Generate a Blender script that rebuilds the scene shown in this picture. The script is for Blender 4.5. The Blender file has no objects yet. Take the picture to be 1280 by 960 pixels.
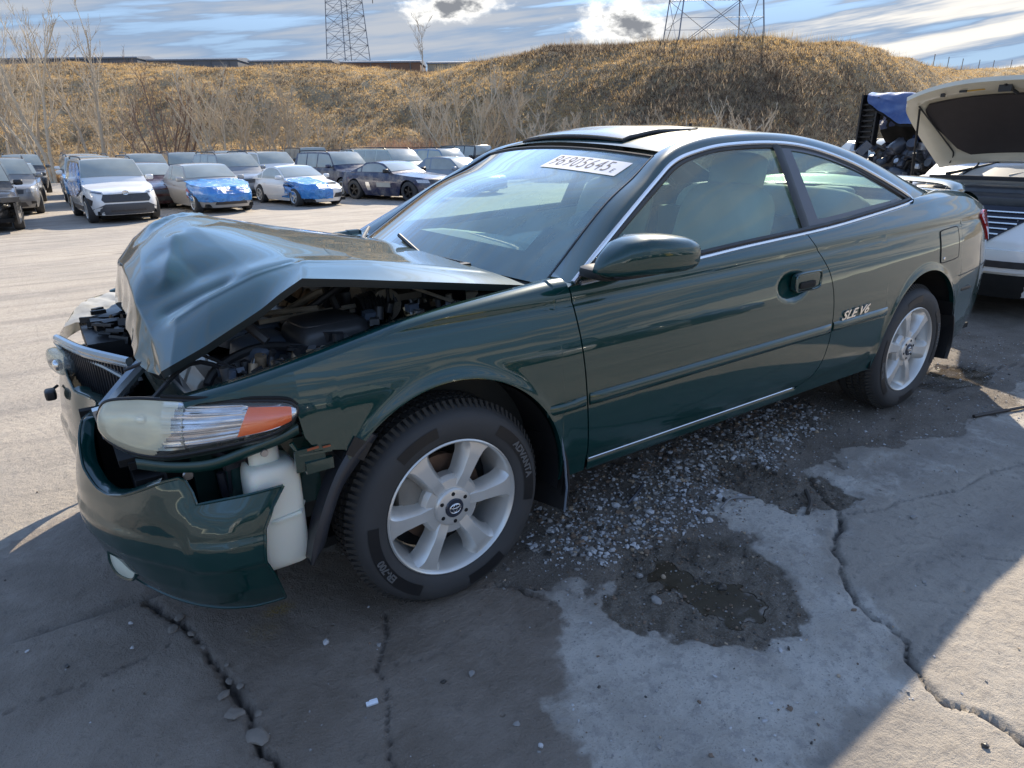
import bpy, bmesh, math, random
import numpy as np
from mathutils import Vector, Matrix, noise as mnoise
random.seed(7); RNG = np.random.default_rng(7)
scene = bpy.context.scene
COL = scene.collection
rad = math.radians

# ------------------------------------------------------------------ camera
CAM_LOC = (-0.8568, -2.417, 1.3465); YAW, PITCH, ROLL = 0.605, 0.3476, -0.0118
def cam_basis():
    f = Vector((math.sin(YAW)*math.cos(PITCH), math.cos(YAW)*math.cos(PITCH), -math.sin(PITCH)))
    r = Vector((math.cos(YAW), -math.sin(YAW), 0)); u = r.cross(f)
    return r*math.cos(ROLL)+u*math.sin(ROLL), u*math.cos(ROLL)-r*math.sin(ROLL), f
cd = bpy.data.cameras.new('camera'); cam = bpy.data.objects.new('camera', cd); COL.objects.link(cam)
R_, U_, F_ = cam_basis()
M = Matrix.Identity(4)
for i in range(3):
    M[i][0], M[i][1], M[i][2], M[i][3] = R_[i], U_[i], -F_[i], CAM_LOC[i]
cam.matrix_world = M
cd.sensor_width = 36; cd.lens = 36*842.9/1280; cd.clip_start = 0.05; cd.clip_end = 3000
scene.camera = cam
# ground directions away from the camera (right, forward), used to lay out the far terrain
UX, UY = math.cos(YAW), -math.sin(YAW); DX, DY = math.sin(YAW), math.cos(YAW)
def far(u, d): return (CAM_LOC[0]+u*UX+d*DX, CAM_LOC[1]+u*UY+d*DY)

# ------------------------------------------------------------------ sun, sky, exposure
SUN_TO = Vector((1.2, 0.98, 1.0)).normalized()
SUN_EL = math.asin(SUN_TO.z); SUN_AZ = math.atan2(SUN_TO.x, SUN_TO.y)
sl = bpy.data.lights.new('sun', 'SUN'); so = bpy.data.objects.new('sun', sl); COL.objects.link(so)
sl.energy = 2.9; sl.angle = rad(0.55); sl.color = (1.0, 0.87, 0.68)
so.rotation_euler = SUN_TO.to_track_quat('Z', 'Y').to_euler()
scene.view_settings.view_transform = 'Standard'; scene.view_settings.look = 'None'
scene.view_settings.exposure = 1.72; scene.view_settings.gamma = 1.0

world = bpy.data.worlds.new('World'); scene.world = world; world.use_nodes = True
def build_world():
    nt = world.node_tree; N = nt.nodes; L = nt.links; N.clear()
    out = N.new('ShaderNodeOutputWorld'); bg = N.new('ShaderNodeBackground'); bg.inputs[1].default_value = 0.125
    sky = N.new('ShaderNodeTexSky'); sky.sky_type = 'NISHITA'; sky.sun_disc = False
    sky.sun_elevation = SUN_EL; sky.sun_rotation = SUN_AZ; sky.altitude = 1700; sky.dust_density = 0.2; sky.ozone_density = 1.5
    L.new(sky.outputs[0], bg.inputs[0])
    tc = N.new('ShaderNodeTexCoord'); sep = N.new('ShaderNodeSeparateXYZ'); L.new(tc.outputs['Generated'], sep.inputs[0])
    def mth(op, a, b=None, clamp=False):
        n = N.new('ShaderNodeMath'); n.operation = op; n.use_clamp = clamp
        for i, v in enumerate((a, b)):
            if v is None: continue
            if isinstance(v, (int, float)): n.inputs[i].default_value = v
            else: L.new(v, n.inputs[i])
        return n.outputs[0]
    def ss(v, a, b):
        n = N.new('ShaderNodeMapRange'); n.interpolation_type = 'SMOOTHSTEP'
        L.new(v, n.inputs[0]); n.inputs[1].default_value = a; n.inputs[2].default_value = b
        return n.outputs[0]
    X, Y, Z = sep.outputs
    az = mth('ARCTAN2', X, Y); el = mth('ARCSINE', Z)
    zc = mth('MAXIMUM', Z, 0.02)
    # cirrus on a high plane, streaked
    px = mth('DIVIDE', X, mth('ADD', zc, 0.12)); py = mth('DIVIDE', Y, mth('ADD', zc, 0.12))
    cb = N.new('ShaderNodeCombineXYZ')
    ca, sa = math.cos(rad(32)), math.sin(rad(32))
    L.new(mth('ADD', mth('MULTIPLY', px, ca*0.35), mth('MULTIPLY', py, sa*0.35)), cb.inputs[0])
    L.new(mth('SUBTRACT', mth('MULTIPLY', py, ca*1.5), mth('MULTIPLY', px, sa*1.5)), cb.inputs[1])
    no = N.new('ShaderNodeTexNoise'); no.inputs['Scale'].default_value = 0.9; no.inputs['Detail'].default_value = 7; no.inputs['Roughness'].default_value = 0.58
    no.inputs['Distortion'].default_value = 0.5
    L.new(cb.outputs[0], no.inputs['Vector'])
    cir = mth('MULTIPLY', mth('MULTIPLY', ss(no.outputs[0], 0.30, 0.66), 0.92), mth('SUBTRACT', 1.0, mth('MULTIPLY', ss(Z, 0.14, 0.42), 0.88)))
    # streaky veil in azimuth/elevation, near the horizon
    cb2 = N.new('ShaderNodeCombineXYZ'); L.new(mth('MULTIPLY', az, 2.2), cb2.inputs[0]); L.new(mth('MULTIPLY', mth('SUBTRACT', el, mth('MULTIPLY', az, 0.10)), 26), cb2.inputs[1])
    n2 = N.new('ShaderNodeTexNoise'); n2.inputs['Scale'].default_value = 1.3; n2.inputs['Detail'].default_value = 6; n2.inputs['Roughness'].default_value = 0.55
    L.new(cb2.outputs[0], n2.inputs['Vector'])
    right = ss(az, rad(40), rad(62))
    veil = mth('ADD', mth('MULTIPLY', mth('SUBTRACT', 1.0, ss(Z, 0.10, 0.40)), 0.93), mth('MULTIPLY', ss(n2.outputs[0], 0.40, 0.62), 0.45), True)
    thin = mth('MAXIMUM', cir, veil)
    # cumulus
    def puff(a, e, ra, re, sc, thr, w):
        da = mth('DIVIDE', mth('SUBTRACT', az, rad(a)), rad(ra)); de = mth('DIVIDE', mth('SUBTRACT', el, rad(e)), rad(re))
        d = mth('SQRT', mth('ADD', mth('MULTIPLY', da, da), mth('MULTIPLY', de, de)))
        c = N.new('ShaderNodeCombineXYZ'); L.new(mth('MULTIPLY', az, 22), c.inputs[0]); L.new(mth('MULTIPLY', el, 40), c.inputs[1]); c.inputs[2].default_value = sc
        n = N.new('ShaderNodeTexNoise'); n.inputs['Scale'].default_value = 1.1; n.inputs['Detail'].default_value = 8; n.inputs['Roughness'].default_value = 0.62
        L.new(c.outputs[0], n.inputs['Vector'])
        v = mth('ADD', mth('SUBTRACT', 1.0, d), mth('MULTIPLY', mth('SUBTRACT', n.outputs[0], 0.5), 1.9))
        return v
    p1 = puff(30.4, 9.3, 4.6, 1.35, 0.0, 0, 0); p2 = puff(43.6, 8.1, 4.4, 2.0, 3.0, 0, 0); p3 = puff(48.6, 5.3, 4.5, 1.5, 6.0, 0, 0)
    p = mth('MAXIMUM', mth('MAXIMUM', p1, p2), p3)
    cum = ss(p, 0.05, 0.62); core = ss(p, 0.42, 0.85)
    p3c = mth('SUBTRACT', 1.0, ss(p3, 0.0, 0.3))
    core = mth('MULTIPLY', core, p3c)
    # colours
    def mixc(f, a, b):
        m = N.new('ShaderNodeMix'); m.data_type = 'RGBA'
        if isinstance(f, float): m.inputs[0].default_value = f
        else: L.new(f, m.inputs[0])
        for i, v in ((6, a), (7, b)):
            if isinstance(v, tuple): m.inputs[i].default_value = (*v, 1)
            else: L.new(v, m.inputs[i])
        return m.outputs[2]
    thinc = mixc(mth('MULTIPLY', right, ss(n2.outputs[0], 0.45, 0.60)), mixc(ss(n2.outputs[0], 0.42, 0.62), (0.088, 0.128, 0.190), (0.165, 0.178, 0.200)), (0.34, 0.325, 0.30))
    cumc = mixc(core, (0.40, 0.395, 0.38), (0.085, 0.09, 0.10))
    cl = N.new('ShaderNodeBackground'); L.new(mixc(cum, thinc, cumc), cl.inputs[0]); cl.inputs[1].default_value = 1.0
    fac = mth('MULTIPLY', mth('MAXIMUM', thin, cum), ss(Z, -0.02, 0.02))
    mx = N.new('ShaderNodeMixShader'); L.new(fac, mx.inputs[0]); L.new(bg.outputs[0], mx.inputs[1]); L.new(cl.outputs[0], mx.inputs[2])
    L.new(mx.outputs[0], out.inputs[0])
build_world()

# ------------------------------------------------------------------ materials
def mat_new(name):
    m = bpy.data.materials.new(name); m.use_nodes = True
    nt = m.node_tree; b = nt.nodes['Principled BSDF']
    return m, nt, b
def setp(b, **k):
    for n, v in k.items():
        key = n.replace('_', ' ')
        if key in b.inputs:
            i = b.inputs[key]
            i.default_value = (*v, 1) if isinstance(v, tuple) and len(v) == 3 else v
MATS = {}
def simple(name, col, rough=0.5, metal=0.0, var=0.12, scale=14.0, bump=0.0, **k):
    """a plain surface with a little procedural unevenness in tone and gloss"""
    if name in MATS: return MATS[name]
    m, nt, b = mat_new(name); N, L = nt.nodes, nt.links
    tc = N.new('ShaderNodeTexCoord'); n = N.new('ShaderNodeTexNoise'); n.inputs['Scale'].default_value = scale; n.inputs['Detail'].default_value = 5
    L.new(tc.outputs['Object'], n.inputs['Vector'])
    mx = N.new('ShaderNodeMix'); mx.data_type = 'RGBA'
    mx.inputs[6].default_value = (*[c*(1-var) for c in col], 1); mx.inputs[7].default_value = (*[min(1, c*(1+var)) for c in col], 1)
    L.new(n.outputs[0], mx.inputs[0]); L.new(mx.outputs[2], b.inputs['Base Color'])
    mr = N.new('ShaderNodeMapRange'); mr.inputs[3].default_value = max(0.02, rough*0.8); mr.inputs[4].default_value = min(1, rough*1.2)
    L.new(n.outputs[0], mr.inputs[0]); L.new(mr.outputs[0], b.inputs['Roughness'])
    if bump:
        bp = N.new('ShaderNodeBump'); bp.inputs['Strength'].default_value = bump; bp.inputs['Distance'].default_value = 0.01
        L.new(n.outputs[0], bp.inputs['Height']); L.new(bp.outputs[0], b.inputs['Normal'])
    setp(b, Metallic=metal, **k)
    MATS[name] = m; return m
def paint(name, col, flake=0.35, coat=1.0, rough=0.35, dust=0.06, dustcol=(0.45, 0.42, 0.38), ior=1.7):
    if name in MATS: return MATS[name]
    m, nt, b = mat_new(name); N, L = nt.nodes, nt.links
    tc = N.new('ShaderNodeTexCoord')
    n = N.new('ShaderNodeTexNoise'); n.inputs['Scale'].default_value = 3.0; n.inputs['Detail'].default_value = 8; n.inputs['Roughness'].default_value = 0.65
    L.new(tc.outputs['Object'], n.inputs['Vector'])
    mr = N.new('ShaderNodeMapRange'); mr.inputs[1].default_value = 0.42; mr.inputs[2].default_value = 0.8; mr.inputs[4].default_value = dust
    L.new(n.outputs[0], mr.inputs[0])
    mx = N.new('ShaderNodeMix'); mx.data_type = 'RGBA'; L.new(mr.outputs[0], mx.inputs[0])
    mx.inputs[6].default_value = (*col, 1); mx.inputs[7].default_value = (*dustcol, 1)
    L.new(mx.outputs[2], b.inputs['Base Color'])
    mr2 = N.new('ShaderNodeMapRange'); mr2.inputs[1].default_value = 0.3; mr2.inputs[2].default_value = 0.8; mr2.inputs[3].default_value = 0.015; mr2.inputs[4].default_value = 0.015+dust*0.7
    L.new(n.outputs[0], mr2.inputs[0]); L.new(mr2.outputs[0], b.inputs['Coat Roughness'])
    # faint orange peel so reflections wander a little
    n3 = N.new('ShaderNodeTexNoise'); n3.inputs['Scale'].default_value = 7.0; n3.inputs['Detail'].default_value = 1
    L.new(tc.outputs['Object'], n3.inputs['Vector'])
    bp = N.new('ShaderNodeBump'); bp.inputs['Strength'].default_value = 0.05; bp.inputs['Distance'].default_value = 0.01
    L.new(n3.outputs[0], bp.inputs['Height']); L.new(bp.outputs[0], b.inputs['Coat Normal'])
    setp(b, Metallic=flake, Roughness=rough, Coat_Weight=coat, Coat_IOR=ior, Specular_IOR_Level=0.12)
    MATS[name] = m; return m
def glass(name, tint, film=0.06, rough=0.01, gloss=1.0, filmcol=(0.6, 0.65, 0.65)):
    """thin pane: tinted transmission, Fresnel reflection and a film of dust and painted sky haze"""
    if name in MATS: return MATS[name]
    m, nt, b = mat_new(name); N, L = nt.nodes, nt.links; N.remove(b)
    out = N['Material Output']
    tr = N.new('ShaderNodeBsdfTransparent'); tr.inputs[0].default_value = (*tint, 1)
    gl = N.new('ShaderNodeBsdfGlossy'); gl.inputs['Roughness'].default_value = rough
    df = N.new('ShaderNodeBsdfDiffuse'); df.inputs[0].default_value = (*filmcol, 1)
    ge = N.new('ShaderNodeNewGeometry'); dt = N.new('ShaderNodeVectorMath'); dt.operation = 'DOT_PRODUCT'; L.new(ge.outputs['Incoming'], dt.inputs[0]); L.new(ge.outputs['Normal'], dt.inputs[1])
    def mm_(op, a, b2):
        q = N.new('ShaderNodeMath'); q.operation = op; q.use_clamp = True
        for i_, v_ in enumerate((a, b2)):
            if isinstance(v_, (int, float)): q.inputs[i_].default_value = v_
            elif v_ is not None: L.new(v_, q.inputs[i_])
        return q
    ab = N.new('ShaderNodeMath'); ab.operation = 'ABSOLUTE'; L.new(dt.outputs['Value'], ab.inputs[0])
    fr = mm_('MULTIPLY_ADD', mm_('POWER', mm_('SUBTRACT', 1.0, ab.outputs[0]).outputs[0], 5.0).outputs[0], 0.95); fr.inputs[2].default_value = 0.045
    tc = N.new('ShaderNodeTexCoord'); n = N.new('ShaderNodeTexNoise'); n.inputs['Scale'].default_value = 2.5; n.inputs['Detail'].default_value = 7
    mp = N.new('ShaderNodeMapping'); mp.inputs['Scale'].default_value = (1, 1.6, 0.6); mp.inputs['Rotation'].default_value = (0.4, 0.3, 0.5)
    L.new(tc.outputs['Object'], mp.inputs[0]); L.new(mp.outputs[0], n.inputs['Vector'])
    mr = N.new('ShaderNodeMapRange'); mr.inputs[1].default_value = 0.3; mr.inputs[2].default_value = 0.75; mr.inputs[3].default_value = film*0.5; mr.inputs[4].default_value = film*1.6
    L.new(n.outputs[0], mr.inputs[0])
    m1 = N.new('ShaderNodeMixShader'); L.new(mr.outputs[0], m1.inputs[0]); L.new(tr.outputs[0], m1.inputs[1]); L.new(df.outputs[0], m1.inputs[2])
    fm = N.new('ShaderNodeMath'); fm.operation = 'MULTIPLY'; fm.use_clamp = True; fm.inputs[1].default_value = gloss; L.new(fr.outputs[0], fm.inputs[0])
    m2 = N.new('ShaderNodeMixShader'); L.new(fm.outputs[0], m2.inputs[0]); L.new(m1.outputs[0], m2.inputs[1]); L.new(gl.outputs[0], m2.inputs[2])
    L.new(m2.outputs[0], out.inputs[0])
    MATS[name] = m; return m

GREEN = paint('dark green metallic paint', (0.0010, 0.033, 0.031), flake=0.14, rough=0.32, dust=0.006, ior=1.60)
GREENIN = paint('green paint inner structure', (0.006, 0.040, 0.036), flake=0.2, rough=0.45, dust=0.18, ior=1.5, dustcol=(0.20, 0.18, 0.14))
BLACK = simple('black plastic', (0.012, 0.012, 0.013), 0.45)
MATTE = simple('matt black void', (0.006, 0.006, 0.006), 0.9)
RUBBER = simple('tyre rubber', (0.040, 0.040, 0.041), 0.72, var=0.35, scale=9, bump=0.05)
TREAD = simple('tread rubber dusty', (0.035, 0.032, 0.028), 0.85, var=0.45, scale=20)
ALLOY = simple('silver alloy paint', (0.62, 0.61, 0.58), 0.32, 0.55, var=0.08, scale=10)
CHROME = simple('chrome', (0.75, 0.75, 0.75), 0.08, 1.0, var=0.05)
STEEL = simple('dull steel', (0.42, 0.42, 0.43), 0.38, 0.9, var=0.3, scale=30)
RUST = simple('rusty disc iron', (0.16, 0.10, 0.07), 0.6, 0.6, var=0.5, scale=40)
BRONZE = simple('dusty sun-toned cast metal', (0.52, 0.38, 0.25), 0.5, 0.5, var=0.3, scale=30)  # colour lifted to suggest brown sunlit metal in the engine bay
ENGBLACK = simple('engine plastic', (0.040, 0.040, 0.043), 0.38, var=0.6, scale=20)
TRIM = simple('satin bright trim', (0.70, 0.71, 0.73), 0.22, 0.85, var=0.05)
SEAL = simple('black rubber seal', (0.010, 0.010, 0.011), 0.5)
BEIGE = simple('beige upholstery', (0.30, 0.31, 0.265), 0.75, var=0.15, scale=6)
BEIGED = simple('grey beige dash plastic', (0.22, 0.22, 0.20), 0.7, var=0.15, scale=6)
WHITEPL = simple('white translucent plastic', (0.72, 0.70, 0.60), 0.45, var=0.1, scale=5, Subsurface_Weight=0.2)
AMBER = simple('amber lens', (0.95, 0.13, 0.005), 0.12, var=0.18, scale=20, Coat_Weight=1.0)
REDL = simple('red lens', (0.55, 0.012, 0.012), 0.12, var=0.2, scale=30, Coat_Weight=1.0)
PAPER = simple('white paper', (0.72, 0.72, 0.76), 0.7, var=0.04)
INK = simple('grey print ink', (0.10, 0.10, 0.12), 0.8)
TINTED = glass('tinted window band', (0.10, 0.10, 0.12), film=0.12)
WSGLASS = glass('windshield glass', (0.80, 0.92, 0.85), film=0.27, gloss=2.6, filmcol=(.62, .80, .76))  # pale film also stands in for sky reflected in the windshield
SDGLASS = glass('side window glass', (0.74, 0.95, 0.84), film=0.13, gloss=1.5, filmcol=(.62, .78, .66))  # greenish film also paints the pale light seen in the cabin
CARGLASS = simple('dusty sky-pale car window', (0.29, 0.32, 0.30), 0.14, var=0.3, scale=2, Coat_Weight=1.0)  # dust and reflected sky, both put into the base colour

# ------------------------------------------------------------------ object helpers
def link(o, parent=None):
    COL.objects.link(o)
    if parent is not None: o.parent = parent
    return o
def tag(o, label=None, cat=None, group=None, kind=None):
    if label: o['label'] = label
    if cat: o['category'] = cat
    if group: o['group'] = group
    if kind: o['kind'] = kind
    return o
def thing(name, label, cat, loc=(0, 0, 0), rz=0.0, group=None):
    o = bpy.data.objects.new(name, None); o.empty_display_size = 0.2
    COL.objects.link(o); o.location = loc; o.rotation_euler = (0, 0, rz)
    return tag(o, label, cat, group)
def mesh_np(name, V, faces, mats, parent=None, smooth=True, mi=None):
    """faces: (n,4) or (n,3) int array, or a list of such arrays"""
    V = np.asarray(V, dtype=np.float32).reshape(-1, 3)
    if not isinstance(faces, (list, tuple)): faces = [faces]
    faces = [np.asarray(f, dtype=np.int32) for f in faces if len(f)]
    me = bpy.data.meshes.new(name)
    nl = sum(f.size for f in faces); nf = sum(len(f) for f in faces)
    me.vertices.add(len(V)); me.vertices.foreach_set('co', V.ravel())
    me.loops.add(nl); me.polygons.add(nf)
    lv = np.concatenate([f.ravel() for f in faces]) if nl else np.zeros(0, np.int32)
    tot = np.concatenate([np.full(len(f), f.shape[1], np.int32) for f in faces])
    st = np.concatenate([[0], np.cumsum(tot)[:-1]]).astype(np.int32)
    me.loops.foreach_set('vertex_index', lv); me.polygons.foreach_set('loop_start', st)
    if isinstance(mats, (list, tuple)):
        for m in mats: me.materials.append(m)
    else: me.materials.append(mats)
    if mi is not None: me.polygons.foreach_set('material_index', np.asarray(mi, np.int32))
    me.polygons.foreach_set('use_smooth', np.full(nf, smooth))
    me.update(calc_edges=True); me.validate()
    o = bpy.data.objects.new(name, me)
    return link(o, parent)
def mesh_py(name, V, Fs, mats, parent=None, smooth=True, mi=None):
    me = bpy.data.meshes.new(name); me.from_pydata([tuple(v) for v in V], [], [tuple(f) for f in Fs])
    if isinstance(mats, (list, tuple)):
        for m in mats: me.materials.append(m)
    else: me.materials.append(mats)
    if mi is not None: me.polygons.foreach_set('material_index', mi)
    me.polygons.foreach_set('use_smooth', [smooth]*len(me.polygons)); me.update()
    return link(bpy.data.objects.new(name, me), parent)
def gridF(nu, nv, off=0, flip=False, closeu=False):
    i, j = np.meshgrid(np.arange(nu if closeu else nu-1), np.arange(nv-1), indexing='ij')
    a = i*nv+j; b = ((i+1) % nu)*nv+j; F = np.stack([a, b, b+1, a+1], -1).reshape(-1, 4)+off
    return F[:, ::-1] if flip else F
def grid_obj(name, P, mat, parent=None, flip=False, smooth=True, skirt=None):
    """P (nu,nv,3). skirt: vector, adds a returned edge all round (panel thickness)"""
    P = np.asarray(P, float); nu, nv = P.shape[:2]
    V = P.reshape(-1, 3); F = [gridF(nu, nv, 0, flip)]
    if skirt is not None:
        idx = [i*nv for i in range(nu)] + [(nu-1)*nv+j for j in range(1, nv)] + [i*nv+nv-1 for i in range(nu-2, -1, -1)] + [j for j in range(nv-2, 0, -1)]
        idx = np.array(idx); n = len(idx); S = V[idx]+np.asarray(skirt); S0 = V[idx]
        base = len(V); V = np.vstack([V, S0, S])
        k = np.arange(n); kn = (k+1) % n
        q = np.stack([base+k, base+kn, base+n+kn, base+n+k], -1)
        F.append(q if flip else q[:, ::-1])
    return mesh_np(name, V, F, mat, parent, smooth)
class MB:
    """collects simple solids into one mesh"""
    def __init__(s): s.V = []; s.F = []; s.m = []
    def add(s, V, F, mi=0):
        o = len(s.V); s.V += [tuple(v) for v in V]; s.F += [tuple(i+o for i in f) for f in F]; s.m += [mi]*len(F); return s
    def box(s, c, d, R=None, mi=0, taper=1.0):
        c = Vector(c); v = []
        for z in (-.5, .5):
            t = taper if z > 0 else 1.0
            for x, y in ((-.5, -.5), (.5, -.5), (.5, .5), (-.5, .5)):
                p = Vector((x*d[0]*t, y*d[1]*t, z*d[2]))
                v.append(c+(R @ p if R else p))
        return s.add(v, [(3, 2, 1, 0), (4, 5, 6, 7), (0, 1, 5, 4), (1, 2, 6, 5), (2, 3, 7, 6), (3, 0, 4, 7)], mi)
    def tube(s, pts, r, n=8, mi=0, cap=True, closed=False):
        pts = [Vector(p) for p in pts]; k = len(pts); V = []; F = []
        rs = r if isinstance(r, (list, tuple)) else [r]*k
        prev = None
        for i, p in enumerate(pts):
            a = pts[(i-1) % k] if (closed or i > 0) else p; b = pts[(i+1) % k] if (closed or i < k-1) else p
            t = (b-a).normalized() if (b-a).length > 1e-9 else Vector((0, 0, 1))
            if prev is None:
                x = t.orthogonal().normalized()
            else:
                x = prev-t*prev.dot(t); x = x.normalized() if x.length > 1e-6 else t.orthogonal().normalized()
            prev = x; y = t.cross(x)
            for q in range(n):
                an = 2*math.pi*q/n; V.append(p+(x*math.cos(an)+y*math.sin(an))*rs[i])
        for i in range(k if closed else k-1):
            for q in range(n):
                a = i*n+q; b = i*n+(q+1) % n; c = ((i+1) % k)*n+(q+1) % n; d = ((i+1) % k)*n+q; F.append((a, b, c, d))
        if cap and not closed: F.append(tuple(range(n))[::-1]); F.append(tuple((k-1)*n+q for q in range(n)))
        return s.add(V, F, mi)
    def cyl(s, a, b, r, n=14, mi=0, r2=None): return s.tube([a, b], [r, r if r2 is None else r2], n, mi)
    def sell(s, c, rr, e1=0.4, e2=0.4, nu=14, nv=10, R=None, mi=0):
        """super-ellipsoid: rounded box"""
        def sg(v, e): return math.copysign(abs(v)**e, v)
        V = []; F = []; c = Vector(c)
        for j in range(nv+1):
            ph = -math.pi/2+math.pi*j/nv
            for i in range(nu):
                th = 2*math.pi*i/nu
                p = Vector((rr[0]*sg(math.cos(ph), e1)*sg(math.cos(th), e2), rr[1]*sg(math.cos(ph), e1)*sg(math.sin(th), e2), rr[2]*sg(math.sin(ph), e1)))
                V.append(c+(R @ p if R else p))
        for j in range(nv):
            for i in range(nu): F.append((j*nu+i, j*nu+(i+1) % nu, (j+1)*nu+(i+1) % nu, (j+1)*nu+i))
        return s.add(V, F, mi)
    def lathe(s, prof, n=24, axis='Y', c=(0, 0, 0), mi=0, closed=False):
        """prof: (radius, along-axis)"""
        V = []; F = []; k = len(prof)
        for i in range(n):
            a = 2*math.pi*i/n; ca, sa = math.cos(a), math.sin(a)
            for r, h in prof:
                v = (r*ca, h, r*sa) if axis == 'Y' else ((r*ca, r*sa, h) if axis == 'Z' else (h, r*ca, r*sa))
                V.append((v[0]+c[0], v[1]+c[1], v[2]+c[2]))
        for i in range(n):
            for j in range(k if closed else k-1):
                a = i*k+j; b = i*k+(j+1) % k; d = ((i+1) % n)*k+j; e = ((i+1) % n)*k+(j+1) % k
                F.append((a, b, e, d))
        return s.add(V, F, mi)
    def build(s, name, mats, parent=None, smooth=True):
        o = mesh_py(name, s.V, s.F, mats, parent, smooth, s.m)
        if smooth: sharp(o)
        return o
def sharp(o, ang=38):
    me = o.data; bm = bmesh.new(); bm.from_mesh(me)
    bmesh.ops.recalc_face_normals(bm, faces=bm.faces)
    lim = rad(ang)
    for e in bm.edges:
        if len(e.link_faces) == 2 and e.calc_face_angle(0) > lim: e.smooth = False
    bm.to_mesh(me); bm.free(); return o
def roty(a): return Matrix.Rotation(a, 3, 'Y')
def rotz(a): return Matrix.Rotation(a, 3, 'Z')
def rotx(a): return Matrix.Rotation(a, 3, 'X')
def dup(o, parent=None):
    c = o.copy(); link(c, parent); return c
def dup_tree(o, parent=None):
    c = dup(o, parent)
    for ch in [x for x in KIDS.get(o.name, [])]: dup_tree(ch, c)
    return c
KIDS = {}
def refresh_kids():
    KIDS.clear()
    for o in COL.objects:
        if o.parent is not None: KIDS.setdefault(o.parent.name, []).append(o)
def text_mesh(txt, size, ext=0.0, shear=0.0, bold=0.0):
    cu = bpy.data.curves.new('lettering', 'FONT'); cu.body = txt; cu.size = size; cu.extrude = ext; cu.shear = shear; cu.offset = bold
    cu.space_character = 1.12 if txt.isdigit() else 1.0; cu.align_x = 'CENTER'; cu.align_y = 'CENTER'; cu.resolution_u = 3
    o = bpy.data.objects.new('lettering', cu); COL.objects.link(o)
    dg = bpy.context.evaluated_depsgraph_get(); dg.update()
    me = bpy.data.meshes.new_from_object(o.evaluated_get(dg))
    V = np.array([v.co[:] for v in me.vertices]); F = [tuple(p.vertices) for p in me.polygons]
    bpy.data.objects.remove(o); bpy.data.curves.remove(cu); bpy.data.meshes.remove(me)
    return V, F
def pchip(x, y):
    x = np.asarray(x, float); y = np.asarray(y, float); h = np.diff(x); d = np.diff(y)/h
    m = np.zeros_like(x); m[0] = d[0]; m[-1] = d[-1]
    for i in range(1, len(x)-1):
        if d[i-1]*d[i] > 0:
            w1 = 2*h[i]+h[i-1]; w2 = h[i]+2*h[i-1]; m[i] = (w1+w2)/(w1/d[i-1]+w2/d[i])
    def f(t):
        t = np.clip(np.asarray(t, float), x[0], x[-1]); i = np.clip(np.searchsorted(x, t)-1, 0, len(x)-2)
        s = (t-x[i])/h[i]; s2 = s*s; s3 = s2*s
        return (2*s3-3*s2+1)*y[i]+(s3-2*s2+s)*h[i]*m[i]+(-2*s3+3*s2)*y[i+1]+(s3-s2)*h[i]*m[i+1]
    return f
def catmull(P, n):
    """resample a control polyline (k,3) smoothly to n points"""
    P = np.asarray(P, float); k = len(P)
    t = np.linspace(0, k-1, n); i = np.clip(t.astype(int), 0, k-2); s = (t-i)[:, None]
    g = lambda j: P[np.clip(j, 0, k-1)]
    p0 = np.where((i == 0)[:, None], 2*P[0]-P[min(1, k-1)], g(i-1)); p1 = g(i); p2 = g(i+1)
    p3 = np.where((i >= k-2)[:, None], 2*P[-1]-P[-2], g(i+2))
    return 0.5*((2*p1)+(-p0+p2)*s+(2*p0-5*p1+4*p2-p3)*s*s+(-p0+3*p1-3*p2+p3)*s**3)
def catgrid(C, nu, nv):
    C = np.asarray(C, float)
    A = np.stack([catmull(C[:, j], nu) for j in range(C.shape[1])], 1)
    return np.stack([catmull(A[i], nv) for i in range(nu)], 0)
def fbm2(x, y, sc, seed=0, octv=4, rough=0.5):
    """cheap value noise, vectorised, -1..1"""
    out = np.zeros_like(x, dtype=float); amp = 1.0; tot = 0
    rs = np.random.default_rng(seed)
    for o in range(octv):
        T = rs.random((64, 64))*2-1
        X = x*sc+17.3*o; Y = y*sc+5.1*o
        xi = np.floor(X).astype(int); yi = np.floor(Y).astype(int); fx = X-xi; fy = Y-yi
        fx = fx*fx*(3-2*fx); fy = fy*fy*(3-2*fy)
        a = T[xi % 64, yi % 64]; b = T[(xi+1) % 64, yi % 64]; c = T[xi % 64, (yi+1) % 64]; d = T[(xi+1) % 64, (yi+1) % 64]
        out += amp*((a*(1-fx)+b*fx)*(1-fy)+(c*(1-fx)+d*fx)*fy); tot += amp; amp *= rough; sc *= 2.03
    return out/tot
def sstep(v, a, b):
    t = np.clip((v-a)/(b-a), 0, 1); return t*t*(3-2*t)
def seg_dist(x, y, pts):
    """distance to a polyline and the parameter along it"""
    best = np.full(x.shape, 1e9)
    for (x0, y0), (x1, y1) in zip(pts[:-1], pts[1:]):
        dx, dy = x1-x0, y1-y0; l2 = dx*dx+dy*dy+1e-12
        t = np.clip(((x-x0)*dx+(y-y0)*dy)/l2, 0, 1)
        best = np.minimum(best, np.hypot(x-x0-t*dx, y-y0-t*dy))
    return best
def in_poly(x, y, poly):
    c = np.zeros(x.shape, bool); n = len(poly)
    for i in range(n):
        x0, y0 = poly[i]; x1, y1 = poly[(i+1) % n]
        k = ((y0 > y) != (y1 > y)); c ^= k & (x < (x1-x0)*(y-y0)/((y1-y0) if y1 != y0 else 1e-9)+x0)
    return c
def poly_mask(x, y, poly, soft):
    d = seg_dist(x, y, list(poly)+[poly[0]]); s = np.where(in_poly(x, y, poly), d, -d)
    return sstep(s, -soft, soft)

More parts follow.
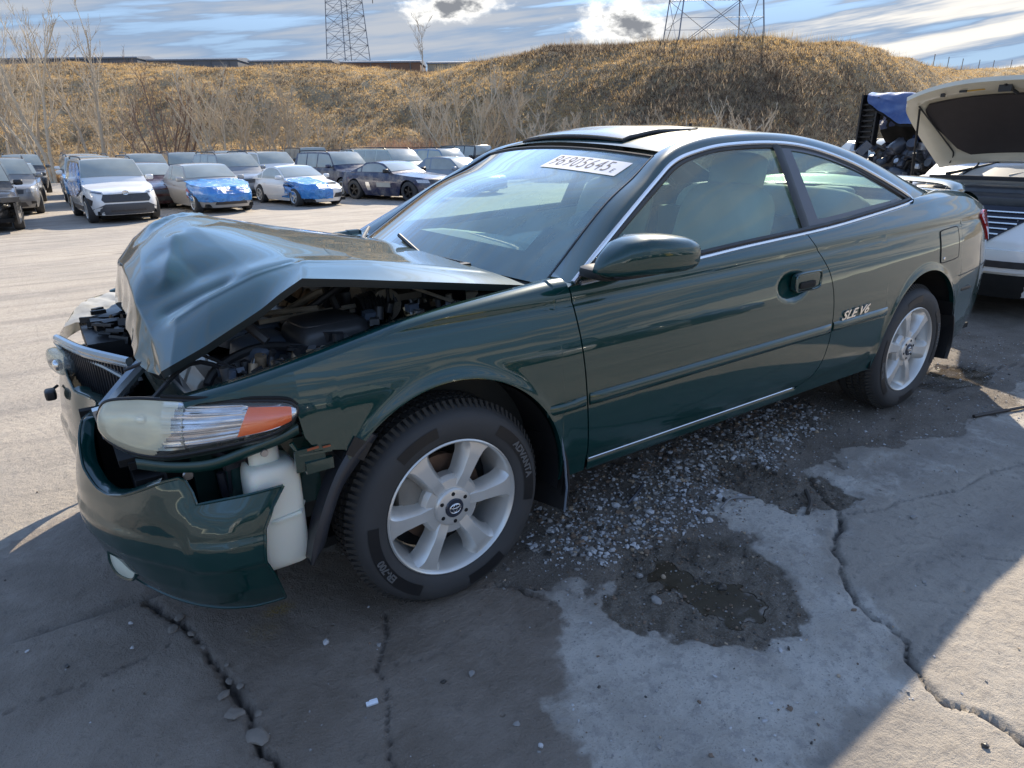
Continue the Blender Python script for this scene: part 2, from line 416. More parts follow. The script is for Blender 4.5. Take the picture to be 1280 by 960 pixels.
# ================================================================== THE GREEN COUPE
# car frame = world frame: x from the front axle towards the rear, y across (near side negative), z up
HERO = thing('coupe', 'dark green two door coupe with crumpled bonnet and torn front bumper in the foreground', 'car')
_W0 = pchip([-.95, -.7, -.5, -.3, 0, .5, 2.2, 2.7, 3.0, 3.25, 3.45, 3.6, 3.70, 3.76, 3.79],
            [.66, .80, .862, .888, .900, .903, .903, .898, .885, .860, .825, .78, .72, .65, .58])
_SO = pchip([.10, .16, .22, .29, .345, .37, .45, .55, .64, .72, .79, .845, .872, .882, .900, .915, .94, .97, 1.01, 1.06, 1.10],
            [.13, .09, .055, .034, .022, .014, .004, 0, .003, .012, .026, .041, .050, .0555, .0570, .061, .074, .093, .118, .165, .23])
def S(x, z):
    """half width of the body side"""
    x = np.asarray(x, float); z = np.asarray(z, float)
    zz = z-0.030*np.clip((x-.9)/1.6, -.3, 1.2)*sstep(z, .7, .85)
    return _W0(x)-_SO(zz)
G_ = pchip([.90, .93, 1.0, 1.1, 1.2, 1.31, 1.42], [.838, .824, .785, .725, .664, .592, .50])
ARCH_R = .387
def arch(x, cx, cz=.338, r=ARCH_R): return cz+np.sqrt(np.maximum(r*r-(x-cx)**2, 0))
FT = pchip([-.70, -.63, -.5, -.3, -.06, .2, .38, .48, .60], [.765, .780, .806, .848, .888, .912, .925, .931, .934])   # wing top
BELT = pchip([.45, .5, .77, 1.0, 1.32, 1.75, 1.99, 2.29, 2.53, 2.66, 2.8, 3.0, 3.2, 3.4, 3.55, 3.66, 3.79],
             [.918, .920, .930, .936, .952, .970, .983, 1.006, 1.027, 1.042, 1.047, 1.050, 1.040, 1.005, .962, .91, .80])
def door_xf(z): return np.interp(z, [.30, .359, .558, .774, .933, 1.0], [.506, .503, .483, .466, .451, .448])
DR = pchip([.325, .336, .35, .37, .41, .46, .54, .62, .70, .76, .814, .86, .911, .95, 1.0], [1.62, 1.70, 1.748, 1.785, 1.820, 1.842, 1.856, 1.858, 1.855, 1.845, 1.825, 1.795, 1.757, 1.728, 1.700])
def side_pts(X, Z, sgn, push=0.0): return np.stack([X, sgn*(S(X, Z)+push), Z], -1)
SK = lambda s: (0, -s*0.022, 0)
def make_side(sgn, root):
    """wing, door, quarter panel of one side; sgn=-1 is the near side"""
    fl = sgn > 0
    # --- front wing
    def zb(x):
        z = np.where(x < -.424, np.minimum(np.interp(x, [-.70, -.66, -.55, -.45, -.424], [.765, .778, .780, .765, .752]), FT(x)-.003), np.interp(x, [-.424, -.412, -.39, -.31], [.752, .660, .622, .605]))
        z = np.where((x > -.312) & (x < .3866), arch(x, 0), z); z = np.where(x >= .3866, .292, z); return z
    xs = np.concatenate([np.linspace(-.655, -.43, 16), [-.4245, -.422, -.418], np.linspace(-.412, -.318, 8), -.0+ARCH_R*np.cos(np.linspace(math.acos(-.312/ARCH_R), .06, 44)), [.3868, .39], np.linspace(.40, 1.0, 10)])
    u = np.linspace(0, 1, 58)
    P = []
    for x in xs:
        if x > .39: 
            k = (x-.39)/(1-.39); zt = FT(.45); z = .292+u*(zt-.292); xx = .39+k*(door_xf(z)-.0028-.39)
        else:
            z0 = float(zb(np.array(x))); z = z0+u*(float(FT(x))-z0); xx = np.full_like(z, x)
        P.append(side_pts(xx, z, sgn))
    P = np.array(P)
    # roll the wing top inward to the bonnet gap
    top = P[:, -1:, :].copy(); r1 = top+[0, -sgn*.03, .012]; r2 = top+[0, -sgn*.062, .010]; r3 = top+[0, -sgn*.075, -.035]
    P = np.concatenate([P, r1, r2, r3], 1)
    # wheel arch lip flare
    d = np.hypot(P[:, :, 0], P[:, :, 2]-.338); lip = np.exp(-((d-ARCH_R)/.022)**2)*.007; P[:, :, 1] += sgn*lip
    wing = grid_obj('front_wing', P, GREEN, root, flip=fl, skirt=SK(sgn))
    if sgn < 0: wing['label'] = 'near front wing reaching back from the broken headlight'
    # --- door
    nz, nx = 64, 120
    zt_f = .931
    P = []
    for j, v in enumerate(np.linspace(0, 1, nz)):
        row = []
        zr = .338+v*(.62)
        for k in np.linspace(0, 1, nx):
            z = .338+v*(float(BELT(.46+1.27*k))-.338)
            x0 = float(door_xf(z))+.0028; x1 = float(DR(z))-.0028
            row.append((x0+k*(x1-x0), 0, z))
        P.append(row)
    P = np.array(P); P[:, :, 1] = sgn*S(P[:, :, 0], P[:, :, 2])
    cup = np.clip(1-((P[:, :, 0]-1.570)/.100)**2-((P[:, :, 2]-.786)/.056)**2, 0, 1)**.8*.024
    P[:, :, 1] -= sgn*cup
    door = grid_obj('door', P.transpose(1, 0, 2), GREEN, root, flip=fl, skirt=SK(sgn))
    # --- quarter panel
    xs = np.concatenate([np.linspace(0, .98, 46)*.0, []])
    cols = []
    RX = 2.68
    ax = RX+ARCH_R*np.cos(np.linspace(math.pi-.07, .07, 56))
    xl = np.concatenate([np.linspace(1.9, RX-ARCH_R-.004, 16), [RX-ARCH_R+.0005], ax, [RX+ARCH_R-.0005], np.linspace(RX+ARCH_R+.004, 3.55, 26), np.linspace(3.565, 3.788, 18)])
    def zbq(x):
        z = np.full_like(x, .292); z = np.where(abs(x-RX) < ARCH_R-.0008, arch(x, RX), z)
        z = np.where(x >= RX+ARCH_R-.0008, np.interp(x, [3.06, 3.2, 3.5, 3.7, 3.79], [.245, .235, .262, .30, .33]), z); return z
    P = []; u = np.linspace(0, 1, 64)
    for k in np.linspace(0, .96, 20):       # from the door edge to x = 1.9
        z = .292+u*(BELT(1.70+.2*k)-.292); zc = np.maximum(z, .325)
        x0 = np.where(z < .338, np.interp(z, [.292, .338], [1.62, 1.70]), DR(zc))+.0028
        P.append(side_pts(x0+k*(1.9-x0), z, sgn))
    for x in xl:
        z0 = float(zbq(np.array([x]))[0]); z = z0+u*(float(BELT(x))-z0); P.append(side_pts(np.full_like(z, x), z, sgn))
    P = np.array(P)
    d = np.hypot(P[:, :, 0]-RX, P[:, :, 2]-.338); lip = np.exp(-((d-ARCH_R)/.022)**2)*.007; P[:, :, 1] += sgn*lip
    qp = grid_obj('quarter_panel', P, GREEN, root, flip=fl, skirt=SK(sgn))
    # --- sill with its dark gap under the door
    xs = np.linspace(.515, 1.69, 50); zz = np.array([.336, .325, .312, .300, .290, .270])
    P = np.array([[(x, sgn*(float(S(x, max(z, .29)))-(.010 if z > .33 else 0)-(.03 if z < .28 else 0)), z) for z in zz] for x in xs])
    grid_obj('sill', P, GREEN, root, flip=not fl)
    mb = MB(); mb.tube([(x, sgn*(float(S(x, .338))-.001), .3355) for x in np.linspace(.515, 1.66, 30)], .0032, 6)
    mb.build('sill_trim', TRIM, root)
    # --- body side mouldings, one strip per panel
    def strip(name, x0, x1, par, z0=.545, z1=.587, zs=0.008):
        xs = np.linspace(x0, x1, max(4, int((x1-x0)/.04)))
        P = []
        n = len(xs)
        for i, x in enumerate(xs):
            dz = zs*(x-.3); e = 1.0
            if i == 0 or i == n-1: e = .35
            prof = [(z0, -.004), (z0+.002, .006*e), (z0+.010, .011*e), ((z0+z1)/2, .0125*e), (z1-.008, .010*e), (z1-.001, .005*e), (z1, -.004)]
            P.append([(x, sgn*(float(S(x, z+dz))+p), z+dz) for z, p in prof])
        return grid_obj(name, np.array(P), GREEN, par, flip=fl)
    strip('side_moulding', .318, .476, wing, .540, .576); strip('side_moulding', .492, 1.846, door, .540, .582); strip('side_moulding', 1.866, 2.305, qp, .545, .585)
    # seam shadow line above each moulding
    # --- door handle
    R = Matrix.Identity(3)
    h = MB()
    yy = lambda x, z: sgn*float(S(x, z))
    h.sell((1.662, yy(1.662, .795)-sgn*.004, .797), (.088, .014, .038), .35, .22, 24, 8)
    hd = h.build('door_handle', GREEN, door)
    h = MB(); h.tube([(1.662+.086*math.copysign(abs(math.cos(a))**.35, math.cos(a)), yy(1.66, .80)+sgn*.0105, .797+.036*math.copysign(abs(math.sin(a))**.35, math.sin(a))) for a in np.linspace(0, 2*math.pi, 28)[:-1]], .0045, 6, closed=True)
    h.build('handle_surround', simple('polished dark trim', (.10, .13, .13), .12, .8), hd)
    h = MB(); h.sell((1.652, yy(1.652, .785)+sgn*.008, .785), (.054, .007, .014), .3, .3, 18, 6); h.build('handle_recess', MATTE, hd)
    h = MB(); h.lathe([(.0, .004), (.011, .004), (.013, 0)], 14, 'Y', (1.722, yy(1.72, .80)+sgn*.010, .79)); h.build('lock_cylinder', CHROME, hd)
    return wing, door, qp
WING, DOOR, QUART = make_side(-1, HERO)
WING2, DOOR2, QUART2 = make_side(1, HERO)

# --- dark inner shell behind the panels (closes the gaps)
def inner_shell():
    mb = MB()
    for s in (-1, 1):
        for x0, x1, z0, z1 in ((.40, 2.26, .27, .90), (3.10, 3.70, .30, .92)):
            xs = np.linspace(x0, x1, 24); P = np.array([[(x, s*(float(S(x, z))-.035), z) for z in np.linspace(z0, z1, 8)] for x in xs])
            mb.add(P.reshape(-1, 3), gridF(24, 8).tolist())
    mb.box((1.6, 0, .255), (4.2, 1.45, .03)); mb.box((2.68, 0, .50), (.9, 1.05, .3)); mb.box((3.35, 0, .55), (.6, 1.3, .5))
    for s in (-1, 1):
        for cx, a0, a1 in ((0, -.25, math.pi*.80), (2.68, -.35, math.pi+.1)):
            n = 22; P = []
            for a in np.linspace(a0, a1, n):
                P.append([(cx+.405*math.cos(a), s*y, .338+.405*math.sin(a)) for y in (.885, .78, .62, .52)])
            mb.add(np.array(P).reshape(-1, 3), gridF(n, 4).tolist())
        mb.box((0, s*.50, .5), (.75, .03, .5)); mb.box((2.68, s*.5, .45), (.8, .03, .5))
    return mb.build('underbody', MATTE, HERO, smooth=False)
inner_shell()

# --- pillars, roof rail and C pillar: loft from the window trim curve to the glass / roof edge
CH = np.array([(.478, -.826, .928), (.749, -.739, 1.078), (.981, -.665, 1.201), (1.111, -.625, 1.262), (1.25, -.600, 1.294), (1.446, -.586, 1.317), (1.749, -.584, 1.322), (1.997, -.599, 1.299), (2.24, -.640, 1.240), (2.42, -.684, 1.172), (2.609, -.735, 1.088), (2.668, -.758, 1.046)])
ED = np.array([(.470, -.700, .918), (.764, -.630, 1.120), (.950, -.585, 1.212), (1.080, -.553, 1.283), (1.20, -.530, 1.322), (1.42, -.500, 1.352), (1.75, -.485, 1.362), (2.05, -.490, 1.345), (2.33, -.525, 1.296), (2.58, -.570, 1.220), (2.86, -.615, 1.122), (3.06, -.640, 1.066)])
def mir(P): Q = np.array(P, float).copy(); Q[..., 1] *= -1; return Q
NC = 90
CHs, EDs = catmull(CH, NC), catmull(ED, NC)
def upper_side(s, root):
    rows = []
    nr = 10
    out = CHs.copy(); out[:, 1] -= .004; out[:, 2] += .002
    for v in np.linspace(0, 1, nr):
        P = out*(1-v)+EDs*v
        b = math.sin(math.pi*v)*.020
        P[:, 1] -= b*.75; P[:, 2] += b*.8*sstep(P[:, 0], .6, 1.3)
        P[:, 0] -= b*.4*(1-sstep(P[:, 0], .8, 1.5))
        rows.append(P)
    P = np.array(rows)
    # C pillar: carry the lower outside edge out to the shoulder of the quarter panel
    if s > 0: P = mir(P)
    grid_obj('roof_pillar', P, GREEN, root, flip=(s < 0), skirt=(0, -s*.006, -.006))
    # gap fillers: A pillar foot and rear shoulder deck
    sh = []
    xs = np.linspace(2.62, 3.70, 40)
    for x in xs:
        yo = float(S(x, float(BELT(x)))); zo = float(BELT(x))
        if x <= 3.06:
            t = np.interp(x, [2.62, 3.06], [0, 1]); inner = np.array((2.668+t*.392, .758-.118*t, 1.046+.020*t))
        else: inner = np.array((x, np.interp(x, [3.06, 3.70], [.640, .60]), np.interp(x, [3.06, 3.35, 3.62, 3.70], [1.066, 1.058, 1.000, .95])))
        o = np.array((x, yo, zo)); row = []
        for v in np.linspace(0, 1, 7):
            p = o*(1-v)+inner*v; p[2] += math.sin(math.pi*v)*.016; row.append(p)
        sh.append(row)
    P = np.array(sh)
    if s < 0: P = mir(P)
    grid_obj('rear_shoulder', P, GREEN, root, flip=(s > 0))
    # foot of the A pillar down to the wing
    P = np.array([[(.40, .845, .905), (.40, .76, .925), (.40, .70, .92)], [(.47, .832, .925), (.475, .77, .93), (.47, .70, .92)], [(.52, .829, .934), (.51, .77, .945), (.50, .70, .94)]])
    if s < 0: P = mir(P)
    grid_obj('pillar_foot', P, GREEN, root, flip=(s > 0))
for s in (-1, 1): upper_side(s, HERO)

# --- roof skin
def roof():
    i0, i1 = 27, 66
    ed = catmull(ED, NC)[i0:i1]
    n = len(ed); m = 31; P = []
    for k, e in enumerate(ed):
        t = k/(n-1); row = []
        for v in np.linspace(-1, 1, m):
            y = -e[1]*v
            bow = (1-v*v)
            x = e[0]-bow*(.055*(1-t)**3)+bow*.05*t**3
            z = e[2]+bow*(.036+.0*t)-.010*(v**4)*0
            row.append((x, y, z))
        P.append(row)
    return grid_obj('roof', np.array(P), GREEN, HERO, flip=False)
ROOF = roof()

# --- glass
def pane_between(a, b, bow_a, bow_b, lift_a, lift_b, n=14, m=31, inset=0.0, edge=None):
    """a,b: near-side edge points (bottom to top polyline); mirrored across"""
    E_ = catmull(np.array(edge), n); P = []
    for k, e in enumerate(E_):
        t = k/(n-1); row = []
        for v in np.linspace(-1, 1, m):
            bw = 1-v*v
            row.append((e[0]-bw*(bow_a+(bow_b-bow_a)*t), -e[1]*v, e[2]+bw*(lift_a+(lift_b-lift_a)*t)))
        P.append(row)
    return np.array(P)
WS = pane_between(0, 0, .20, .058, .052, .034, edge=[(.458, -.706, .908), (.764, -.630, 1.119), (.950, -.585, 1.211), (1.080, -.553, 1.282)], n=20)
WS[..., 2] -= .003
WSO = grid_obj('windshield', WS, WSGLASS, HERO)
RW = pane_between(0, 0, -.10, -.05, .02, .036, edge=[(3.06, -.64, 1.064), (2.86, -.615, 1.12), (2.58, -.57, 1.218), (2.33, -.525, 1.295)], n=14); RW[..., 2] -= .004
grid_obj('rear_window', RW, WSGLASS, HERO, flip=True)
# black edge band of the windshield (inside face) and rubber seal
def frit():
    P = WS.copy(); P[..., 2] -= .004; P[..., 0] += .004
    n, m = P.shape[:2]; mb = MB()
    V = P.reshape(-1, 3); F = gridF(n, m)
    keep = []
    for f in F:
        i = f // m; j = f % m; ii = i.mean(); jj = j.mean()
        if ii < 2.0 or jj < 1 or jj > m-2 or ii > n-2 or (ii < 4 and jj < 3.0): keep.append(f)
    mesh_np('edge_band', V, np.array(keep), MATTE, WSO)
    E_ = np.concatenate([WS[:, 0], WS[-1, 1:-1], WS[::-1, -1]]); mb = MB(); mb.tube(E_+[0, 0, .001], .0065, 6); mb.build('windshield_seal', SEAL, WSO)
frit()
def cowl():
    n = 31; a = WS[0]; P = []
    for j in range(n):
        x, y, z = a[j]; v = y/.706
        hx = .36-.10*(1-v*v)
        P.append([(x+.01, y, z-.004), (x-.03, y, z-.020), (hx-.02, y, z-.030), (hx-.05, y, z-.11)])
    grid_obj('cowl', np.array(P), BLACK, HERO)
    w = MB()
    for y0, y1 in ((-.45, .02), (.10, .55)):
        f = lambda y, k: (WS[k, int(np.clip((y/.706+1)/2*30, 0, 30)), 0]-.012, y, WS[k, int(np.clip((y/.706+1)/2*30, 0, 30)), 2]+.012)
        w.tube([f(y0, 0), f((y0+y1)/2, 0), f(y1, 1)], .008, 6); w.box((f(y0, 0)[0]-.03, y0, f(y0, 0)[2]), (.05, .03, .02))
    w.build('wiper', BLACK, HERO)
cowl()

# window trim curves and side glass
def side_glass(s, root):
    belt = np.array([(.501, -.828, .924), (.769, -.8225, .935), (1.005, -.821, .940), (1.323, -.811, .956), (1.748, -.801, .973), (1.992, -.793, .986), (2.293, -.780, 1.009), (2.529, -.769, 1.029), (2.668, -.758, 1.044)])
    B = lambda P: P if s < 0 else mir(P)
    top = catmull(CH, 120); bl = catmull(belt, 120)
    # pane: between the belt and the trim line, split at the centre pillar
    tz = lambda x: float(np.interp(x, top[:, 0], top[:, 2])); bz = lambda x: float(np.interp(x, bl[:, 0], bl[:, 2]))
    def pane(name, xa, xb, mat, inset=.010, zmar=.0, par=root, n=40, ztop=None):
        P = []
        for k in np.linspace(0, 1, n):
            col = []
            for v in np.linspace(0, 1, 12):
                x = (xa(v)*(1-k)+xb(v)*k)
                z0 = bz(x)+.002+zmar; z1 = tz(x)-.004-zmar
                if ztop: z1 = min(z1, ztop(x))
                z = z0+(max(z1, z0+.001)-z0)*v
                col.append((x, -(float(G_(z))-inset), z))
            P.append(col)
        return grid_obj(name, B(np.array(P)), mat, par, flip=(s > 0))
    pv = lambda v: 1.727+(1.748-1.727)*v      # door glass rear edge
    dg = pane('door_glass', lambda v: .52+.0*v, pv, SDGLASS, par=root)
    qg = pane('quarter_glass', lambda v: 1.775+.02*v, lambda v: 2.655, SDGLASS, inset=.009)
    # dark ceramic band of the quarter glass
    bd = MB()
    def bandstrip(pts_o, pts_i):
        n = len(pts_o); V = [];
        for a, b in zip(pts_o, pts_i): V += [a, b]
        bd.add(V, [(2*i, 2*i+2, 2*i+3, 2*i+1) for i in range(n-1)])
    q = lambda x, z, o=.004: (x, (-1 if s < 0 else 1)*(float(G_(z))-o), z)
    po, pi = [], []
    for v in np.linspace(0, 1, 10):
        x = 1.772+.022*v; z0 = bz(x); z1 = tz(x); z = z0+(z1-z0)*v; po.append(q(x, z)); xx = 1.855+.003*v; z0i = bz(xx); z1i = tz(xx); zz = z0i+(z1i-z0i)*(.05+.90*v); pi.append(q(xx, zz))
    bandstrip(po, pi)
    po, pi = [], []
    for x in np.linspace(1.852, 2.655, 18):
        z = bz(x); w = np.interp(x, [1.85, 2.3, 2.56, 2.655], [.038, .034, .03, .004]); po.append(q(x, z)); pi.append(q(x-.03, min(z+w, tz(x)-.004)))
    bandstrip(po, pi)
    po, pi = [], []
    for x in np.linspace(1.79, 2.655, 20):
        z = tz(x); w = np.interp(x, [1.8, 2.3, 2.6, 2.655], [.026, .030, .03, .004]); po.append(q(x, z)); pi.append(q(x, max(z-w, bz(x)+.003)))
    bandstrip(po, pi)
    bd.build('tinted_border', simple('ceramic border', (.055, .05, .058), .3), qg, smooth=False)
    # centre pillar seal
    P = []
    for v in np.linspace(0, 1, 12):
        zb_, zt_ = bz(1.75), tz(1.77); z = zb_+(zt_-zb_)*v
        P.append([(1.722+.020*v, -(float(G_(z))-.001), z), (1.748+.022*v, -(float(G_(z))+.005), z), (1.776+.022*v, -(float(G_(z))-.001), z)])
    grid_obj('centre_pillar', B(np.array(P)), SEAL, root, flip=(s > 0))
    # bright trim all round, black seal inside it
    c = B(top); mb = MB(); mb.tube(c, [.0085]*119+[.007], 8); mb.build('window_trim', TRIM, root)
    ins = top.copy(); ins[:, 2] -= .018*sstep(ins[:, 0], .45, 1.2); ins[:, 0] += .016*(1-sstep(ins[:, 0], .9, 1.5))-.012*sstep(ins[:, 0], 2.1, 2.6); ins[:, 1] += .004
    mb = MB(); mb.tube(B(ins[2:-2]), .013, 8); mb.build('window_seal', SEAL, root)
    b2 = bl.copy(); b2[:, 1] -= .003; mb = MB(); mb.tube(B(b2), .0085, 8); mb.build('belt_trim', TRIM, root)
    b3 = bl.copy(); b3[:, 2] += .014; b3[:, 1] += .008; mb = MB(); mb.tube(B(b3[3:-4]), .011, 6); mb.build('belt_seal', SEAL, root)
    # mirror triangle
    t = [q(.53, .945, 0), q(.615, .935, 0), q(.69, .938, 0), q(.73, 1.045, 0), q(.63, 1.00, 0)]
    mesh_py('mirror_base', t+[(x, y*.985, z) for x, y, z in t], [(0, 1, 2, 3, 4), (9, 8, 7, 6, 5)] + [(i, i+5, (i+1) % 5+5, (i+1) % 5) for i in range(5)], GREEN, root, smooth=False)
for s in (-1, 1): side_glass(s, HERO)

# --- door mirrors
def door_mirror(s):
    secs = []
    # x, zc, half height, yc, half depth
    for x, zc, hz, yc, hy in ((.452, .985, .006, -.955, .012), (.475, .998, .030, -.965, .035), (.52, 1.015, .049, -.975, .062), (.58, 1.024, .057, -.985, .082), (.65, 1.022, .0575, -.990, .092), (.715, 1.018, .055, -.990, .095), (.748, 1.016, .050, -.990, .092), (.762, 1.015, .044, -.990, .086)):
        row = []
        for a in np.linspace(0, 2*math.pi, 25)[:-1]:
            ca, sa = math.cos(a), math.sin(a); e = .62
            row.append((x, yc+hy*math.copysign(abs(ca)**e, ca), zc+hz*math.copysign(abs(sa)**e, sa)+(.010*(ca > 0)*0)))
        secs.append(row)
    P = np.array(secs)
    if s > 0: P = mir(P)
    n = P.shape[1]; V = P.reshape(-1, 3); F = []
    for i in range(len(P)-1):
        for j in range(n): F.append((i*n+j, i*n+(j+1) % n, (i+1)*n+(j+1) % n, (i+1)*n+j))
    F.append(tuple(range(n)))
    o = mesh_py('door_mirror', V, F, GREEN, HERO); sharp(o)
    last = P[-1]; c = last.mean(0); mb = MB(); inner = c+(last-c)*.9; inner[:, 0] -= .012
    mb.add(np.vstack([last, inner]), [(j, (j+1) % n, n+(j+1) % n, n+j) for j in range(n)]); mb.add(inner, [tuple(range(n))]); mb.build('mirror_glass', CHROME, o)
    mb = MB(); mb.sell((.565, s*.885, .962), (.075, .075, .020), .5, .5, 14, 8); mb.sell((.60, s*.965, .968), (.12, .05, .012), .5, .5, 14, 6); mb.build('mirror_arm', BLACK, o)
door_mirror(-1)

# --- bonnet, crumpled into a tent
HC = np.array([
 [(.365, -.735, .920), (.345, -.60, .938), (.31, -.42, .955), (.275, -.2, .972), (.262, .05, .980), (.285, .32, .968), (.335, .55, .945), (.375, .72, .918)],
 [(.12, -.735, .958), (.10, -.60, .985), (.09, -.42, .998), (.08, -.2, 1.005), (.08, .05, 1.010), (.09, .32, 1.002), (.13, .55, .985), (.17, .72, .958)],
 [(-.06, -.732, .985), (-.08, -.595, 1.018), (-.09, -.42, 1.025), (-.10, -.2, 1.030), (-.10, .05, 1.035), (-.08, .32, 1.032), (-.03, .55, 1.018), (.02, .71, .993)],
 [(-.325, -.718, 1.022), (-.275, -.575, 1.040), (-.285, -.42, 1.040), (-.30, -.2, 1.060), (-.33, .05, 1.085), (-.345, .32, 1.098), (-.29, .55, 1.075), (-.22, .69, 1.045)],
 [(-.435, -.708, .955), (-.40, -.560, 1.012), (-.39, -.40, 1.025), (-.41, -.2, 1.060), (-.43, .05, 1.100), (-.435, .32, 1.108), (-.40, .55, 1.085), (-.35, .68, 1.045)],
 [(-.57, -.700, .885), (-.52, -.545, .962), (-.51, -.38, .985), (-.53, -.2, 1.035), (-.525, .05, 1.075), (-.52, .32, 1.080), (-.475, .55, 1.055), (-.42, .68, 1.015)],
 [(-.655, -.675, .842), (-.605, -.525, .915), (-.60, -.36, .948), (-.622, -.2, .995), (-.592, .05, 1.036), (-.582, .32, 1.030), (-.530, .55, 1.022), (-.470, .67, .985)],
 [(-.676, -.655, .826), (-.668, -.520, .866), (-.666, -.36, .914), (-.664, -.2, .960), (-.648, .05, .985), (-.638, .32, .965), (-.562, .55, .975), (-.495, .67, .955)],
 [(-.676, -.645, .812), (-.706, -.515, .806), (-.704, -.37, .828), (-.694, -.215, .852), (-.668, .03, .868), (-.662, .32, .815), (-.630, .52, .745), (-.575, .66, .785)]])
def hood():
    A = catgrid(HC, 121, 84)
    Lu = np.stack([np.stack([np.interp(np.linspace(0, 8, 121), np.arange(9), HC[:, j, c]) for c in range(3)], -1) for j in range(8)], 1)
    Ll = np.stack([catmull(Lu[i], 84) for i in range(121)], 0)
    U0 = np.linspace(0, 8, 121)[:, None]; V0 = np.linspace(0, 7, 84)[None]
    wl = .52+.42*np.exp(-((U0-3)/.7)**2)*sstep(-V0, -3.5, -1.0)+.55*np.exp(-((U0-6.3)/1.0)**2); wl = np.clip(wl, 0, .95)[..., None]*sstep(U0, .5, 2.2)[..., None]
    P = A*(1-wl)+Ll*wl
    x, y = P[..., 0], P[..., 1]
    nu, nv = P.shape[:2]; U = np.linspace(0, 8, nu)[:, None]*np.ones((1, nv))
    ft = sstep(U, 2.2, 4.5)
    # pressed character line along the near and far shoulder
    # creases, buckles
    def dent(ax, ay, bx, by, w, h):
        d = seg_dist(x, y, [(ax, ay), (bx, by)]); return h*(.55*np.exp(-(d/w)**2)+.75*np.exp(-d/(w*.8)))
    Z = np.zeros_like(x)
    Z += dent(-.30, -.560, -.60, -.515, .010, .007); Z -= dent(-.30, -.535, -.60, -.485, .03, .007)
    Z += dent(.30, -.585, -.27, -.575, .012, .0035)
    Z -= dent(-.42, .30, -.56, .14, .030, .009); Z += dent(-.33, .38, -.52, .26, .02, .007)
    Z -= dent(-.27, .24, -.40, .05, .04, .005); Z += dent(-.50, -.05, -.58, -.3, .03, .010)
    Z -= dent(-.54, -.14, -.50, -.34, .05, .007); Z -= dent(-.42, .62, -.50, .42, .03, .016)
    Z -= dent(-.60, -.44, -.46, -.47, .03, .010)
    Z += fbm2(x, y, 4.0, 3, 2)*.004*ft
    P[..., 2] += Z
    lipm = sstep(U, 6.4, 8.0)
    P[..., 0] += lipm*(fbm2(y*1.0, U*.1, 7.0, 5, 3)*.020)
    o = grid_obj('bonnet', P, GREEN, HERO, flip=True)
    # folded edge flange and inner frame
    inner = P.copy(); inner[..., 2] -= .022; inner[..., 0] += .016*lipm
    cy = .02; inner[..., 1] = cy+(inner[..., 1]-cy)*.992
    idx = [(i, 0) for i in range(nu)] + [(nu-1, j) for j in range(1, nv)] + [(i, nv-1) for i in range(nu-2, -1, -1)]
    a = np.array([P[i, j] for i, j in idx]); b = np.array([inner[i, j] for i, j in idx]); k = len(idx)
    mesh_np('bonnet_edge', np.vstack([a, b]), [np.stack([np.arange(k-1), np.arange(k-1)+k, np.arange(1, k)+k, np.arange(1, k)], -1)], simple('dark bonnet flange', (.010, .016, .018), .35), o)
    grid_obj('bonnet_frame', inner[::3, ::3], simple('dark bonnet underside', (.012, .018, .018), .55), o)
    return o
hood()

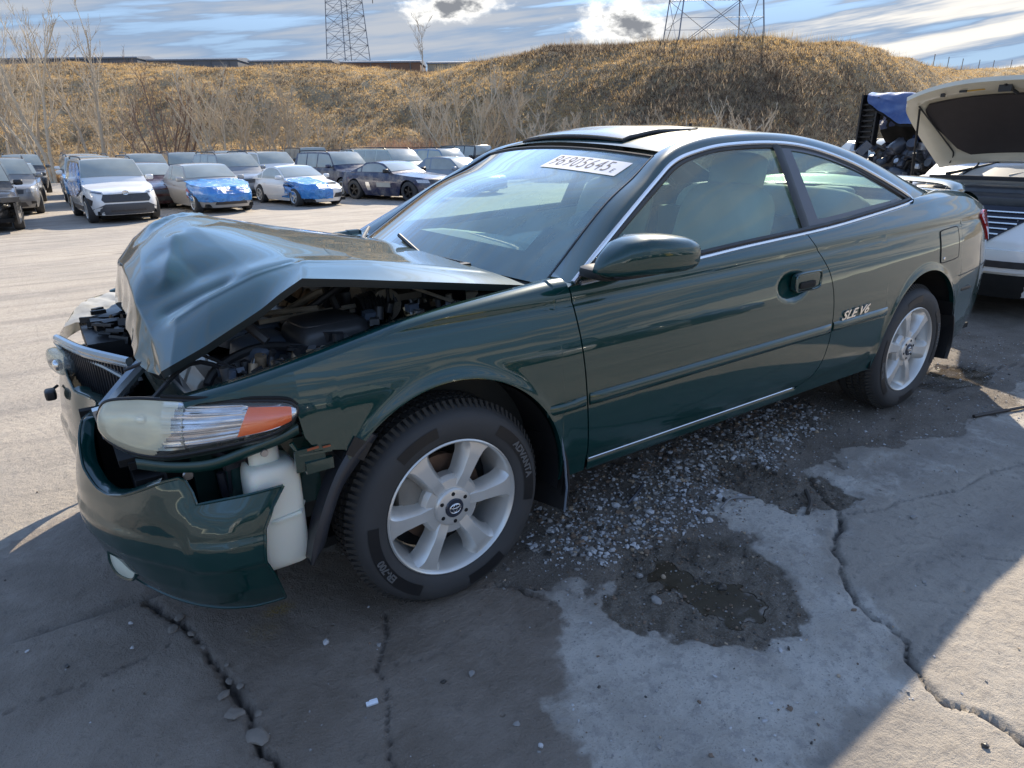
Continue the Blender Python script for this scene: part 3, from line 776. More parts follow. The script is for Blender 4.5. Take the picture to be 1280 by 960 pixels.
# --- wheels
def make_wheel(name='wheel', s=-1, front=True):
    """built about its own centre, outer face towards -y"""
    root_c = bpy.data.objects.new(name, None)
    t = MB()
    prof = [(.205, .015), (.215, .000), (.232, -.010), (.262, -.016), (.285, -.013), (.299, -.004), (.308, .010), (.315, .026), (.3185, .045)]
    for c in (.072, .108, .144):
        prof += [(.3195, c-.012), (.3185, c-.006), (.311, c-.005), (.311, c+.003), (.3185, c+.004)]
    prof += [(.3185, .170), (.314, .190), (.300, .205), (.26, .212), (.215, .200), (.205, .185)]
    t.lathe(prof, 96)
    tyre = t.build('tyre', RUBBER, None); sharp(tyre, 50)
    # tread blocks and shoulder sipes
    tb = MB(); nb = 96
    for i in range(nb):
        a = 2*math.pi*i/nb; ca, sa = math.cos(a), math.sin(a)
        R = Matrix(((ca, 0, -sa), (0, 1, 0), (sa, 0, ca)))
        tilt = Matrix.Rotation(.30, 3, 'X')
        for y, r, L, w in ((.024, .3145, .036, .0105), (.058, .319, .022, .0145), (.091, .3195, .024, .014), (.127, .3195, .024, .014)):
            Rm = R @ Matrix.Rotation(.35 if y > .03 else -.12, 3, 'X')
            if y < .03: Rm = Rm @ Matrix.Rotation(.55, 3, 'Z')
            off = .5 if (y in (.058, .127)) else 0
            aa = 2*math.pi*(i+off)/nb; ca2, sa2 = math.cos(aa), math.sin(aa); R2 = Matrix(((ca2, 0, -sa2), (0, 1, 0), (sa2, 0, ca2)))
            R3 = R2 @ (Matrix.Rotation(.35, 3, 'X') if y > .03 else Matrix.Rotation(-.75, 3, 'Z') @ Matrix.Rotation(0.05, 3, 'X'))
            tb.box((r*ca2, y, r*sa2), (.008, L, w), R3)
    trd = tb.build('tread', TREAD, None, smooth=False)
    # sidewall lettering band and words
    def arc_text(txt, size, r, a0, flipup=False):
        V, F = text_mesh(txt, size, .0008, 0, .001)
        W = []
        for x, y, z in V:
            rr = r+y; an = a0-x/r; W.append((rr*math.cos(an), -.0166-.0006+(-z)+.0, rr*math.sin(an)))
        return W, F
    lt = MB()
    for txt, a0 in (('ADVANTA', rad(22)), ('ER-700', rad(207))):
        W, F = arc_text(txt, .030, .2645, a0); lt.add(W, F)
    let = lt.build('sidewall_lettering', simple('raised tyre letters', (.10, .10, .10), .6), None, smooth=False)
    bands = []
    for a0, w in ((rad(22), .58), (rad(207), .58), (rad(115), .25), (rad(-68), .25)):
        V = []; n = 16
        for k in range(n+1):
            an = a0-w+2*w*k/n
            for r, y in ((.248, -.0140), (.281, -.0150)): V.append((r*math.cos(an), y-.0016, r*math.sin(an)))
        bd = MB(); bd.add(V, [(2*i, 2*i+1, 2*i+3, 2*i+2) for i in range(n)])
        bands.append(bd.build('sidewall_band', simple('glossy sidewall band', (.010, .010, .011), .35), None, smooth=False))
    # rim: barrel, flange, six spokes
    rm = MB()
    rm.lathe([(.206, .012), (.2165, .002), (.2175, -.004), (.2135, -.007), (.2085, -.003), (.2045, .010), (.198, .028), (.188, .06), (.184, .12), (.188, .17), (.205, .195)], 72)
    rim = rm.build('rim', ALLOY, None); sharp(rim, 60)
    sp = []
    # spoke plate by polar grid: thickness profile across the angle
    n_a, n_r = 36, 16
    def spoke_mesh(k):
        a0 = k*math.pi/3+rad(2); V = []; F = []
        rs = np.linspace(.060, .2065, n_r)
        for r in rs:
            t = (r-.06)/.1465
            half = np.interp(t, [0, .15, .35, .7, .9, 1], [.52, .42, .29, .245, .27, .37])
            y0 = np.interp(t, [0, .3, .8, 1], [.012, .004, .002, .004])
            for q in (-1, -.89, -.78, -.66, -.56, -.48, -.24, 0, .24, .48, .56, .66, .78, .89, 1):
                an = a0+q*half
                aq = abs(q)
                dep = np.interp(aq, [0, .48, .56, .78, 1], [0, 0, .004, .020, .050])
                V.append((r*math.cos(an), y0+dep, r*math.sin(an)))
        for i in range(n_r-1):
            for j in range(14): F.append((i*15+j, i*15+j+1, (i+1)*15+j+1, (i+1)*15+j))
        return V, F
    objs = [rim]
    for k in range(6):
        V, F = spoke_mesh(k); o = mesh_py('spoke', V, F, ALLOY, None); sharp(o, 30); sp.append(o)
    # hub web, cap, lug holes
    hb = MB(); hb.lathe([(.0, -.001), (.050, -.001), (.056, .001), (.060, .006), (.0605, .012), (.088, .014), (.098, .03), (.098, .06)], 48)
    hub = hb.build('hub', ALLOY, None); sharp(hub, 30)
    hc = MB(); hc.lathe([(0, -.006), (.028, -.006), (.0305, -.003), (.0305, .002)], 32); cap = hc.build('hub_cap', simple('navy cap', (.012, .016, .030), .3, Coat_Weight=.6), None)
    em = MB()
    def ell(cx, cz, a, b, rr): em.tube([(cx+a*math.cos(q), -.0072, cz+b*math.sin(q)) for q in np.linspace(0, 2*math.pi, 29)[:-1]], rr, 5, closed=True)
    ell(0, 0, .0185, .0150, .0013); ell(0, -.0004, .0062, .0125, .0011); ell(0, .0062, .0150, .0060, .0011)
    emb = em.build('emblem', TRIM, None)
    lugs = []
    for k in range(6):
        lg = MB(); a = k*math.pi/3+rad(32); lg.lathe([(.0, -.0018), (.0055, -.0018), (.0068, .0005)], 12, 'Y', (.0455*math.cos(a), -.0008, .0455*math.sin(a))); lugs.append(lg.build('lug_hole', MATTE, None))
    dk = MB(); dk.lathe([(.0, .075), (.06, .075), (.062, .085), (.14, .085), (.14, .105), (0, .105)], 40); disc = dk.build('brake_disc', RUST if front else simple('drum dark', (.05, .045, .04), .7), None)
    cp = MB(); cp.sell((-.105, .075, .03), (.05, .03, .085), .5, .5, 12, 8); cp.sell((-.10, .058, -.02), (.035, .018, .028), .5, .5, 10, 6); cal = cp.build('brake_caliper', simple('grey caliper', (.20, .19, .17), .6, .3, var=.4), None)
    bk = MB(); bk.lathe([(.0, .12), (.182, .12)], 32); back = bk.build('wheel_backing', MATTE, None)
    link(root_c)
    rs_ = MB()
    for o in [tyre, rim, disc, cal, back, trd, let, hub, cap, emb]+bands+lugs+sp: o.parent = root_c
    return root_c
wf = make_wheel('wheel', front=True); wf.parent = HERO; wf.location = (0, -.868, .320)
refresh_kids()
wr = dup_tree(wf, HERO); wr.location = (2.67, -.868, .320); wr.rotation_euler = (0, rad(14), 0)
for x in (0, 2.67):
    w = dup_tree(wf, HERO); w.location = (x, .868, .320); w.rotation_euler = (0, rad(33), math.pi)

# --- torn front bumper
def bumper():
    # plan curve of the face: near wheel end -> nose -> far end
    plan = np.array([(-.520, -.885), (-.56, -.880), (-.62, -.862), (-.70, -.815), (-.775, -.735), (-.835, -.63), (-.882, -.51), (-.905, -.41), (-.900, -.32), (-.868, -.22), (-.848, -.14), (-.862, -.05), (-.890, .05), (-.905, .18), (-.912, .32), (-.900, .46), (-.862, .58), (-.80, .68), (-.72, .76), (-.62, .83), (-.54, .865)])
    nu, nv = 150, 40
    C = catmull(plan, nu)
    y = C[:, 1]
    top = np.interp(y, [-.886, -.872, -.85, -.818, -.808, -.797, -.77, -.70, -.64, -.58, -.53, -.46, -.40, -.34, -.20, -.05, .05, .15, .30, .5, .7, .9],
                       [.545, .540, .535, .527, .560, .592, .583, .548, .520, .505, .510, .545, .600, .635, .615, .600, .600, .620, .650, .64, .60, .57])
    bot = np.interp(y, [-.886, -.86, -.80, -.6, -.4, -.2, 0, .3, .6, .9], [.195, .188, .190, .205, .225, .25, .27, .275, .26, .24])
    P = []
    for i in range(nu):
        n = C[min(i+1, nu-1)]-C[max(i-1, 0)]; n = np.array((-n[1], n[0])); n /= np.linalg.norm(n)
        if n[0]*(C[i, 0]+.3)+n[1]*C[i, 1] < 0: n = -n
        row = []
        for v in np.linspace(0, 1, nv):
            z = bot[i]+(top[i]-bot[i])*v
            zz = z
            o = float(np.interp(zz, [.18, .22, .27, .33, .352, .358, .40, .425, .431, .437, .48, .55, .60, .66], [-.075, -.050, -.028, -.012, -.008, .000, .001, .000, -.0065, -.0065, -.010, -.022, -.036, -.060]))
            # the near end of the cover is torn away from the wheel arch along a slant
            x, yy = C[i, 0]+n[0]*o, C[i, 1]+n[1]*o
            if y[i] < -.74:
                k = sstep(-y[i], .74, .886); a = np.interp(zz, [.19, .27, .36, .45, .50, .545], [.010, -.008, -.030, -.022, .004, .040])
                x += k*a
            row.append((x, yy, z))
        P.append(row)
    P = np.array(P)
    P[..., 0] += fbm2(P[..., 1], P[..., 2], 5, 9, 2)*.010
    o = grid_obj('front_bumper', P, GREEN, HERO, flip=False)
    # rolled top edge and inner face
    top_e = P[:, -1]; mb = MB()
    inner = P.copy(); cx, cyc = -.35, 0
    d = np.stack([inner[..., 0]-cx, inner[..., 1]-cyc], -1); d /= np.linalg.norm(d, axis=-1, keepdims=True)
    inner[..., :2] -= d*.006
    grid_obj('bumper_inner', inner, simple('bumper inner face', (.015, .016, .016), .6), o)
    for edge in (P[:, -1], P[0, :], P[:, 0]):
        q = edge.copy(); mb.tube(q, .0042, 6)
    rim_e = mb.build('bumper_edge', GREEN, o)
    # upper return flange round the lamp opening
    fl = []
    for i in range(28, 92):
        e = P[i, -1]; dd = np.array((cx-e[0], cyc-e[1], 0)); dd /= np.linalg.norm(dd)
        fl.append([e, e+dd*.018+[0, 0, .006], e+dd*.045+[0, 0, -.004]])
    grid_obj('bumper_flange', np.array(fl), GREEN, o)
    # fog lamp let into the lower corner
    i = int(np.argmin(abs(y+.535)))
    c = P[i, 6]+np.array((0, 0, .012)); n = np.array((-.88, -.47, 0.05)); n /= np.linalg.norm(n)
    tx = np.array((-n[1], n[0], 0)); tx /= np.linalg.norm(tx); tz = np.cross(n, tx); tz = tz if tz[2] > 0 else -tz
    V = [c+n*.008+[0, 0, .012]]; k = 26; F = []
    for q in range(k):
        a = 2*math.pi*q/k; V.append(c+n*(.004)+tx*.056*math.copysign(abs(math.cos(a))**.7, math.cos(a))+tz*(.050*math.sin(a)+.010)+tz*.014*math.cos(a)*0)
    for q in range(k): F.append((0, 1+q, 1+(q+1) % k))
    for q in range(k): V.append(V[1+q]*1-n*.03)
    for q in range(k): F.append((1+q, 1+k+q, 1+k+(q+1) % k, 1+(q+1) % k))
    V[0] = V[0]+n*.010
    fo = mesh_py('fog_lamp', V, F, simple('fog lamp glass', (.62, .66, .56), .10, var=.25, scale=18, Coat_Weight=1.0), HERO); sharp(fo, 50)
    mb = MB(); mb.tube([V[1+q] for q in range(k)], .005, 6, closed=True); mb.build('fog_lamp_bezel', GREEN, fo)
    # far turn signal clip dangling
    mb = MB(); mb.sell((-.925, .26, .545), (.018, .03, .018), .5, .5, 10, 6); mb.tube([(-.90, .30, .56), (-.93, .27, .55)], .005, 6); mb.sell((-.90, .40, .62), (.012, .014, .009), .5, .5, 8, 5); tag(mb.build('broken_clip', BLACK, o), kind='stuff')
    # far bumper side moulding line and lower grille opening
    return o
bumper()

# --- grille, knocked askew
def grille():
    a = np.array((-.700, -.14, .712)); b = np.array((-.868, .33, .708))      # top edge, near end -> far end
    c = np.array((-.735, -.02, .625)); d = np.array((-.845, .30, .640))
    out = np.array((-(b-a)[1], (b-a)[0], 0)); out /= np.linalg.norm(out); out = out if out[0] < 0 else -out
    up = np.array((0, 0, 1.0))
    L = lambda p, q, t: p*(1-t)+q*t
    g = MB()
    # frame: shield outline, wide top, narrowing below
    O = [a, L(a, b, .5)+out*.022, b, L(b, d, .5)+[0, .0, -.0], np.array((-.812, .20, .585)), np.array((-.768, .04, .560)), np.array((-.722, -.09, .618))]
    fr = catmull(np.array(O+[O[0]]), 60)
    g.tube(fr, .011, 8, closed=False)
    g.tube(catmull(np.array([a+[0, 0, .012], L(a, b, .5)+out*.022+[0, 0, .014], b+[0, 0, .012]]), 20), .013, 8)
    g.tube(catmull(np.array([L(a, O[6], .55), L(a, d, .42)+out*.014, L(b, d, .62)]), 16), .0085, 8)
    gr = g.build('grille', simple('blue grey satin grille frame', (.30, .35, .39), .20, .6, Coat_Weight=.6), HERO)
    bl = MB(); cen = np.mean(fr, 0)-out*.028
    bl.add([cen]+list(fr-out*.028), [(0, i+1, i+2) for i in range(59)]); bl.build('grille_backing', MATTE, gr)
    slat = None
    cx = np.array([f for f in fr])
    for i in range(30):
        t = (i+.5)/30; p = L(a, b, t)+out*.020*math.sin(math.pi*t)
        # lower bound: intersect the outline
        s_h = (cx-a)@((b-a)/np.linalg.norm(b-a))/np.linalg.norm(b-a)
        low = cx[(abs(s_h-t) < .05)][:, 2].min() if (abs(s_h-t) < .05).any() else .68
        m = MB(); h = max(.012, p[2]-low); m.box((p[0]-out[0]*.010, p[1]-out[1]*.010, (p[2]+low)/2), (.016, .0034, h), rotz(math.atan2(out[1], out[0])))
        m.build('slat', ENGBLACK, gr, smooth=False)
    # near end strut: broken grille surround leaning from the bonnet nose to the lamp
    m = MB(); m.tube([(-.678, -.30, .757), (-.74, -.33, .712), (-.800, -.355, .665)], [.020, .019, .017], 8); m.box((-.812, -.36, .625), (.022, .030, .085), roty(-.12))
    m.tube([(-.672, -.265, .750), (-.735, -.300, .700), (-.792, -.34, .655)], .008, 6)
    m.build('grille_surround', simple('blue grey satin grille frame', (.16, .20, .22), .22), gr)
grille()

# --- headlights
def headlight(s):
    top = np.array([(-.822, -.630, .742), (-.800, -.668, .782), (-.745, -.716, .792), (-.690, -.752, .788), (-.62, -.792, .780), (-.55, -.822, .773), (-.48, -.847, .765), (-.437, -.859, .756), (-.418, -.862, .738)])
    bot = np.array([(-.822, -.640, .728), (-.815, -.672, .690), (-.770, -.722, .662), (-.710, -.765, .652), (-.64, -.803, .660), (-.56, -.835, .671), (-.49, -.858, .683), (-.445, -.866, .701), (-.420, -.864, .727)])
    T, Bt = catmull(top, 110), catmull(bot, 110); P = []
    for i in range(110):
        nrm = np.array((-.75+.75*i/110, -.62, 0)); nrm /= np.linalg.norm(nrm); row = []
        for v in np.linspace(0, 1, 32):
            p = Bt[i]*(1-v)+T[i]*v; p = p+nrm*.022*math.sin(math.pi*v)**.7*min(1, (i+.5)/12, (110.5-i)/10); row.append(p)
        P.append(row)
    P = np.array(P)
    Q = P.copy(); Q[..., :2] -= np.array((-.4, -.65))*.022; Q[..., 2] = .715+(Q[..., 2]-.715)*.93
    m = (lambda A: A) if s < 0 else mir
    lens = glass('hazed headlight lens', (.97, .97, .96), film=.03, gloss=1.4, filmcol=(.8, .8, .7))
    haze = simple('yellowed lens plastic', (.72, .74, .58), .16, var=.25, scale=7, Coat_Weight=1.0)
    # material split along the lens: main beam (hazed), clear reflector, amber
    nv = 32; F = gridF(110, 32); mi = []
    for f in F:
        c = P.reshape(-1, 3)[f].mean(0); i = (f // nv).mean()
        mi.append(0 if i < 46+(c[2]-.72)*150-30*max(0, c[2]-.72)**.5 else 1)
    haze = glass('yellowed cloudy lens', (.95, .95, .88), film=.38, gloss=1.7, filmcol=(.88, .84, .62))
    h = mesh_np('headlight', m(P).reshape(-1, 3), F if s < 0 else F[:, ::-1], [haze, lens], HERO, True, mi)
    # ribbed reflector and amber indicator behind the clear part
    refl = simple('silver reflector', (.80, .81, .84), .14, .9, var=.15, scale=30)
    Rg = Q[40:110:2, ::2].copy()
    for i in range(Rg.shape[0]):
        for j in range(16): Rg[i, j, 1] += .004*math.sin(j*2.6)*(i < 24)
    Rg = np.array([catmull(Rg[i], 40) for i in range(len(Rg))])
    for j in range(40): Rg[:16, j, 1] += .006*((j % 3) == 0)
    grid_obj('reflector', m(Rg), refl, h, smooth=False)
    Bq = Q[2:50:2, 1::2].copy(); bi = np.linspace(0, 1, Bq.shape[0])[:, None]; bj = np.linspace(-1, 1, Bq.shape[1])[None]; Bq[..., 0] += .045*np.sin(bi*math.pi)*(1-bj**2); Bq[..., 1] += .05*np.sin(bi*math.pi)*(1-bj**2)
    grid_obj('main_reflector', m(Bq), simple('dull lamp reflector', (.55, .56, .50), .25, .6, var=.2), h)
    mb = MB(); mb.sell(tuple(m(np.array([(-.735, -.655, .715)]))[0]), (.018, .018, .018), 1, 1, 12, 8); mb.build('bulb', CHROME, h)
    A = P[70:100:3, 6:27:2].copy(); A[..., :2] -= np.array((-.25, -.75))*.006
    for i in range(10):
        for j in range(11): A[i, j, 0] += (.030*(j/10)-.010)*(1-i/9)
    grid_obj('indicator', m(A), AMBER, h)
    rim_ = np.concatenate([T, Bt[::-1]])[::2]; mb = MB(); mb.tube(m(rim_), .0045, 6, closed=True); mb.build('headlight_seal', SEAL, h)
    mb = MB(); mb.tube(m(T[40:]+[0.0, .002, .007]), .005, 6); mb.build('headlight_gap', MATTE, h)
    # shroud below the lamp
    sh = []
    for i in range(110):
        p = Bt[i]; sh.append([p+[0.004, .004, -.004], p+[.004, .01, -.016], p+[.012, .03, -.024], p+[.03, .06, -.03]])
    grid_obj('headlight_shroud', m(np.array(sh)), simple('dark lamp shroud', (.012, .022, .022), .3, Coat_Weight=.7), h)
    return h
headlight(-1)
# far headlight, seen edge-on behind the bonnet nose
def far_lamp():
    T = catmull(np.array([(-.84, .42, .735), (-.78, .56, .775), (-.70, .68, .785), (-.58, .77, .775)]), 24); Bt = catmull(np.array([(-.86, .42, .665), (-.83, .56, .665), (-.755, .69, .665), (-.62, .79, .67)]), 24)
    P = np.array([[Bt[i]*(1-v)+T[i]*v+np.array((-.6, .4, 0))*.02*math.sin(math.pi*v) for v in np.linspace(0, 1, 9)] for i in range(24)])
    h = grid_obj('headlight', P, simple('yellowed lens plastic', (.54, .55, .43), .18), HERO); h['label'] = 'far headlight with its clear lens seen from behind'
    top = np.array([[T[i]*(1-v)+np.array((-.56, .50, .745))*v*1.0 for v in np.linspace(0, .8, 7)] for i in range(24)])
    top[..., 2] += fbm2(top[..., 0], top[..., 1], 30, 3, 3)*.014
    grid_obj('headlight_housing', top, simple('dusty grey lamp housing', (.34, .34, .32), .5, var=.5, scale=30), h)
    # lamp capsule in the bumper corner
    m = MB(); m.sell((-.872, .31, .640), (.03, .10, .045), .7, .7, 16, 10, rotz(.25)); o = m.build('turn_signal', glass('clear lamp', (.7, .75, .72), film=.2), HERO)
    m = MB(); m.sell((-.885, .27, .640), (.016, .022, .02), .8, .8); m.build('bulb', CHROME, o)
far_lamp()

# --- structure showing behind the torn bumper
def front_structure():
    m = MB(); m.box((-.60, 0, .31), (.10, 1.30, .09)); m.box((-.60, -.60, .47), (.05, .05, .35)); m.box((-.60, .60, .47), (.05, .05, .35)); m.box((-.63, 0, .70), (.07, 1.30, .05))
    m.box((-.46, -.705, .50), (.24, .035, .20)); m.box((-.52, -.66, .52), (.05, .09, .24)); m.box((-.62, -.635, .50), (.05, .03, .25)); m.box((-.42, -.55, .45), (.4, .06, .12))
    m.build('radiator_support', GREENIN, HERO, smooth=False)
    m = MB()
    for i in range(20): m.box((-.555, -.5+i*.052, .50), (.03, .012, .34))
    m.box((-.54, 0, .5), (.02, 1.1, .36)); m.build('radiator', simple('radiator grey', (.05, .05, .052), .5), HERO, smooth=False)
    m = MB(); m.box((-.74, -.10, .47), (.07, 1.0, .13)); m.box((-.68, -.42, .45), (.10, .05, .09)); m.box((-.68, .42, .45), (.10, .05, .09)); m.build('crash_bar', BLACK, HERO, smooth=False)
    m = MB(); m.box((-.52, 0, .42), (.03, 1.56, .42)); m.box((-.64, -.56, .42), (.16, .03, .34), rotz(.5)); m.box((-.70, -.40, .56), (.16, .32, .02)); m.box((-.68, -.46, .36), (.16, .34, .02)); m.box((-.69, -.14, .40), (.335, .03, .40)); m.box((-.70, -.27, .42), (.26, .02, .36)); m.box((-.69, -.35, .57), (.22, .40, .02)); m.build('bumper_dark_fill', MATTE, HERO, smooth=False)  # added black boxes stand in for the shade inside the bumper opening
    # lamp support rail with bolts, below the headlight
    rail = catmull(np.array([(-.77, -.70, .625), (-.70, -.745, .612), (-.62, -.785, .612), (-.54, -.815, .636), (-.46, -.838, .660), (-.42, -.848, .678)]), 30)
    P = np.array([[p+[0, 0, .014], p+[0, -.006, .008], p+[0, -.006, -.012], p+[.004, .03, -.020]] for p in rail])
    o = grid_obj('lamp_rail', P, GREENIN, HERO)
    m = MB(); m.lathe([(0, -.004), (.011, -.004), (.013, 0), (.013, .004)], 12, 'Y', (-.665, -.71, .565)); m.lathe([(0, -.004), (.009, -.004), (.010, 0)], 10, 'Y', (-.505, -.836, .630)); tag(m.build('bolt', STEEL, o), kind='stuff')
    # bracket at the front lower tip of the wing
    m = MB(); m.box((-.405, -.868, .600), (.075, .012, .060), rotz(-.05)); m.box((-.385, -.872, .578), (.070, .016, .030)); m.tube([(-.445, -.862, .650), (-.43, -.868, .615), (-.35, -.875, .612)], .006, 6); m.box((-.37, -.87, .628), (.05, .014, .018))
    m.build('wing_bracket', GREEN, HERO)
    m = MB(); m.box((-.40, -.885, .632), (.03, .004, .005), rotz(.1)); m.box((-.365, -.884, .628), (.02, .004, .004)); m.build('rust_nick', simple('rust', (.30, .08, .03), .8), HERO)
    # washer reservoir
    m = MB(); m.sell((-.485, -.775, .435), (.066, .062, .150), .28, .35, 24, 16); m.sell((-.495, -.755, .585), (.040, .045, .055), .5, .5, 18, 10)
    m.tube([(-.553+.0, -.80, .43), (-.50, -.842, .438), (-.44, -.842, .444), (-.417, -.80, .45)], .006, 6)
    m.build('washer_reservoir', WHITEPL, HERO)
    m = MB(); m.box((-.56, -.73, .575), (.05, .02, .02), rotz(.3)); m.tube([(-.57, -.72, .59), (-.575, -.72, .50), (-.58, -.70, .42)], .006, 6); m.tube([(-.60, -.70, .61), (-.55, -.74, .585), (-.52, -.76, .60)], .010, 8); m.tube([(-.59, -.71, .55), (-.585, -.715, .47), (-.595, -.70, .40)], .012, 6)
    m.build('hose', simple('dark hose', (.02, .02, .026), .45), HERO)
    # arch liner hanging loose in front of the tyre
    pa = catmull(np.array([(-.255, -.885, .640), (-.300, -.885, .610), (-.352, -.884, .540), (-.395, -.882, .450), (-.425, -.880, .370), (-.442, -.878, .305)]), 30)
    pb = catmull(np.array([(-.225, -.880, .618), (-.285, -.884, .560), (-.335, -.882, .500), (-.372, -.880, .420), (-.400, -.878, .345), (-.432, -.876, .312)]), 30)
    P = np.array([[a*(1-v)+b*v+np.array((0, -.012*math.sin(math.pi*v), 0)) for v in np.linspace(0, 1, 6)] for a, b in zip(pa, pb)])
    o = grid_obj('arch_liner', P, simple('scuffed liner plastic', (.020, .022, .028), .35, var=.5), HERO, skirt=(.004, .06, 0))
    m = MB(); m.box((-.285, -.892, .602), (.055, .006, .05), roty(.6)); m.build('liner_clip_plate', BLACK, o)
    # black rear half of the liner and the mud flap
    for (cx, s, a0, a1) in ((0, -1, -.18, 1.1), (2.68, -1, -.35, .5), (0, 1, -.18, 1.1), (2.68, 1, -.35, .5)):
        P = np.array([[(cx+(.380+k*.0)*math.cos(a), s*y, .338+.380*math.sin(a)) for k, y in enumerate((.888, .86, .80, .70))] for a in np.linspace(a0, a1, 20)])
        grid_obj('arch_liner', P, BLACK, HERO)
    for s in (-1, 1):
        a = [(.374, s*.897, .46), (.392, s*.899, .36), (.402, s*.899, .27), (.396, s*.897, .185)]; b = [(.352, s*.75, .44), (.360, s*.74, .36), (.366, s*.74, .27), (.360, s*.76, .180)]
        P = np.array([[np.array(p)*(1-v)+np.array(q)*v for v in np.linspace(0, 1, 5)] for p, q in zip(catmull(np.array(a), 14), catmull(np.array(b), 14))]); P[..., 0] += .012*np.sin(np.linspace(0, 3, 14))[:, None]
        grid_obj('mud_flap', P, BLACK, HERO, skirt=(.008, 0, 0))
        P2 = P.copy(); P2[..., 0] += 2.668; P2[..., 2] = .20+(P2[..., 2]-.185)*.9; grid_obj('mud_flap', P2, BLACK, HERO, skirt=(.008, 0, 0))
        m = MB(); m.tube([(.376, s*.901, .47), (.394, s*.903, .37), (.404, s*.903, .27), (.398, s*.90, .185)], .004, 6); m.build('flap_edge', simple('scuffed edge', (.13, .16, .20), .4), HERO)
front_structure()

# --- engine bay
def engine_bay():
    m = MB(); m.box((.16, 0, .34), (.9, 1.3, .06)); m.box((.47, 0, .60), (.04, 1.42, .56)); m.box((-.10, 0, .45), (.65, .9, .16))
    for s in (-1, 1):
        m.box((-.05, s*.70, .56), (.95, .03, .42)); m.lathe([(.13, 0), (.13, .22), (.09, .24), (0, .24)], 20, 'Z', (.12, s*.58, .58))
    m.build('engine_bay_wall', simple('dark bay', (.010, .014, .014), .6, var=.5), HERO, smooth=False)
    rnd = random.Random(11)
    # wing rail with bolts (dark lip beside the bonnet opening)
    for s in (-1, 1):
        P = np.array([[(x, s*(.760), float(FT(x))-.022), (x, s*.700, float(FT(x))-.040), (x, s*.690, float(FT(x))-.11)] for x in np.linspace(-.62, .42, 30)])
        grid_obj('wing_rail', P, simple('wing rail black green', (.008, .014, .015), .4), HERO)
    mats = [ENGBLACK, STEEL, BRONZE, simple('hose rubber', (.030, .030, .032), .5), simple('grey blue plastic', (.12, .15, .20), .4, var=.4), simple('dusty sun-toned alloy', (.48, .42, .33), .5, .3, var=.4)]  # raised colours stand in for sunlight reaching into the shaded bay
    # air cleaner: big rounded black box beside the near wing
    a = MB(); a.sell((-.200, -.490, .775), (.118, .100, .085), .45, .45, 24, 14, rotz(.12)); a.sell((-.205, -.488, .838), (.095, .080, .024), .4, .4, 20, 8, rotz(.12))
    o = a.build('air_cleaner', simple('worn black plastic', (.055, .055, .058), .38, var=.5, scale=8), HERO)
    a = MB()
    for k in range(9): a.lathe([(.052, -.006), (.060, 0), (.052, .006)], 18, 'X', (-.055+k*.014, -.40+k*.006, .830))
    a.build('intake_bellows', mats[3], o)
    # fuse and relay box
    a = MB(); a.sell((-.375, -.44, .765), (.085, .065, .050), .35, .35, 20, 8, rotz(.5) @ rotx(.2)); a.sell((-.39, -.30, .80), (.10, .07, .028), .35, .35, 20, 8, rotz(.3)); a.build('relay_box', mats[4], HERO)
    # battery with silver clamp area
    a = MB(); a.box((-.44, -.50, .66), (.17, .16, .16), rotz(.1)); a.build('battery', ENGBLACK, HERO, smooth=False)
    a = MB()
    for k in range(7): a.box((-.505+.017*k, -.585+.003*k, .715+.004*(k % 2)), (.008, .07, .06), rotz(.25) @ roty(.2))
    a.box((-.45, -.60, .70), (.09, .02, .05), rotz(.3)); a.build('crushed_foil_shield', simple('bright crumpled foil', (.75, .74, .72), .3, .8, var=.2, scale=40), HERO, smooth=False)
    # V6: covers, manifold, runners, pulleys
    a = MB(); a.box((.0, -.02, .66), (.42, .62, .22)); a.sell((.06, .02, .83), (.16, .30, .065), .4, .4, 20, 10)
    a.build('engine_block', mats[0], HERO)
    a = MB()
    for k in range(6): a.tube([(-.16, -.22+k*.085, .74), (-.10, -.22+k*.085, .84), (.02, -.22+k*.085, .875), (.12, -.22+k*.085, .86)], .019, 8)
    a.tube([(.12, -.28, .87), (.12, .28, .87)], .035, 10); a.build('intake_runner', mats[2], HERO)
    a = MB(); a.box((.08, -.34, .855), (.20, .09, .022), rotz(.1)); a.box((.10, -.30, .89), (.16, .05, .018), rotz(.12)); a.cyl((.04, -.40, .84), (.04, -.33, .84), .055, 16); a.cyl((-.02, -.30, .86), (.06, -.28, .86), .04, 14); a.build('throttle_body', mats[5], HERO)
    a = MB(); a.box((.20, -.60, .835), (.06, .10, .034), rotz(.15)); a.box((.20, -.60, .857), (.04, .09, .012), rotz(.15)); a.cyl((.15, -.62, .80), (.15, -.62, .86), .022, 12); a.build('brake_reservoir', simple('pale blue grey plastic', (.35, .40, .48), .4), HERO)
    # struts, bars, cables seen crossing the bay
    a = MB(); a.tube([(.20, -.64, .86), (.10, -.47, .905), (.06, -.36, .93)], .006, 6); a.tube([(.46, -.55, .895), (.36, -.62, .90), (.30, -.69, .885)], .007, 6); a.tube([(.44, -.42, .90), (.33, -.66, .895)], .005, 6); a.box((.36, -.64, .893), (.02, .07, .012), rotz(.5)); a.build('brace_rod', mats[5], HERO)
    a = MB()
    for k in range(16):
        p0 = Vector((rnd.uniform(-.5, .35), rnd.uniform(-.66, -.15), rnd.uniform(.68, .86))); p2 = p0+Vector((rnd.uniform(-.28, .28), rnd.uniform(-.2, .3), rnd.uniform(-.08, .06))); p1 = (p0+p2)/2+Vector((0, 0, rnd.uniform(.03, .10)))
        a.tube(catmull(np.array([p0, p1, p2]), 10), rnd.choice((.005, .007, .010, .013)), 6)
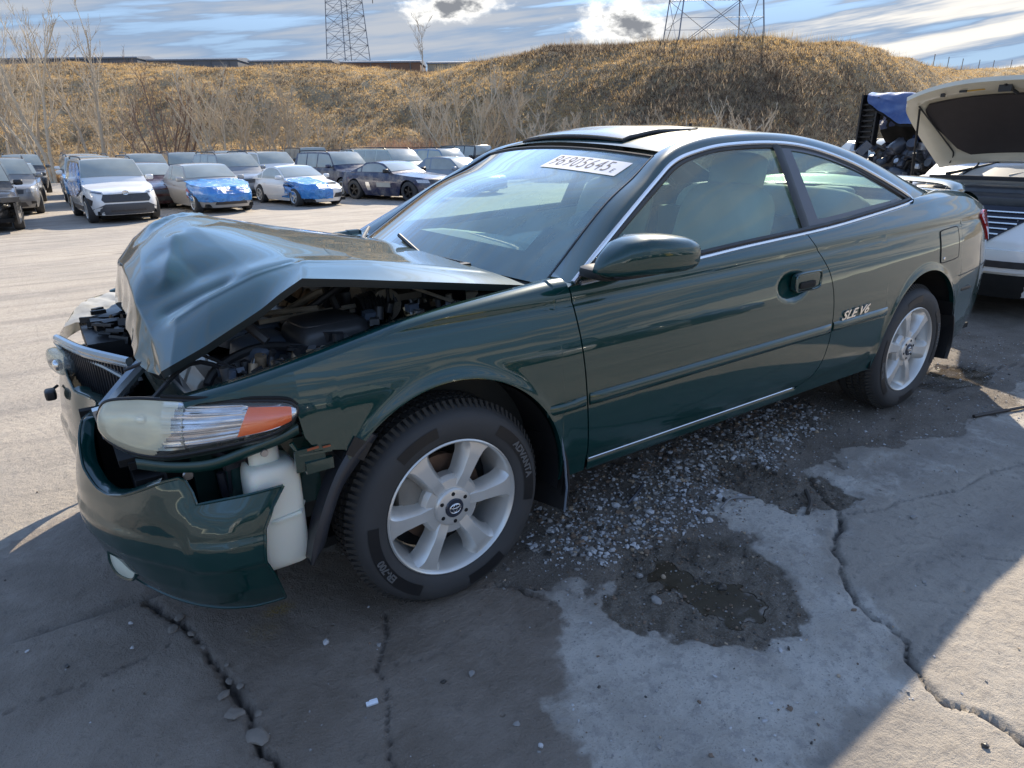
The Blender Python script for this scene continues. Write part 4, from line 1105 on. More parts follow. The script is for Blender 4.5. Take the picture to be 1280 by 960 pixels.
    a.tube(catmull(np.array([(-.60, -.52, .60), (-.57, -.53, .70), (-.52, -.52, .77), (-.40, -.50, .80), (-.28, -.58, .80)]), 20), .013, 8)
    a.tube(catmull(np.array([(-.30, -.30, .78), (-.12, -.36, .90), (-.02, -.32, .92), (.05, -.2, .88)]), 20), .012, 8)
    a.build('cable', mats[3], HERO)
    a = MB(); a.tube(catmull(np.array([(-.19, -.26, .80), (-.12, -.30, .87), (-.09, -.31, .905)]), 12), .013, 8); a.tube(catmull(np.array([(-.27, -.2, .80), (-.16, -.28, .88), (-.13, -.3, .89)]), 12), .013, 8); a.tube([(-.36, -.37, .84), (-.05, -.36, .845)], .008, 6); a.tube([(-.42, -.2, .83), (-.18, -.38, .86)], .009, 6); a.build('pipe', mats[5], HERO)
    a = MB()
    for k in range(150):
        p = (rnd.uniform(-.52, -.20) if k < 90 else rnd.uniform(-.1, .34), 0, 0)
        y = -.645+rnd.uniform(-.02, .12) if k < 110 else rnd.uniform(-.55, -.1)
        z = float(FT(p[0]))-rnd.uniform(.030, .10); r = rnd.uniform(.007, .020)
        t = rnd.random(); mi = rnd.choice((0, 0, 1, 1, 2, 5, 3, 4))
        R = rotz(rnd.uniform(-1, 1)) @ rotx(rnd.uniform(-.6, .6))
        if t < .4: a.box((p[0], y, z), (r*2.2, r*1.6, r*1.4), R, mi)
        elif t < .8: a.cyl((p[0], y, z-r), (p[0]+rnd.uniform(-.01, .01), y+rnd.uniform(-.01, .01), z+r), r*.8, 10, mi)
        else: a.lathe([(r*.6, -.004), (r, -.004), (r, .004), (r*.6, .004)], 12, 'Z', (p[0], y, z), mi, closed=True)
    tag(a.build('connector', mats, HERO), kind='stuff')
    # radiator top hose, lock panel, fan shroud edges behind the nose
    a = MB(); a.box((-.585, -.40, .735), (.06, .5, .02), roty(.3)); a.box((-.53, -.36, .70), (.10, .46, .05), rotz(.08)); a.tube([(-.60, -.60, .72), (-.62, -.42, .735), (-.60, -.20, .74)], .012, 8); a.tube([(-.58, -.66, .735), (-.50, -.68, .76), (-.40, -.69, .775)], .012, 8)
    for k in range(14): a.box((-.62+.006*k, -.30+.0*k, .70-.004*k), (.004, .07, .05), rotz(.4))
    a.build('lock_panel', simple('blue black plastic', (.014, .018, .026), .3, var=.5, Coat_Weight=.4), HERO, smooth=False)
    a = MB()
    a.box((-.66, .32, .70), (.26, .40, .06))  # added black slab stands in for the dark hollow under the bits
    for k in range(36):
        a.box((-.70+rnd.uniform(-.05, .12), .30+rnd.uniform(-.16, .18), .745+rnd.uniform(-.03, .03)), (rnd.uniform(.02, .09), rnd.uniform(.01, .05), rnd.uniform(.006, .03)), rotz(rnd.uniform(-1, 1)) @ rotx(rnd.uniform(-.4, .4)))
    tag(a.build('broken_plastic', BLACK, HERO, smooth=False), kind='stuff')
engine_bay()

# --- cabin
def cabin():
    m = MB(); m.box((1.5, 0, .40), (2.1, 1.42, .03)); m.box((2.55, 0, .80), (.30, 1.30, .30)); m.box((2.88, 0, 1.00), (.46, 1.24, .03)); m.build('cabin_floor', simple('dark carpet', (.08, .075, .065), .9), HERO, smooth=False)
    for s in (-1, 1):
        P = np.array([[(x, s*(float(S(x, min(z, .93)))-.05-.004*math.sin(z*9)), z) for z in np.linspace(.38, float(BELT(x))-.006, 10)] for x in np.linspace(.56, 2.5, 30)])
        grid_obj('door_card', P, BEIGE, HERO)
        m = MB(); m.box((1.25, s*.80, .70), (.75, .08, .06)); m.build('armrest', BEIGED, HERO)
    P = np.array([[(x, y, .93-.02*(y/.7)**2+.015*math.sin((x-.5)*6)-(.16 if x > .88 else 0)*sstep(np.array(x), .88, .95)) for y in np.linspace(-.70, .70, 24)] for x in np.linspace(.44, .98, 16)])
    d = grid_obj('dashboard', P, simple('sun-bleached teal grey dash', (.34, .38, .36), .8, var=.12, scale=4), HERO)
    m = MB(); m.sell((.80, -.36, .955), (.16, .22, .050), .6, .6, 20, 10); m.sell((.62, 0, .955), (.08, .35, .02), .6, .6, 16, 8); m.build('instrument_hood', simple('sun-bleached teal grey dash', (.34, .38, .36), .8), d)
    m = MB(); R = roty(-.45)
    m.tube([Vector((1.02, -.36, .90))+R @ Vector((0, .185*math.cos(a), .185*math.sin(a))) for a in np.linspace(0, 2*math.pi, 33)[:-1]], .015, 8, closed=True)
    m.sell((1.01, -.36, .89), (.03, .07, .06), .6, .6); m.tube([Vector((1.02, -.36, .90))+R @ Vector((0, .18, 0)), Vector((1.02, -.36, .90))+R @ Vector((0, -.18, 0))], .014, 6); m.build('steering_wheel', BEIGED, HERO)
    for y in (-.37, .37):
        m = MB(); m.sell((1.42, y, .60), (.27, .25, .09), .5, .5, 20, 10); m.sell((1.70, y, .84), (.085, .24, .32), .45, .5, 20, 14, roty(.30)); seat = m.build('front_seat', BEIGE, HERO)
        m = MB(); m.sell((1.815, y, 1.185), (.055, .135, .095), .45, .5, 20, 12, roty(.22)); m.build('headrest', BEIGE, seat)
        m = MB(); m.tube([(1.795, y-.06, 1.05), (1.805, y-.06, 1.13)], .007, 6); m.tube([(1.795, y+.06, 1.05), (1.805, y+.06, 1.13)], .007, 6); m.build('headrest_post', CHROME, seat)
    m = MB(); m.sell((2.25, 0, .60), (.25, .62, .10), .4, .3, 20, 10); m.sell((2.53, 0, .84), (.08, .62, .26), .4, .3, 20, 12, roty(.3)); m.build('rear_seat', BEIGE, HERO)
    m = MB(); m.sell((2.64, -.35, 1.05), (.05, .12, .05), .5, .5); m.sell((2.64, .35, 1.05), (.05, .12, .05), .5, .5); m.build('rear_headrest', BEIGE, HERO)
    m = MB(); m.sell((1.13, -.02, 1.235), (.012, .11, .030), .5, .5); m.tube([(1.10, 0, 1.27), (1.13, -.01, 1.245)], .006, 6); m.build('rear_view_mirror', BLACK, HERO)
    # headlining and far pillar trims
    P = np.array(pane_between(0, 0, .0, 0, .015, .02, edge=catmull(ED, NC)[27:66], n=12)); P[..., 2] -= .022
    grid_obj('headlining', P, BEIGE, HERO)
    # crumpled paper left on the rear shelf
    a = MB(); a.box((2.80, -.2, 1.03), (.22, .30, .02), rotz(.3)); a.build('shelf_paper', PAPER, HERO, smooth=False)
cabin()

# --- sunroof, tilted open
def sunroof():
    P = []
    for v in np.linspace(0, 1, 12):
        row = []
        for u in np.linspace(-1, 1, 20):
            x = 1.13+.43*v; y = .335*u; z = 1.366+.022*sstep(v, 0, .5)+.006*v-.010*u*u+.010*(1-u*u)-.022*(1-sstep(v, -.12, .10))
            row.append((x-.02*(1-u*u)*(1-v), y, z))
        P.append(row)
    o = grid_obj('sunroof', np.array(P), paint('black roof glass', (.012, .014, .016), flake=0, dust=.05), HERO, skirt=(0, 0, -.012))
    P = np.array(P); fr_ = np.concatenate([P[:, 0], P[-1, 1:], P[::-1, -1][1:], P[0, ::-1][1:-1]]); cc = fr_.mean(0); fa = cc+(fr_-cc)*[.97, .97, 1]-[0, 0, .010]; fb = fa-[0, 0, .045]; k = len(fa)
    mesh_np('sunroof_frame', np.vstack([fa, fb]), [np.stack([np.arange(k), (np.arange(k)+1) % k, (np.arange(k)+1) % k+k, np.arange(k)+k], -1)], BLACK, o)
    m = MB(); m.tube(fr_-[0, 0, .010], .006, 6, closed=True)
    m.box((1.58, 0, 1.372), (.012, .64, .03)); m.tube([(1.52, -.335, 1.392), (1.52, -.335, 1.404)], .006, 8); m.build('sunroof_seal', SEAL, o)
sunroof()

# --- tail: boot lid, spoiler, lamps, rear bumper
def tail():
    P = np.array([[(x, y, np.interp(x, [3.04, 3.3, 3.55, 3.66, 3.72, 3.76], [1.058, 1.062, 1.040, 1.005, .93, .86])+.020*(1-(y/.65)**2)) for y in np.linspace(-.645, .645, 24)] for x in np.linspace(3.04, 3.76, 24)])
    b = grid_obj('boot_lid', P, GREEN, HERO, flip=False)
    m = MB(); sp = catmull(np.array([(3.36, -.66, 1.045), (3.44, -.60, 1.078), (3.50, -.45, 1.094), (3.53, 0, 1.102), (3.50, .45, 1.094), (3.44, .60, 1.078), (3.36, .66, 1.045)]), 40)
    V = []
    for p in sp:
        for dx, dz in ((-.07, -.002), (-.03, .013), (.04, .018), (.085, .010), (.085, .002), (.02, -.008), (-.05, -.010)): V.append((p[0]+dx, p[1], p[2]+dz))
    m.add(V, [(i*7+j, i*7+(j+1) % 7, (i+1)*7+(j+1) % 7, (i+1)*7+j) for i in range(39) for j in range(7)]+[tuple(range(7)), tuple(39*7+j for j in range(7))]); m.build('spoiler', GREEN, b)
    P = np.array([[(3.785+.02*(1-(y/.6)**2)-(.03 if z < .5 else 0)*0, y, z) for z in np.linspace(.30, .90, 10)] for y in np.linspace(-.60, .60, 20)])
    grid_obj('rear_bumper', P, GREEN, HERO)
    for s in (-1, 1):
        xs = np.linspace(3.40, 3.79, 26)
        P = []
        for x in xs:
            z0 = np.interp(x, [3.40, 3.46, 3.55, 3.79], [.925, .870, .785, .760]); z1 = np.interp(x, [3.40, 3.46, 3.60, 3.79], [.935, .957, .945, .90]); z1 = min(z1, float(BELT(x))-.004)
            P.append([(x, s*(float(S(x, z))+.010), z) for z in np.linspace(z0, max(z1, z0+.004), 10)])
        o = grid_obj('tail_light', np.array(P), REDL, HERO, flip=(s > 0), skirt=(0, -s*.02, 0))
        # bumper split line and side marker
        m = MB(); m.tube([(x, s*(float(S(x, .655+.02*(x-3.07)))+.0005), .655+.02*(x-3.07)) for x in np.linspace(3.045, 3.75, 20)], .0026, 5); m.build('bumper_seam', SEAL, HERO)
        m = MB(); m.sell((3.175, s*(float(S(3.175, .57))+.002), .572), (.07, .004, .010), .5, .5, 14, 6, rotz(-s*.05) ); m.build('side_marker', REDL if s > 0 else BLACK, HERO)
    # fuel flap
    c = (2.905, .826); P = []
    for i, u in enumerate(np.linspace(-1, 1, 14)):
        row = []
        for v in np.linspace(-1, 1, 14):
            x = c[0]+.108*u*(1-.05*abs(v)**6); z = c[1]+.078*v*(1-.06*abs(u)**6)+.004*u
            row.append((x, -(float(S(x, z))+.003), z))
        P.append(row)
    f = grid_obj('fuel_flap', np.array(P), GREEN, QUART, skirt=(0, .006, 0))
    P = np.array(P); loop = np.concatenate([P[:, 0], P[-1, 1:], P[::-1, -1][1:], P[0, ::-1][1:-1]]); m = MB(); m.tube(loop+[0, .002, 0], .0032, 5, closed=True); m.build('flap_gap', MATTE, f)
    m = MB(); m.lathe([(0, -.003), (.007, -.003), (.008, 0)], 10, 'Y', (2.835, -(float(S(2.835, .765))+.003), .765)); m.build('flap_latch', CHROME, f)
tail()
# --- lettering: badge on the quarter panel, scratched marks, auction number on the windshield
def lettering():
    V, F = text_mesh('SLE V6', .052, .0018, .45, .0012)
    V[:, 0] *= 1.45
    W = [(2.020+x*.98, -(float(S(2.02+x, .616))+.004)-zz-.0012, .617+y*1.0+x*.035) for x, y, zz in V]
    mesh_py('badge', W, F, CHROME, QUART, smooth=False)
    # sticker lies inside the top near corner of the windshield
    n, m_ = WS.shape[:2]
    def wsp(u, v):   # u along y (m), v 0..1 bottom->top
        k = v*(n-1); i = int(min(k, n-2)); t = k-i; rowa, rowb = WS[i], WS[i+1]; r = rowa*(1-t)+rowb*t
        j = (u/(-r[0, 1])+1)/2*(m_-1); j0 = int(np.clip(j, 0, m_-2)); s = j-j0; return r[j0]*(1-s)+r[j0+1]*s
    y0, y1, v0, v1 = -.515, -.165, .66, .865
    nrm = np.array((-.45, 0, .80)); nrm /= np.linalg.norm(nrm)
    P = np.array([[wsp(y0+(y1-y0)*a, v0+(v1-v0)*b)+nrm*.0025 for b in np.linspace(0, 1, 25)] for a in np.linspace(0, 1, 61)])
    st = grid_obj('lot_sticker', P, PAPER, WSO)
    V, F = text_mesh('96905645', .1, 0, 0, -.0004); V2, F2 = text_mesh('E', .052, 0, 0, .0)
    W = []
    w = V[:, 0].max()-V[:, 0].min()
    for x, y, z in V:
        a = .44+x/w*.80; b = .51+y/.1*1.04; W.append(wsp(y1+(y0-y1)*a, v0+(v1-v0)*b)+nrm*.0030)
    for x, y, z in V2: W.append(wsp(y1+(y0-y1)*(.905+x/.052*.075), v0+(v1-v0)*(.30+y/.052*.36))+nrm*.0030)
    F = list(F)+[tuple(i+len(V) for i in f) for f in F2]
    mesh_py('sticker_number', W, F, INK, WSO, smooth=False)
lettering()

# ================================================================== GROUND
def gz_base(x, y):
    """the yard falls away gently beyond the coupe"""
    return -.75*sstep(np.asarray(y, float)+0*np.asarray(x, float), 2.5, 18.0)
WETP = [(-.47, -.15), (-.15, -.40), (.0, -.74), (.18, -.80), (.24, -1.10), (.10, -1.27), (.0, -1.45), (-.05, -2.6), (-6, -2.6), (-6, -.2), (-1.5, .20), (-.95, .42), (-.6, .45)]
SALT = [(.14, -.962), (.342, -1.033), (.397, -1.123), (.60, -1.10), (.70, -1.50), (.943, -1.466), (1.035, -1.252), (1.027, -1.05), (1.121, -.895), (1.503, -.918), (1.848, -1.076), (1.465, -1.297), (1.216, -1.383), (1.046, -1.54), (.964, -1.756), (.75, -1.84), (.30, -1.80), (-.02, -1.60), (.03, -1.42), (.09, -1.265), (.22, -1.124)]
SALT2 = [(2.0, -1.06), (2.5, -1.10), (3.4, -1.22), (3.9, -1.15), (3.6, -1.45), (2.6, -1.47), (1.9, -1.36), (1.55, -1.27), (1.7, -1.15)]
MUD = [(.05, -.70), (.113, -.83), (.30, -1.0), (.397, -1.123), (.636, -1.04), (1.035, -1.252), (1.027, -1.05), (1.121, -.895), (1.503, -.918), (1.848, -1.07), (2.06, -1.02), (2.54, -1.13), (3.07, -1.22), (3.6, -1.12), (4.3, -.9), (6, -.7), (6, 1.2), (-.2, 1.2), (-.3, -.2)]
PUD = [(.58, -.98), (.72, -.985), (.844, -1.0), (.986, -1.154), (1.0, -1.342), (.861, -1.505), (.746, -1.585), (.618, -1.555), (.50, -1.45), (.40, -1.32), (.40, -1.15)]
PUDW = [(.625, -1.03), (.70, -1.06), (.69, -1.199), (.745, -1.288), (.77, -1.37), (.66, -1.44), (.60, -1.38), (.60, -1.266), (.57, -1.13)]
PUD2 = [(1.294, -.80), (1.568, -.83), (1.695, -1.058), (1.60, -1.22), (1.452, -1.262), (1.319, -1.191), (1.249, -1.02)]
REARW = [(3.05, -.70), (3.30, -.62), (3.71, -.66), (3.80, -.95), (3.40, -1.03), (3.10, -.92)]
GRAV = [(.46, -.62), (.62, -.46), (1.25, -.42), (2.25, -.40), (2.42, -.60), (2.05, -.84), (1.60, -.88), (1.36, -.84), (1.14, -1.0), (.93, -1.03), (.817, -.98), (.56, -1.03), (.36, -.95), (.36, -.75)]
CRACKS = [([(-.80, -.30), (-.769, -.404), (-.735, -.47), (-.717, -.55), (-.689, -.728), (-.672, -.83), (-.655, -.951), (-.669, -1.049), (-.64, -1.18)], .012, .034),
          ([(-.204, -.763), (-.249, -.886), (-.33, -.985), (-.338, -1.06), (-.372, -1.138), (-.40, -1.21), (-.427, -1.289), (-.464, -1.42)], .007, .016),
          ([(1.64, -1.018), (1.50, -1.20), (1.441, -1.279), (1.36, -1.33), (1.299, -1.348), (1.20, -1.40), (1.152, -1.455), (1.09, -1.49), (1.03, -1.554), (.985, -1.60), (.957, -1.666), (.97, -1.71), (.93, -1.78), (.853, -1.832), (.79, -1.94), (.83, -2.03), (.78, -2.3)], .013, .030),
          ([(1.465, -1.297), (1.60, -1.36), (1.702, -1.357), (2.006, -1.458), (2.3, -1.46), (2.7, -1.56)], .007, .015),
          ([(3.20, -.64), (3.311, -.679), (3.45, -.66), (3.66, -.72), (3.80, -.84), (4.2, -1.0)], .014, .035),
          ([(-.07, -.80), (-.024, -.845), (.06, -.85), (.133, -.882), (.179, -.906), (.229, -1.051)], .008, .018),
          ([(-.33, -.985), (-.2, -1.03), (-.10, -1.02)], .004, .008), ([(.853, -1.832), (1.1, -1.80), (1.5, -1.75)], .004, .008), ([(1.3, -1.60), (1.5, -1.66), (1.65, -1.80)], .004, .008), ([(-.72, -.55), (-.95, -.60), (-1.3, -.58)], .004, .008)]
JOINTS = [(-.28, .010, .022), (1.87, .012, .02), (2.83, .014, .022), (4.36, .012, .02), (7.4, .016, .024), (11.4, .02, .03), (15.2, .02, .03)]
def joint_y(x, y0): return y0+.03*np.sin(x*1.7+y0*5)+.012*np.sin(x*6.3+y0)-.012*x
def build_ground():
    def axis(lo, hi, step, far_lo, far_hi, g=1.12):
        a = list(np.arange(lo, hi, step)); s = step; v = hi
        up = []
        while v < far_hi: up.append(v); s *= g; v += s
        s = step; v = lo; dn = []
        while v > far_lo: s *= g; v -= s; dn.append(v)
        return np.array(dn[::-1]+a+up)
    X = axis(-1.35, 2.3, .0105, -420, 420, 1.045); Y = axis(-2.2, -.40, .0105, -420, 420, 1.05)
    x, y = np.meshgrid(X, Y, indexing='ij'); nx, ny = x.shape
    # warp so edges of patches are ragged
    wx = x+fbm2(x, y, 5.0, 1, 5, .6)*.13+fbm2(x, y, 26, 2, 3)*.035; wy = y+fbm2(x, y, 5.0, 3, 5, .6)*.13+fbm2(x, y, 26, 4, 3)*.035
    wet = poly_mask(wx, wy, WETP, .05); salt = np.maximum(poly_mask(wx, wy, SALT, .07), .55*poly_mask(wx, wy, SALT2, .12)); mud = poly_mask(wx, wy, MUD, .06)
    pud = np.maximum(poly_mask(x+.75*(wx-x), y+.75*(wy-y), PUD, .05), poly_mask(wx, wy, PUD2, .04)); pw = poly_mask(wx, wy, PUDW, .025)
    rw = poly_mask(wx, wy, REARW, .10); grav = poly_mask(wx, wy, GRAV, .08)
    near = np.exp(-np.maximum(np.hypot((x-.8)/3.2, (y+.9)/2.2)-1, 0)*2.5)
    z = gz_base(x, y)
    z += .020*fbm2(x, y, .55, 11, 3)*near + .004*fbm2(x, y, 3.0, 12, 3)*near
    # keep the tyres standing on the surface
    soft = mud*(1-.8*pud)
    z += soft*(.010*fbm2(x, y, 9, 13, 4)+.012*fbm2(x, y, 2.2, 14, 3)-.006)+grav*.010
    z += salt*(.004*fbm2(x, y, 16, 15, 4))*near
    z -= pud*.014; z += pud*(1-pw)*.016*fbm2(x, y, 22, 16, 4)
    z += .0022*fbm2(x, y, 34, 17, 3)*near*(1-pw)
    # broken plate right of the long crack sits a little higher
    cd_ = np.zeros_like(z); CW = .68
    for pts, w, dep in CRACKS:
        jx = x+.012*fbm2(x, y, 26, 21, 3); jy = y+.012*fbm2(x, y, 26, 22, 3)
        d = seg_dist(jx, jy, pts); wv = w*CW*(.45+1.1*np.abs(fbm2(x, y, 6, 23, 2)))
        c = np.exp(-(d/wv)**2); cd_ = np.maximum(cd_, c*min(1, dep/.03)); z -= dep*c
    for jy0, w, dep in JOINTS:
        lim = sstep(-x, .55, .75) if jy0 < 0 else (1.0 if jy0 > 1 else 1)
        d = np.abs(y-joint_y(x, jy0)); ww = w+.004*np.maximum(0, fbm2(x, y, 7, 31, 2)); c = np.exp(-(d/ww)**2)*lim*(.55+.45*fbm2(x, y, 2.5, 32, 2))
        cd_ = np.maximum(cd_, c*.9); z -= dep*c
    for cx in (0, 2.67):
        for cy in (-.775, .775):
            k = np.exp(-(((x-cx)/.16)**2+((y-cy)/.17)**2)**2); z = z*(1-k)+k*.002
    far_m = sstep(np.hypot(x, y), 25, 60); z -= .35*far_m
    V = np.stack([x, y, z], -1).reshape(-1, 3)
    F = gridF(nx, ny)
    fc = V[F].mean(1); fx, fy = fc[:, 0], fc[:, 1]
    slab = np.full(len(F), -1)
    edges = [(-1e9 if k == 0 else 0) for k in range(1)]
    ys = [j[0] for j in JOINTS]
    onl = (fx < -.62)
    inpad = (fx > -40) & (fx < 60)
    for k in range(len(ys)):
        lo = joint_y(fx, ys[k]); hi = joint_y(fx, ys[k+1]) if k+1 < len(ys) else np.full_like(fx, 40.0)
        m = (fy > lo) & (fy <= hi) & inpad
        if k == 0: m &= ((fx < -.62) | (fy > 1.25))
        slab[m] = k
    m = ground_material()
    att = {'wet': wet, 'salt': salt, 'mud': mud, 'puddle': pud, 'water': np.maximum(pw, rw*.75), 'crack': np.clip(cd_, 0, 1), 'gravelly': grav}
    root = None
    for k in [-1]+list(range(len(ys))):
        sel = F[slab == k]
        used = np.unique(sel); remap = np.full(len(V), -1, np.int64); remap[used] = np.arange(len(used))
        o = mesh_np('ground' if k < 0 else 'concrete_slab', V[used], remap[sel], m, root, True)
        for n, a in att.items():
            at = o.data.attributes.new(n, 'FLOAT', 'POINT'); at.data.foreach_set('value', a.reshape(-1)[used].astype(np.float32))
        if k < 0: root = o; tag(o, kind='structure')
    return (X, Y, z, grav, mud, pud, salt)
def ground_material():
    m, nt, b = mat_new('yard concrete, mud and grit'); N, L = nt.nodes, nt.links
    tc = N.new('ShaderNodeTexCoord'); vec = tc.outputs['Object']
    def attr(n): a = N.new('ShaderNodeAttribute'); a.attribute_name = n; return a.outputs['Fac']
    def noise(sc, det=6, ro=.6, dist=0, v=vec):
        n = N.new('ShaderNodeTexNoise'); n.inputs['Scale'].default_value = sc; n.inputs['Detail'].default_value = det; n.inputs['Roughness'].default_value = ro; n.inputs['Distortion'].default_value = dist; L.new(v, n.inputs['Vector']); return n.outputs[0]
    def mth(op, a, b_=None, cl=False):
        n = N.new('ShaderNodeMath'); n.operation = op; n.use_clamp = cl
        for i, v in enumerate((a, b_)):
            if v is None: continue
            if isinstance(v, (int, float)): n.inputs[i].default_value = v
            else: L.new(v, n.inputs[i])
        return n.outputs[0]
    def ss(v, a, b_, lo=0., hi=1.):
        n = N.new('ShaderNodeMapRange'); n.interpolation_type = 'SMOOTHSTEP'; L.new(v, n.inputs[0])
        for i, q in enumerate((a, b_, lo, hi)): n.inputs[1+i].default_value = q
        return n.outputs[0]
    def mix(f, a, b_):
        x = N.new('ShaderNodeMix'); x.data_type = 'RGBA'
        if isinstance(f, (int, float)): x.inputs[0].default_value = f
        else: L.new(f, x.inputs[0])
        for i, v in ((6, a), (7, b_)):
            if isinstance(v, tuple): x.inputs[i].default_value = (*v, 1)
            else: L.new(v, x.inputs[i])
        return x.outputs[2]
    big = noise(.45, 6, .6); med = noise(3.2, 8, .65, .4); fine = noise(28, 8, .7); grit = noise(160, 4, .7); speck = noise(420, 2, .5)
    streakv = N.new('ShaderNodeMapping'); streakv.inputs['Scale'].default_value = (.25, 2.2, 1); L.new(vec, streakv.inputs[0]); streak = noise(1.6, 6, .6, 0, streakv.outputs[0])
    # dry concrete
    c = mix(ss(big, .35, .68), (.38, .335, .28), (.30, .27, .235))
    c = mix(mth('MULTIPLY', ss(streak, .42, .66), .7), c, (.21, .19, .17))
    c = mix(mth('MULTIPLY', ss(med, .45, .72), .45), c, (.42, .385, .34))
    c = mix(mth('MULTIPLY', ss(fine, .50, .68), .55), c, (.17, .155, .14))
    c = mix(mth('MULTIPLY', ss(grit, .56, .70), .35), c, (.12, .11, .10))
    # distant gravel yard
    # pitted spots
    vo = N.new('ShaderNodeTexVoronoi'); vo.inputs['Scale'].default_value = 11; L.new(vec, vo.inputs['Vector'])
    pit = mth('MULTIPLY', ss(vo.outputs['Distance'], .10, .03), ss(med, .48, .6)); c = mix(mth('MULTIPLY', pit, .7), c, (.09, .085, .08))
    # salt bloom
    sm = mth('MULTIPLY', ss(mth('ADD', mth('ADD', attr('salt'), mth('MULTIPLY', mth('SUBTRACT', med, .5), 1.1)), mth('MULTIPLY', mth('SUBTRACT', fine, .5), 1.4)), .30, .85), ss(attr('salt'), .02, .3))
    c = mix(mth('MULTIPLY', sm, mth('ADD', .30, mth('MULTIPLY', ss(med, .40, .62), .45))), c, (.56, .525, .475)); c = mix(mth('MULTIPLY', mth('MULTIPLY', attr('salt'), ss(fine, .50, .62)), .45), c, (.27, .25, .235)); c = mix(mth('MULTIPLY', mth('MULTIPLY', attr('salt'), ss(grit, .57, .66)), .6), c, (.16, .15, .145))
    # wet
    wf = mth('ADD', mth('ADD', attr('wet'), mth('MULTIPLY', mth('SUBTRACT', med, .5), .7)), mth('MULTIPLY', mth('SUBTRACT', fine, .5), .8)); wm = mth('MULTIPLY', ss(wf, .35, .72), ss(attr('wet'), .02, .25))
    wc = mix(ss(med, .35, .7), (.155, .122, .094), (.24, .20, .165)); wc = mix(mth('MULTIPLY', ss(speck, .60, .68), .6), wc, (.24, .22, .20)); wc = mix(mth('MULTIPLY', ss(fine, .55, .75), .5), wc, (.035, .030, .027))
    # bluish old slab on the left
    c = mix(mth('MULTIPLY', wm, .93), c, wc)
    # mud and grit
    mf = mth('ADD', attr('mud'), mth('MULTIPLY', mth('SUBTRACT', fine, .5), .8)); mm = mth('MULTIPLY', ss(mf, .40, .60), ss(attr('mud'), .02, .2))
    mc = mix(ss(med, .3, .7), (.15, .122, .096), (.26, .225, .19)); mc = mix(mth('MULTIPLY', ss(grit, .48, .62), .55), mc, (.075, .062, .050)); mc = mix(mth('MULTIPLY', ss(speck, .58, .66), .55), mc, (.30, .28, .25))
    c = mix(mm, c, mc)
    pm = ss(mth('ADD', attr('puddle'), mth('MULTIPLY', mth('SUBTRACT', fine, .5), .5)), .35, .65)
    pm = mth('MULTIPLY', pm, ss(attr('puddle'), .02, .2))
    pc = mix(ss(fine, .35, .65), (.095, .074, .053), (.165, .138, .108)); pc = mix(mth('MULTIPLY', ss(grit, .50, .62), .6), pc, (.26, .235, .20)); pc = mix(mth('MULTIPLY', ss(speck, .54, .62), .6), pc, (.05, .04, .03))
    c = mix(pm, c, pc)
    wat = ss(mth('ADD', attr('water'), mth('MULTIPLY', mth('SUBTRACT', fine, .5), .5)), .45, .65); wat = mth('MULTIPLY', wat, ss(attr('water'), .05, .3))
    c = mix(mth('MULTIPLY', wat, .85), c, (.050, .038, .024))
    c = mix(mth('MULTIPLY', ss(attr('crack'), .25, .9), .85), c, (.045, .040, .036))
    # yellow marking paint, worn
    sx = N.new('ShaderNodeSeparateXYZ'); L.new(vec, sx.inputs[0])
    d1 = mth('SQRT', mth('ADD', mth('POWER', mth('DIVIDE', mth('ADD', sx.outputs[0], .475), .055), 2), mth('POWER', mth('DIVIDE', mth('ADD', sx.outputs[1], .585), .035), 2)))
    d2 = mth('SQRT', mth('ADD', mth('POWER', mth('DIVIDE', mth('ADD', sx.outputs[0], .545), .06), 2), mth('POWER', mth('DIVIDE', mth('ADD', sx.outputs[1], .66), .05), 2)))
    yf = mth('ADD', ss(d1, 1.3, .3, 0, .75), ss(d2, 1.3, .3, 0, .25)); ym = mth('MULTIPLY', yf, ss(grit, .40, .58)); c = mix(ym, c, (.30, .19, .015))
    L.new(c, b.inputs['Base Color'])
    # gloss
    r = mth('SUBTRACT', .86, mth('MULTIPLY', wm, mth('ADD', .26, mth('MULTIPLY', ss(med, .5, .7), .22))))
    r = mth('SUBTRACT', r, mth('MULTIPLY', pm, .22)); r = mth('MULTIPLY', r, mth('SUBTRACT', 1.0, mth('MULTIPLY', wat, .93)))
    L.new(r, b.inputs['Roughness'])
    # relief
    h = mth('ADD', mth('MULTIPLY', fine, .85), mth('MULTIPLY', grit, mth('ADD', .30, mth('MULTIPLY', mm, .5)))); h = mth('ADD', h, mth('MULTIPLY', med, .8)); h = mth('SUBTRACT', h, mth('MULTIPLY', pit, .5))
    h = mth('MULTIPLY', h, mth('SUBTRACT', 1.0, mth('MULTIPLY', wat, .97)))
    bp = N.new('ShaderNodeBump'); bp.inputs['Strength'].default_value = 1.0; bp.inputs['Distance'].default_value = .016; L.new(h, bp.inputs['Height']); L.new(bp.outputs[0], b.inputs['Normal'])
    return m
GX, GY, GZ, GGR, GMU, GPU, GSA = build_ground()
def gheight(x, y):
    i = np.clip(np.searchsorted(GX, x), 1, len(GX)-1); j = np.clip(np.searchsorted(GY, y), 1, len(GY)-1); return GZ[i, j]
def gsample(A, x, y):
    i = np.clip(np.searchsorted(GX, x), 1, len(GX)-1); j = np.clip(np.searchsorted(GY, y), 1, len(GY)-1); return A[i, j]

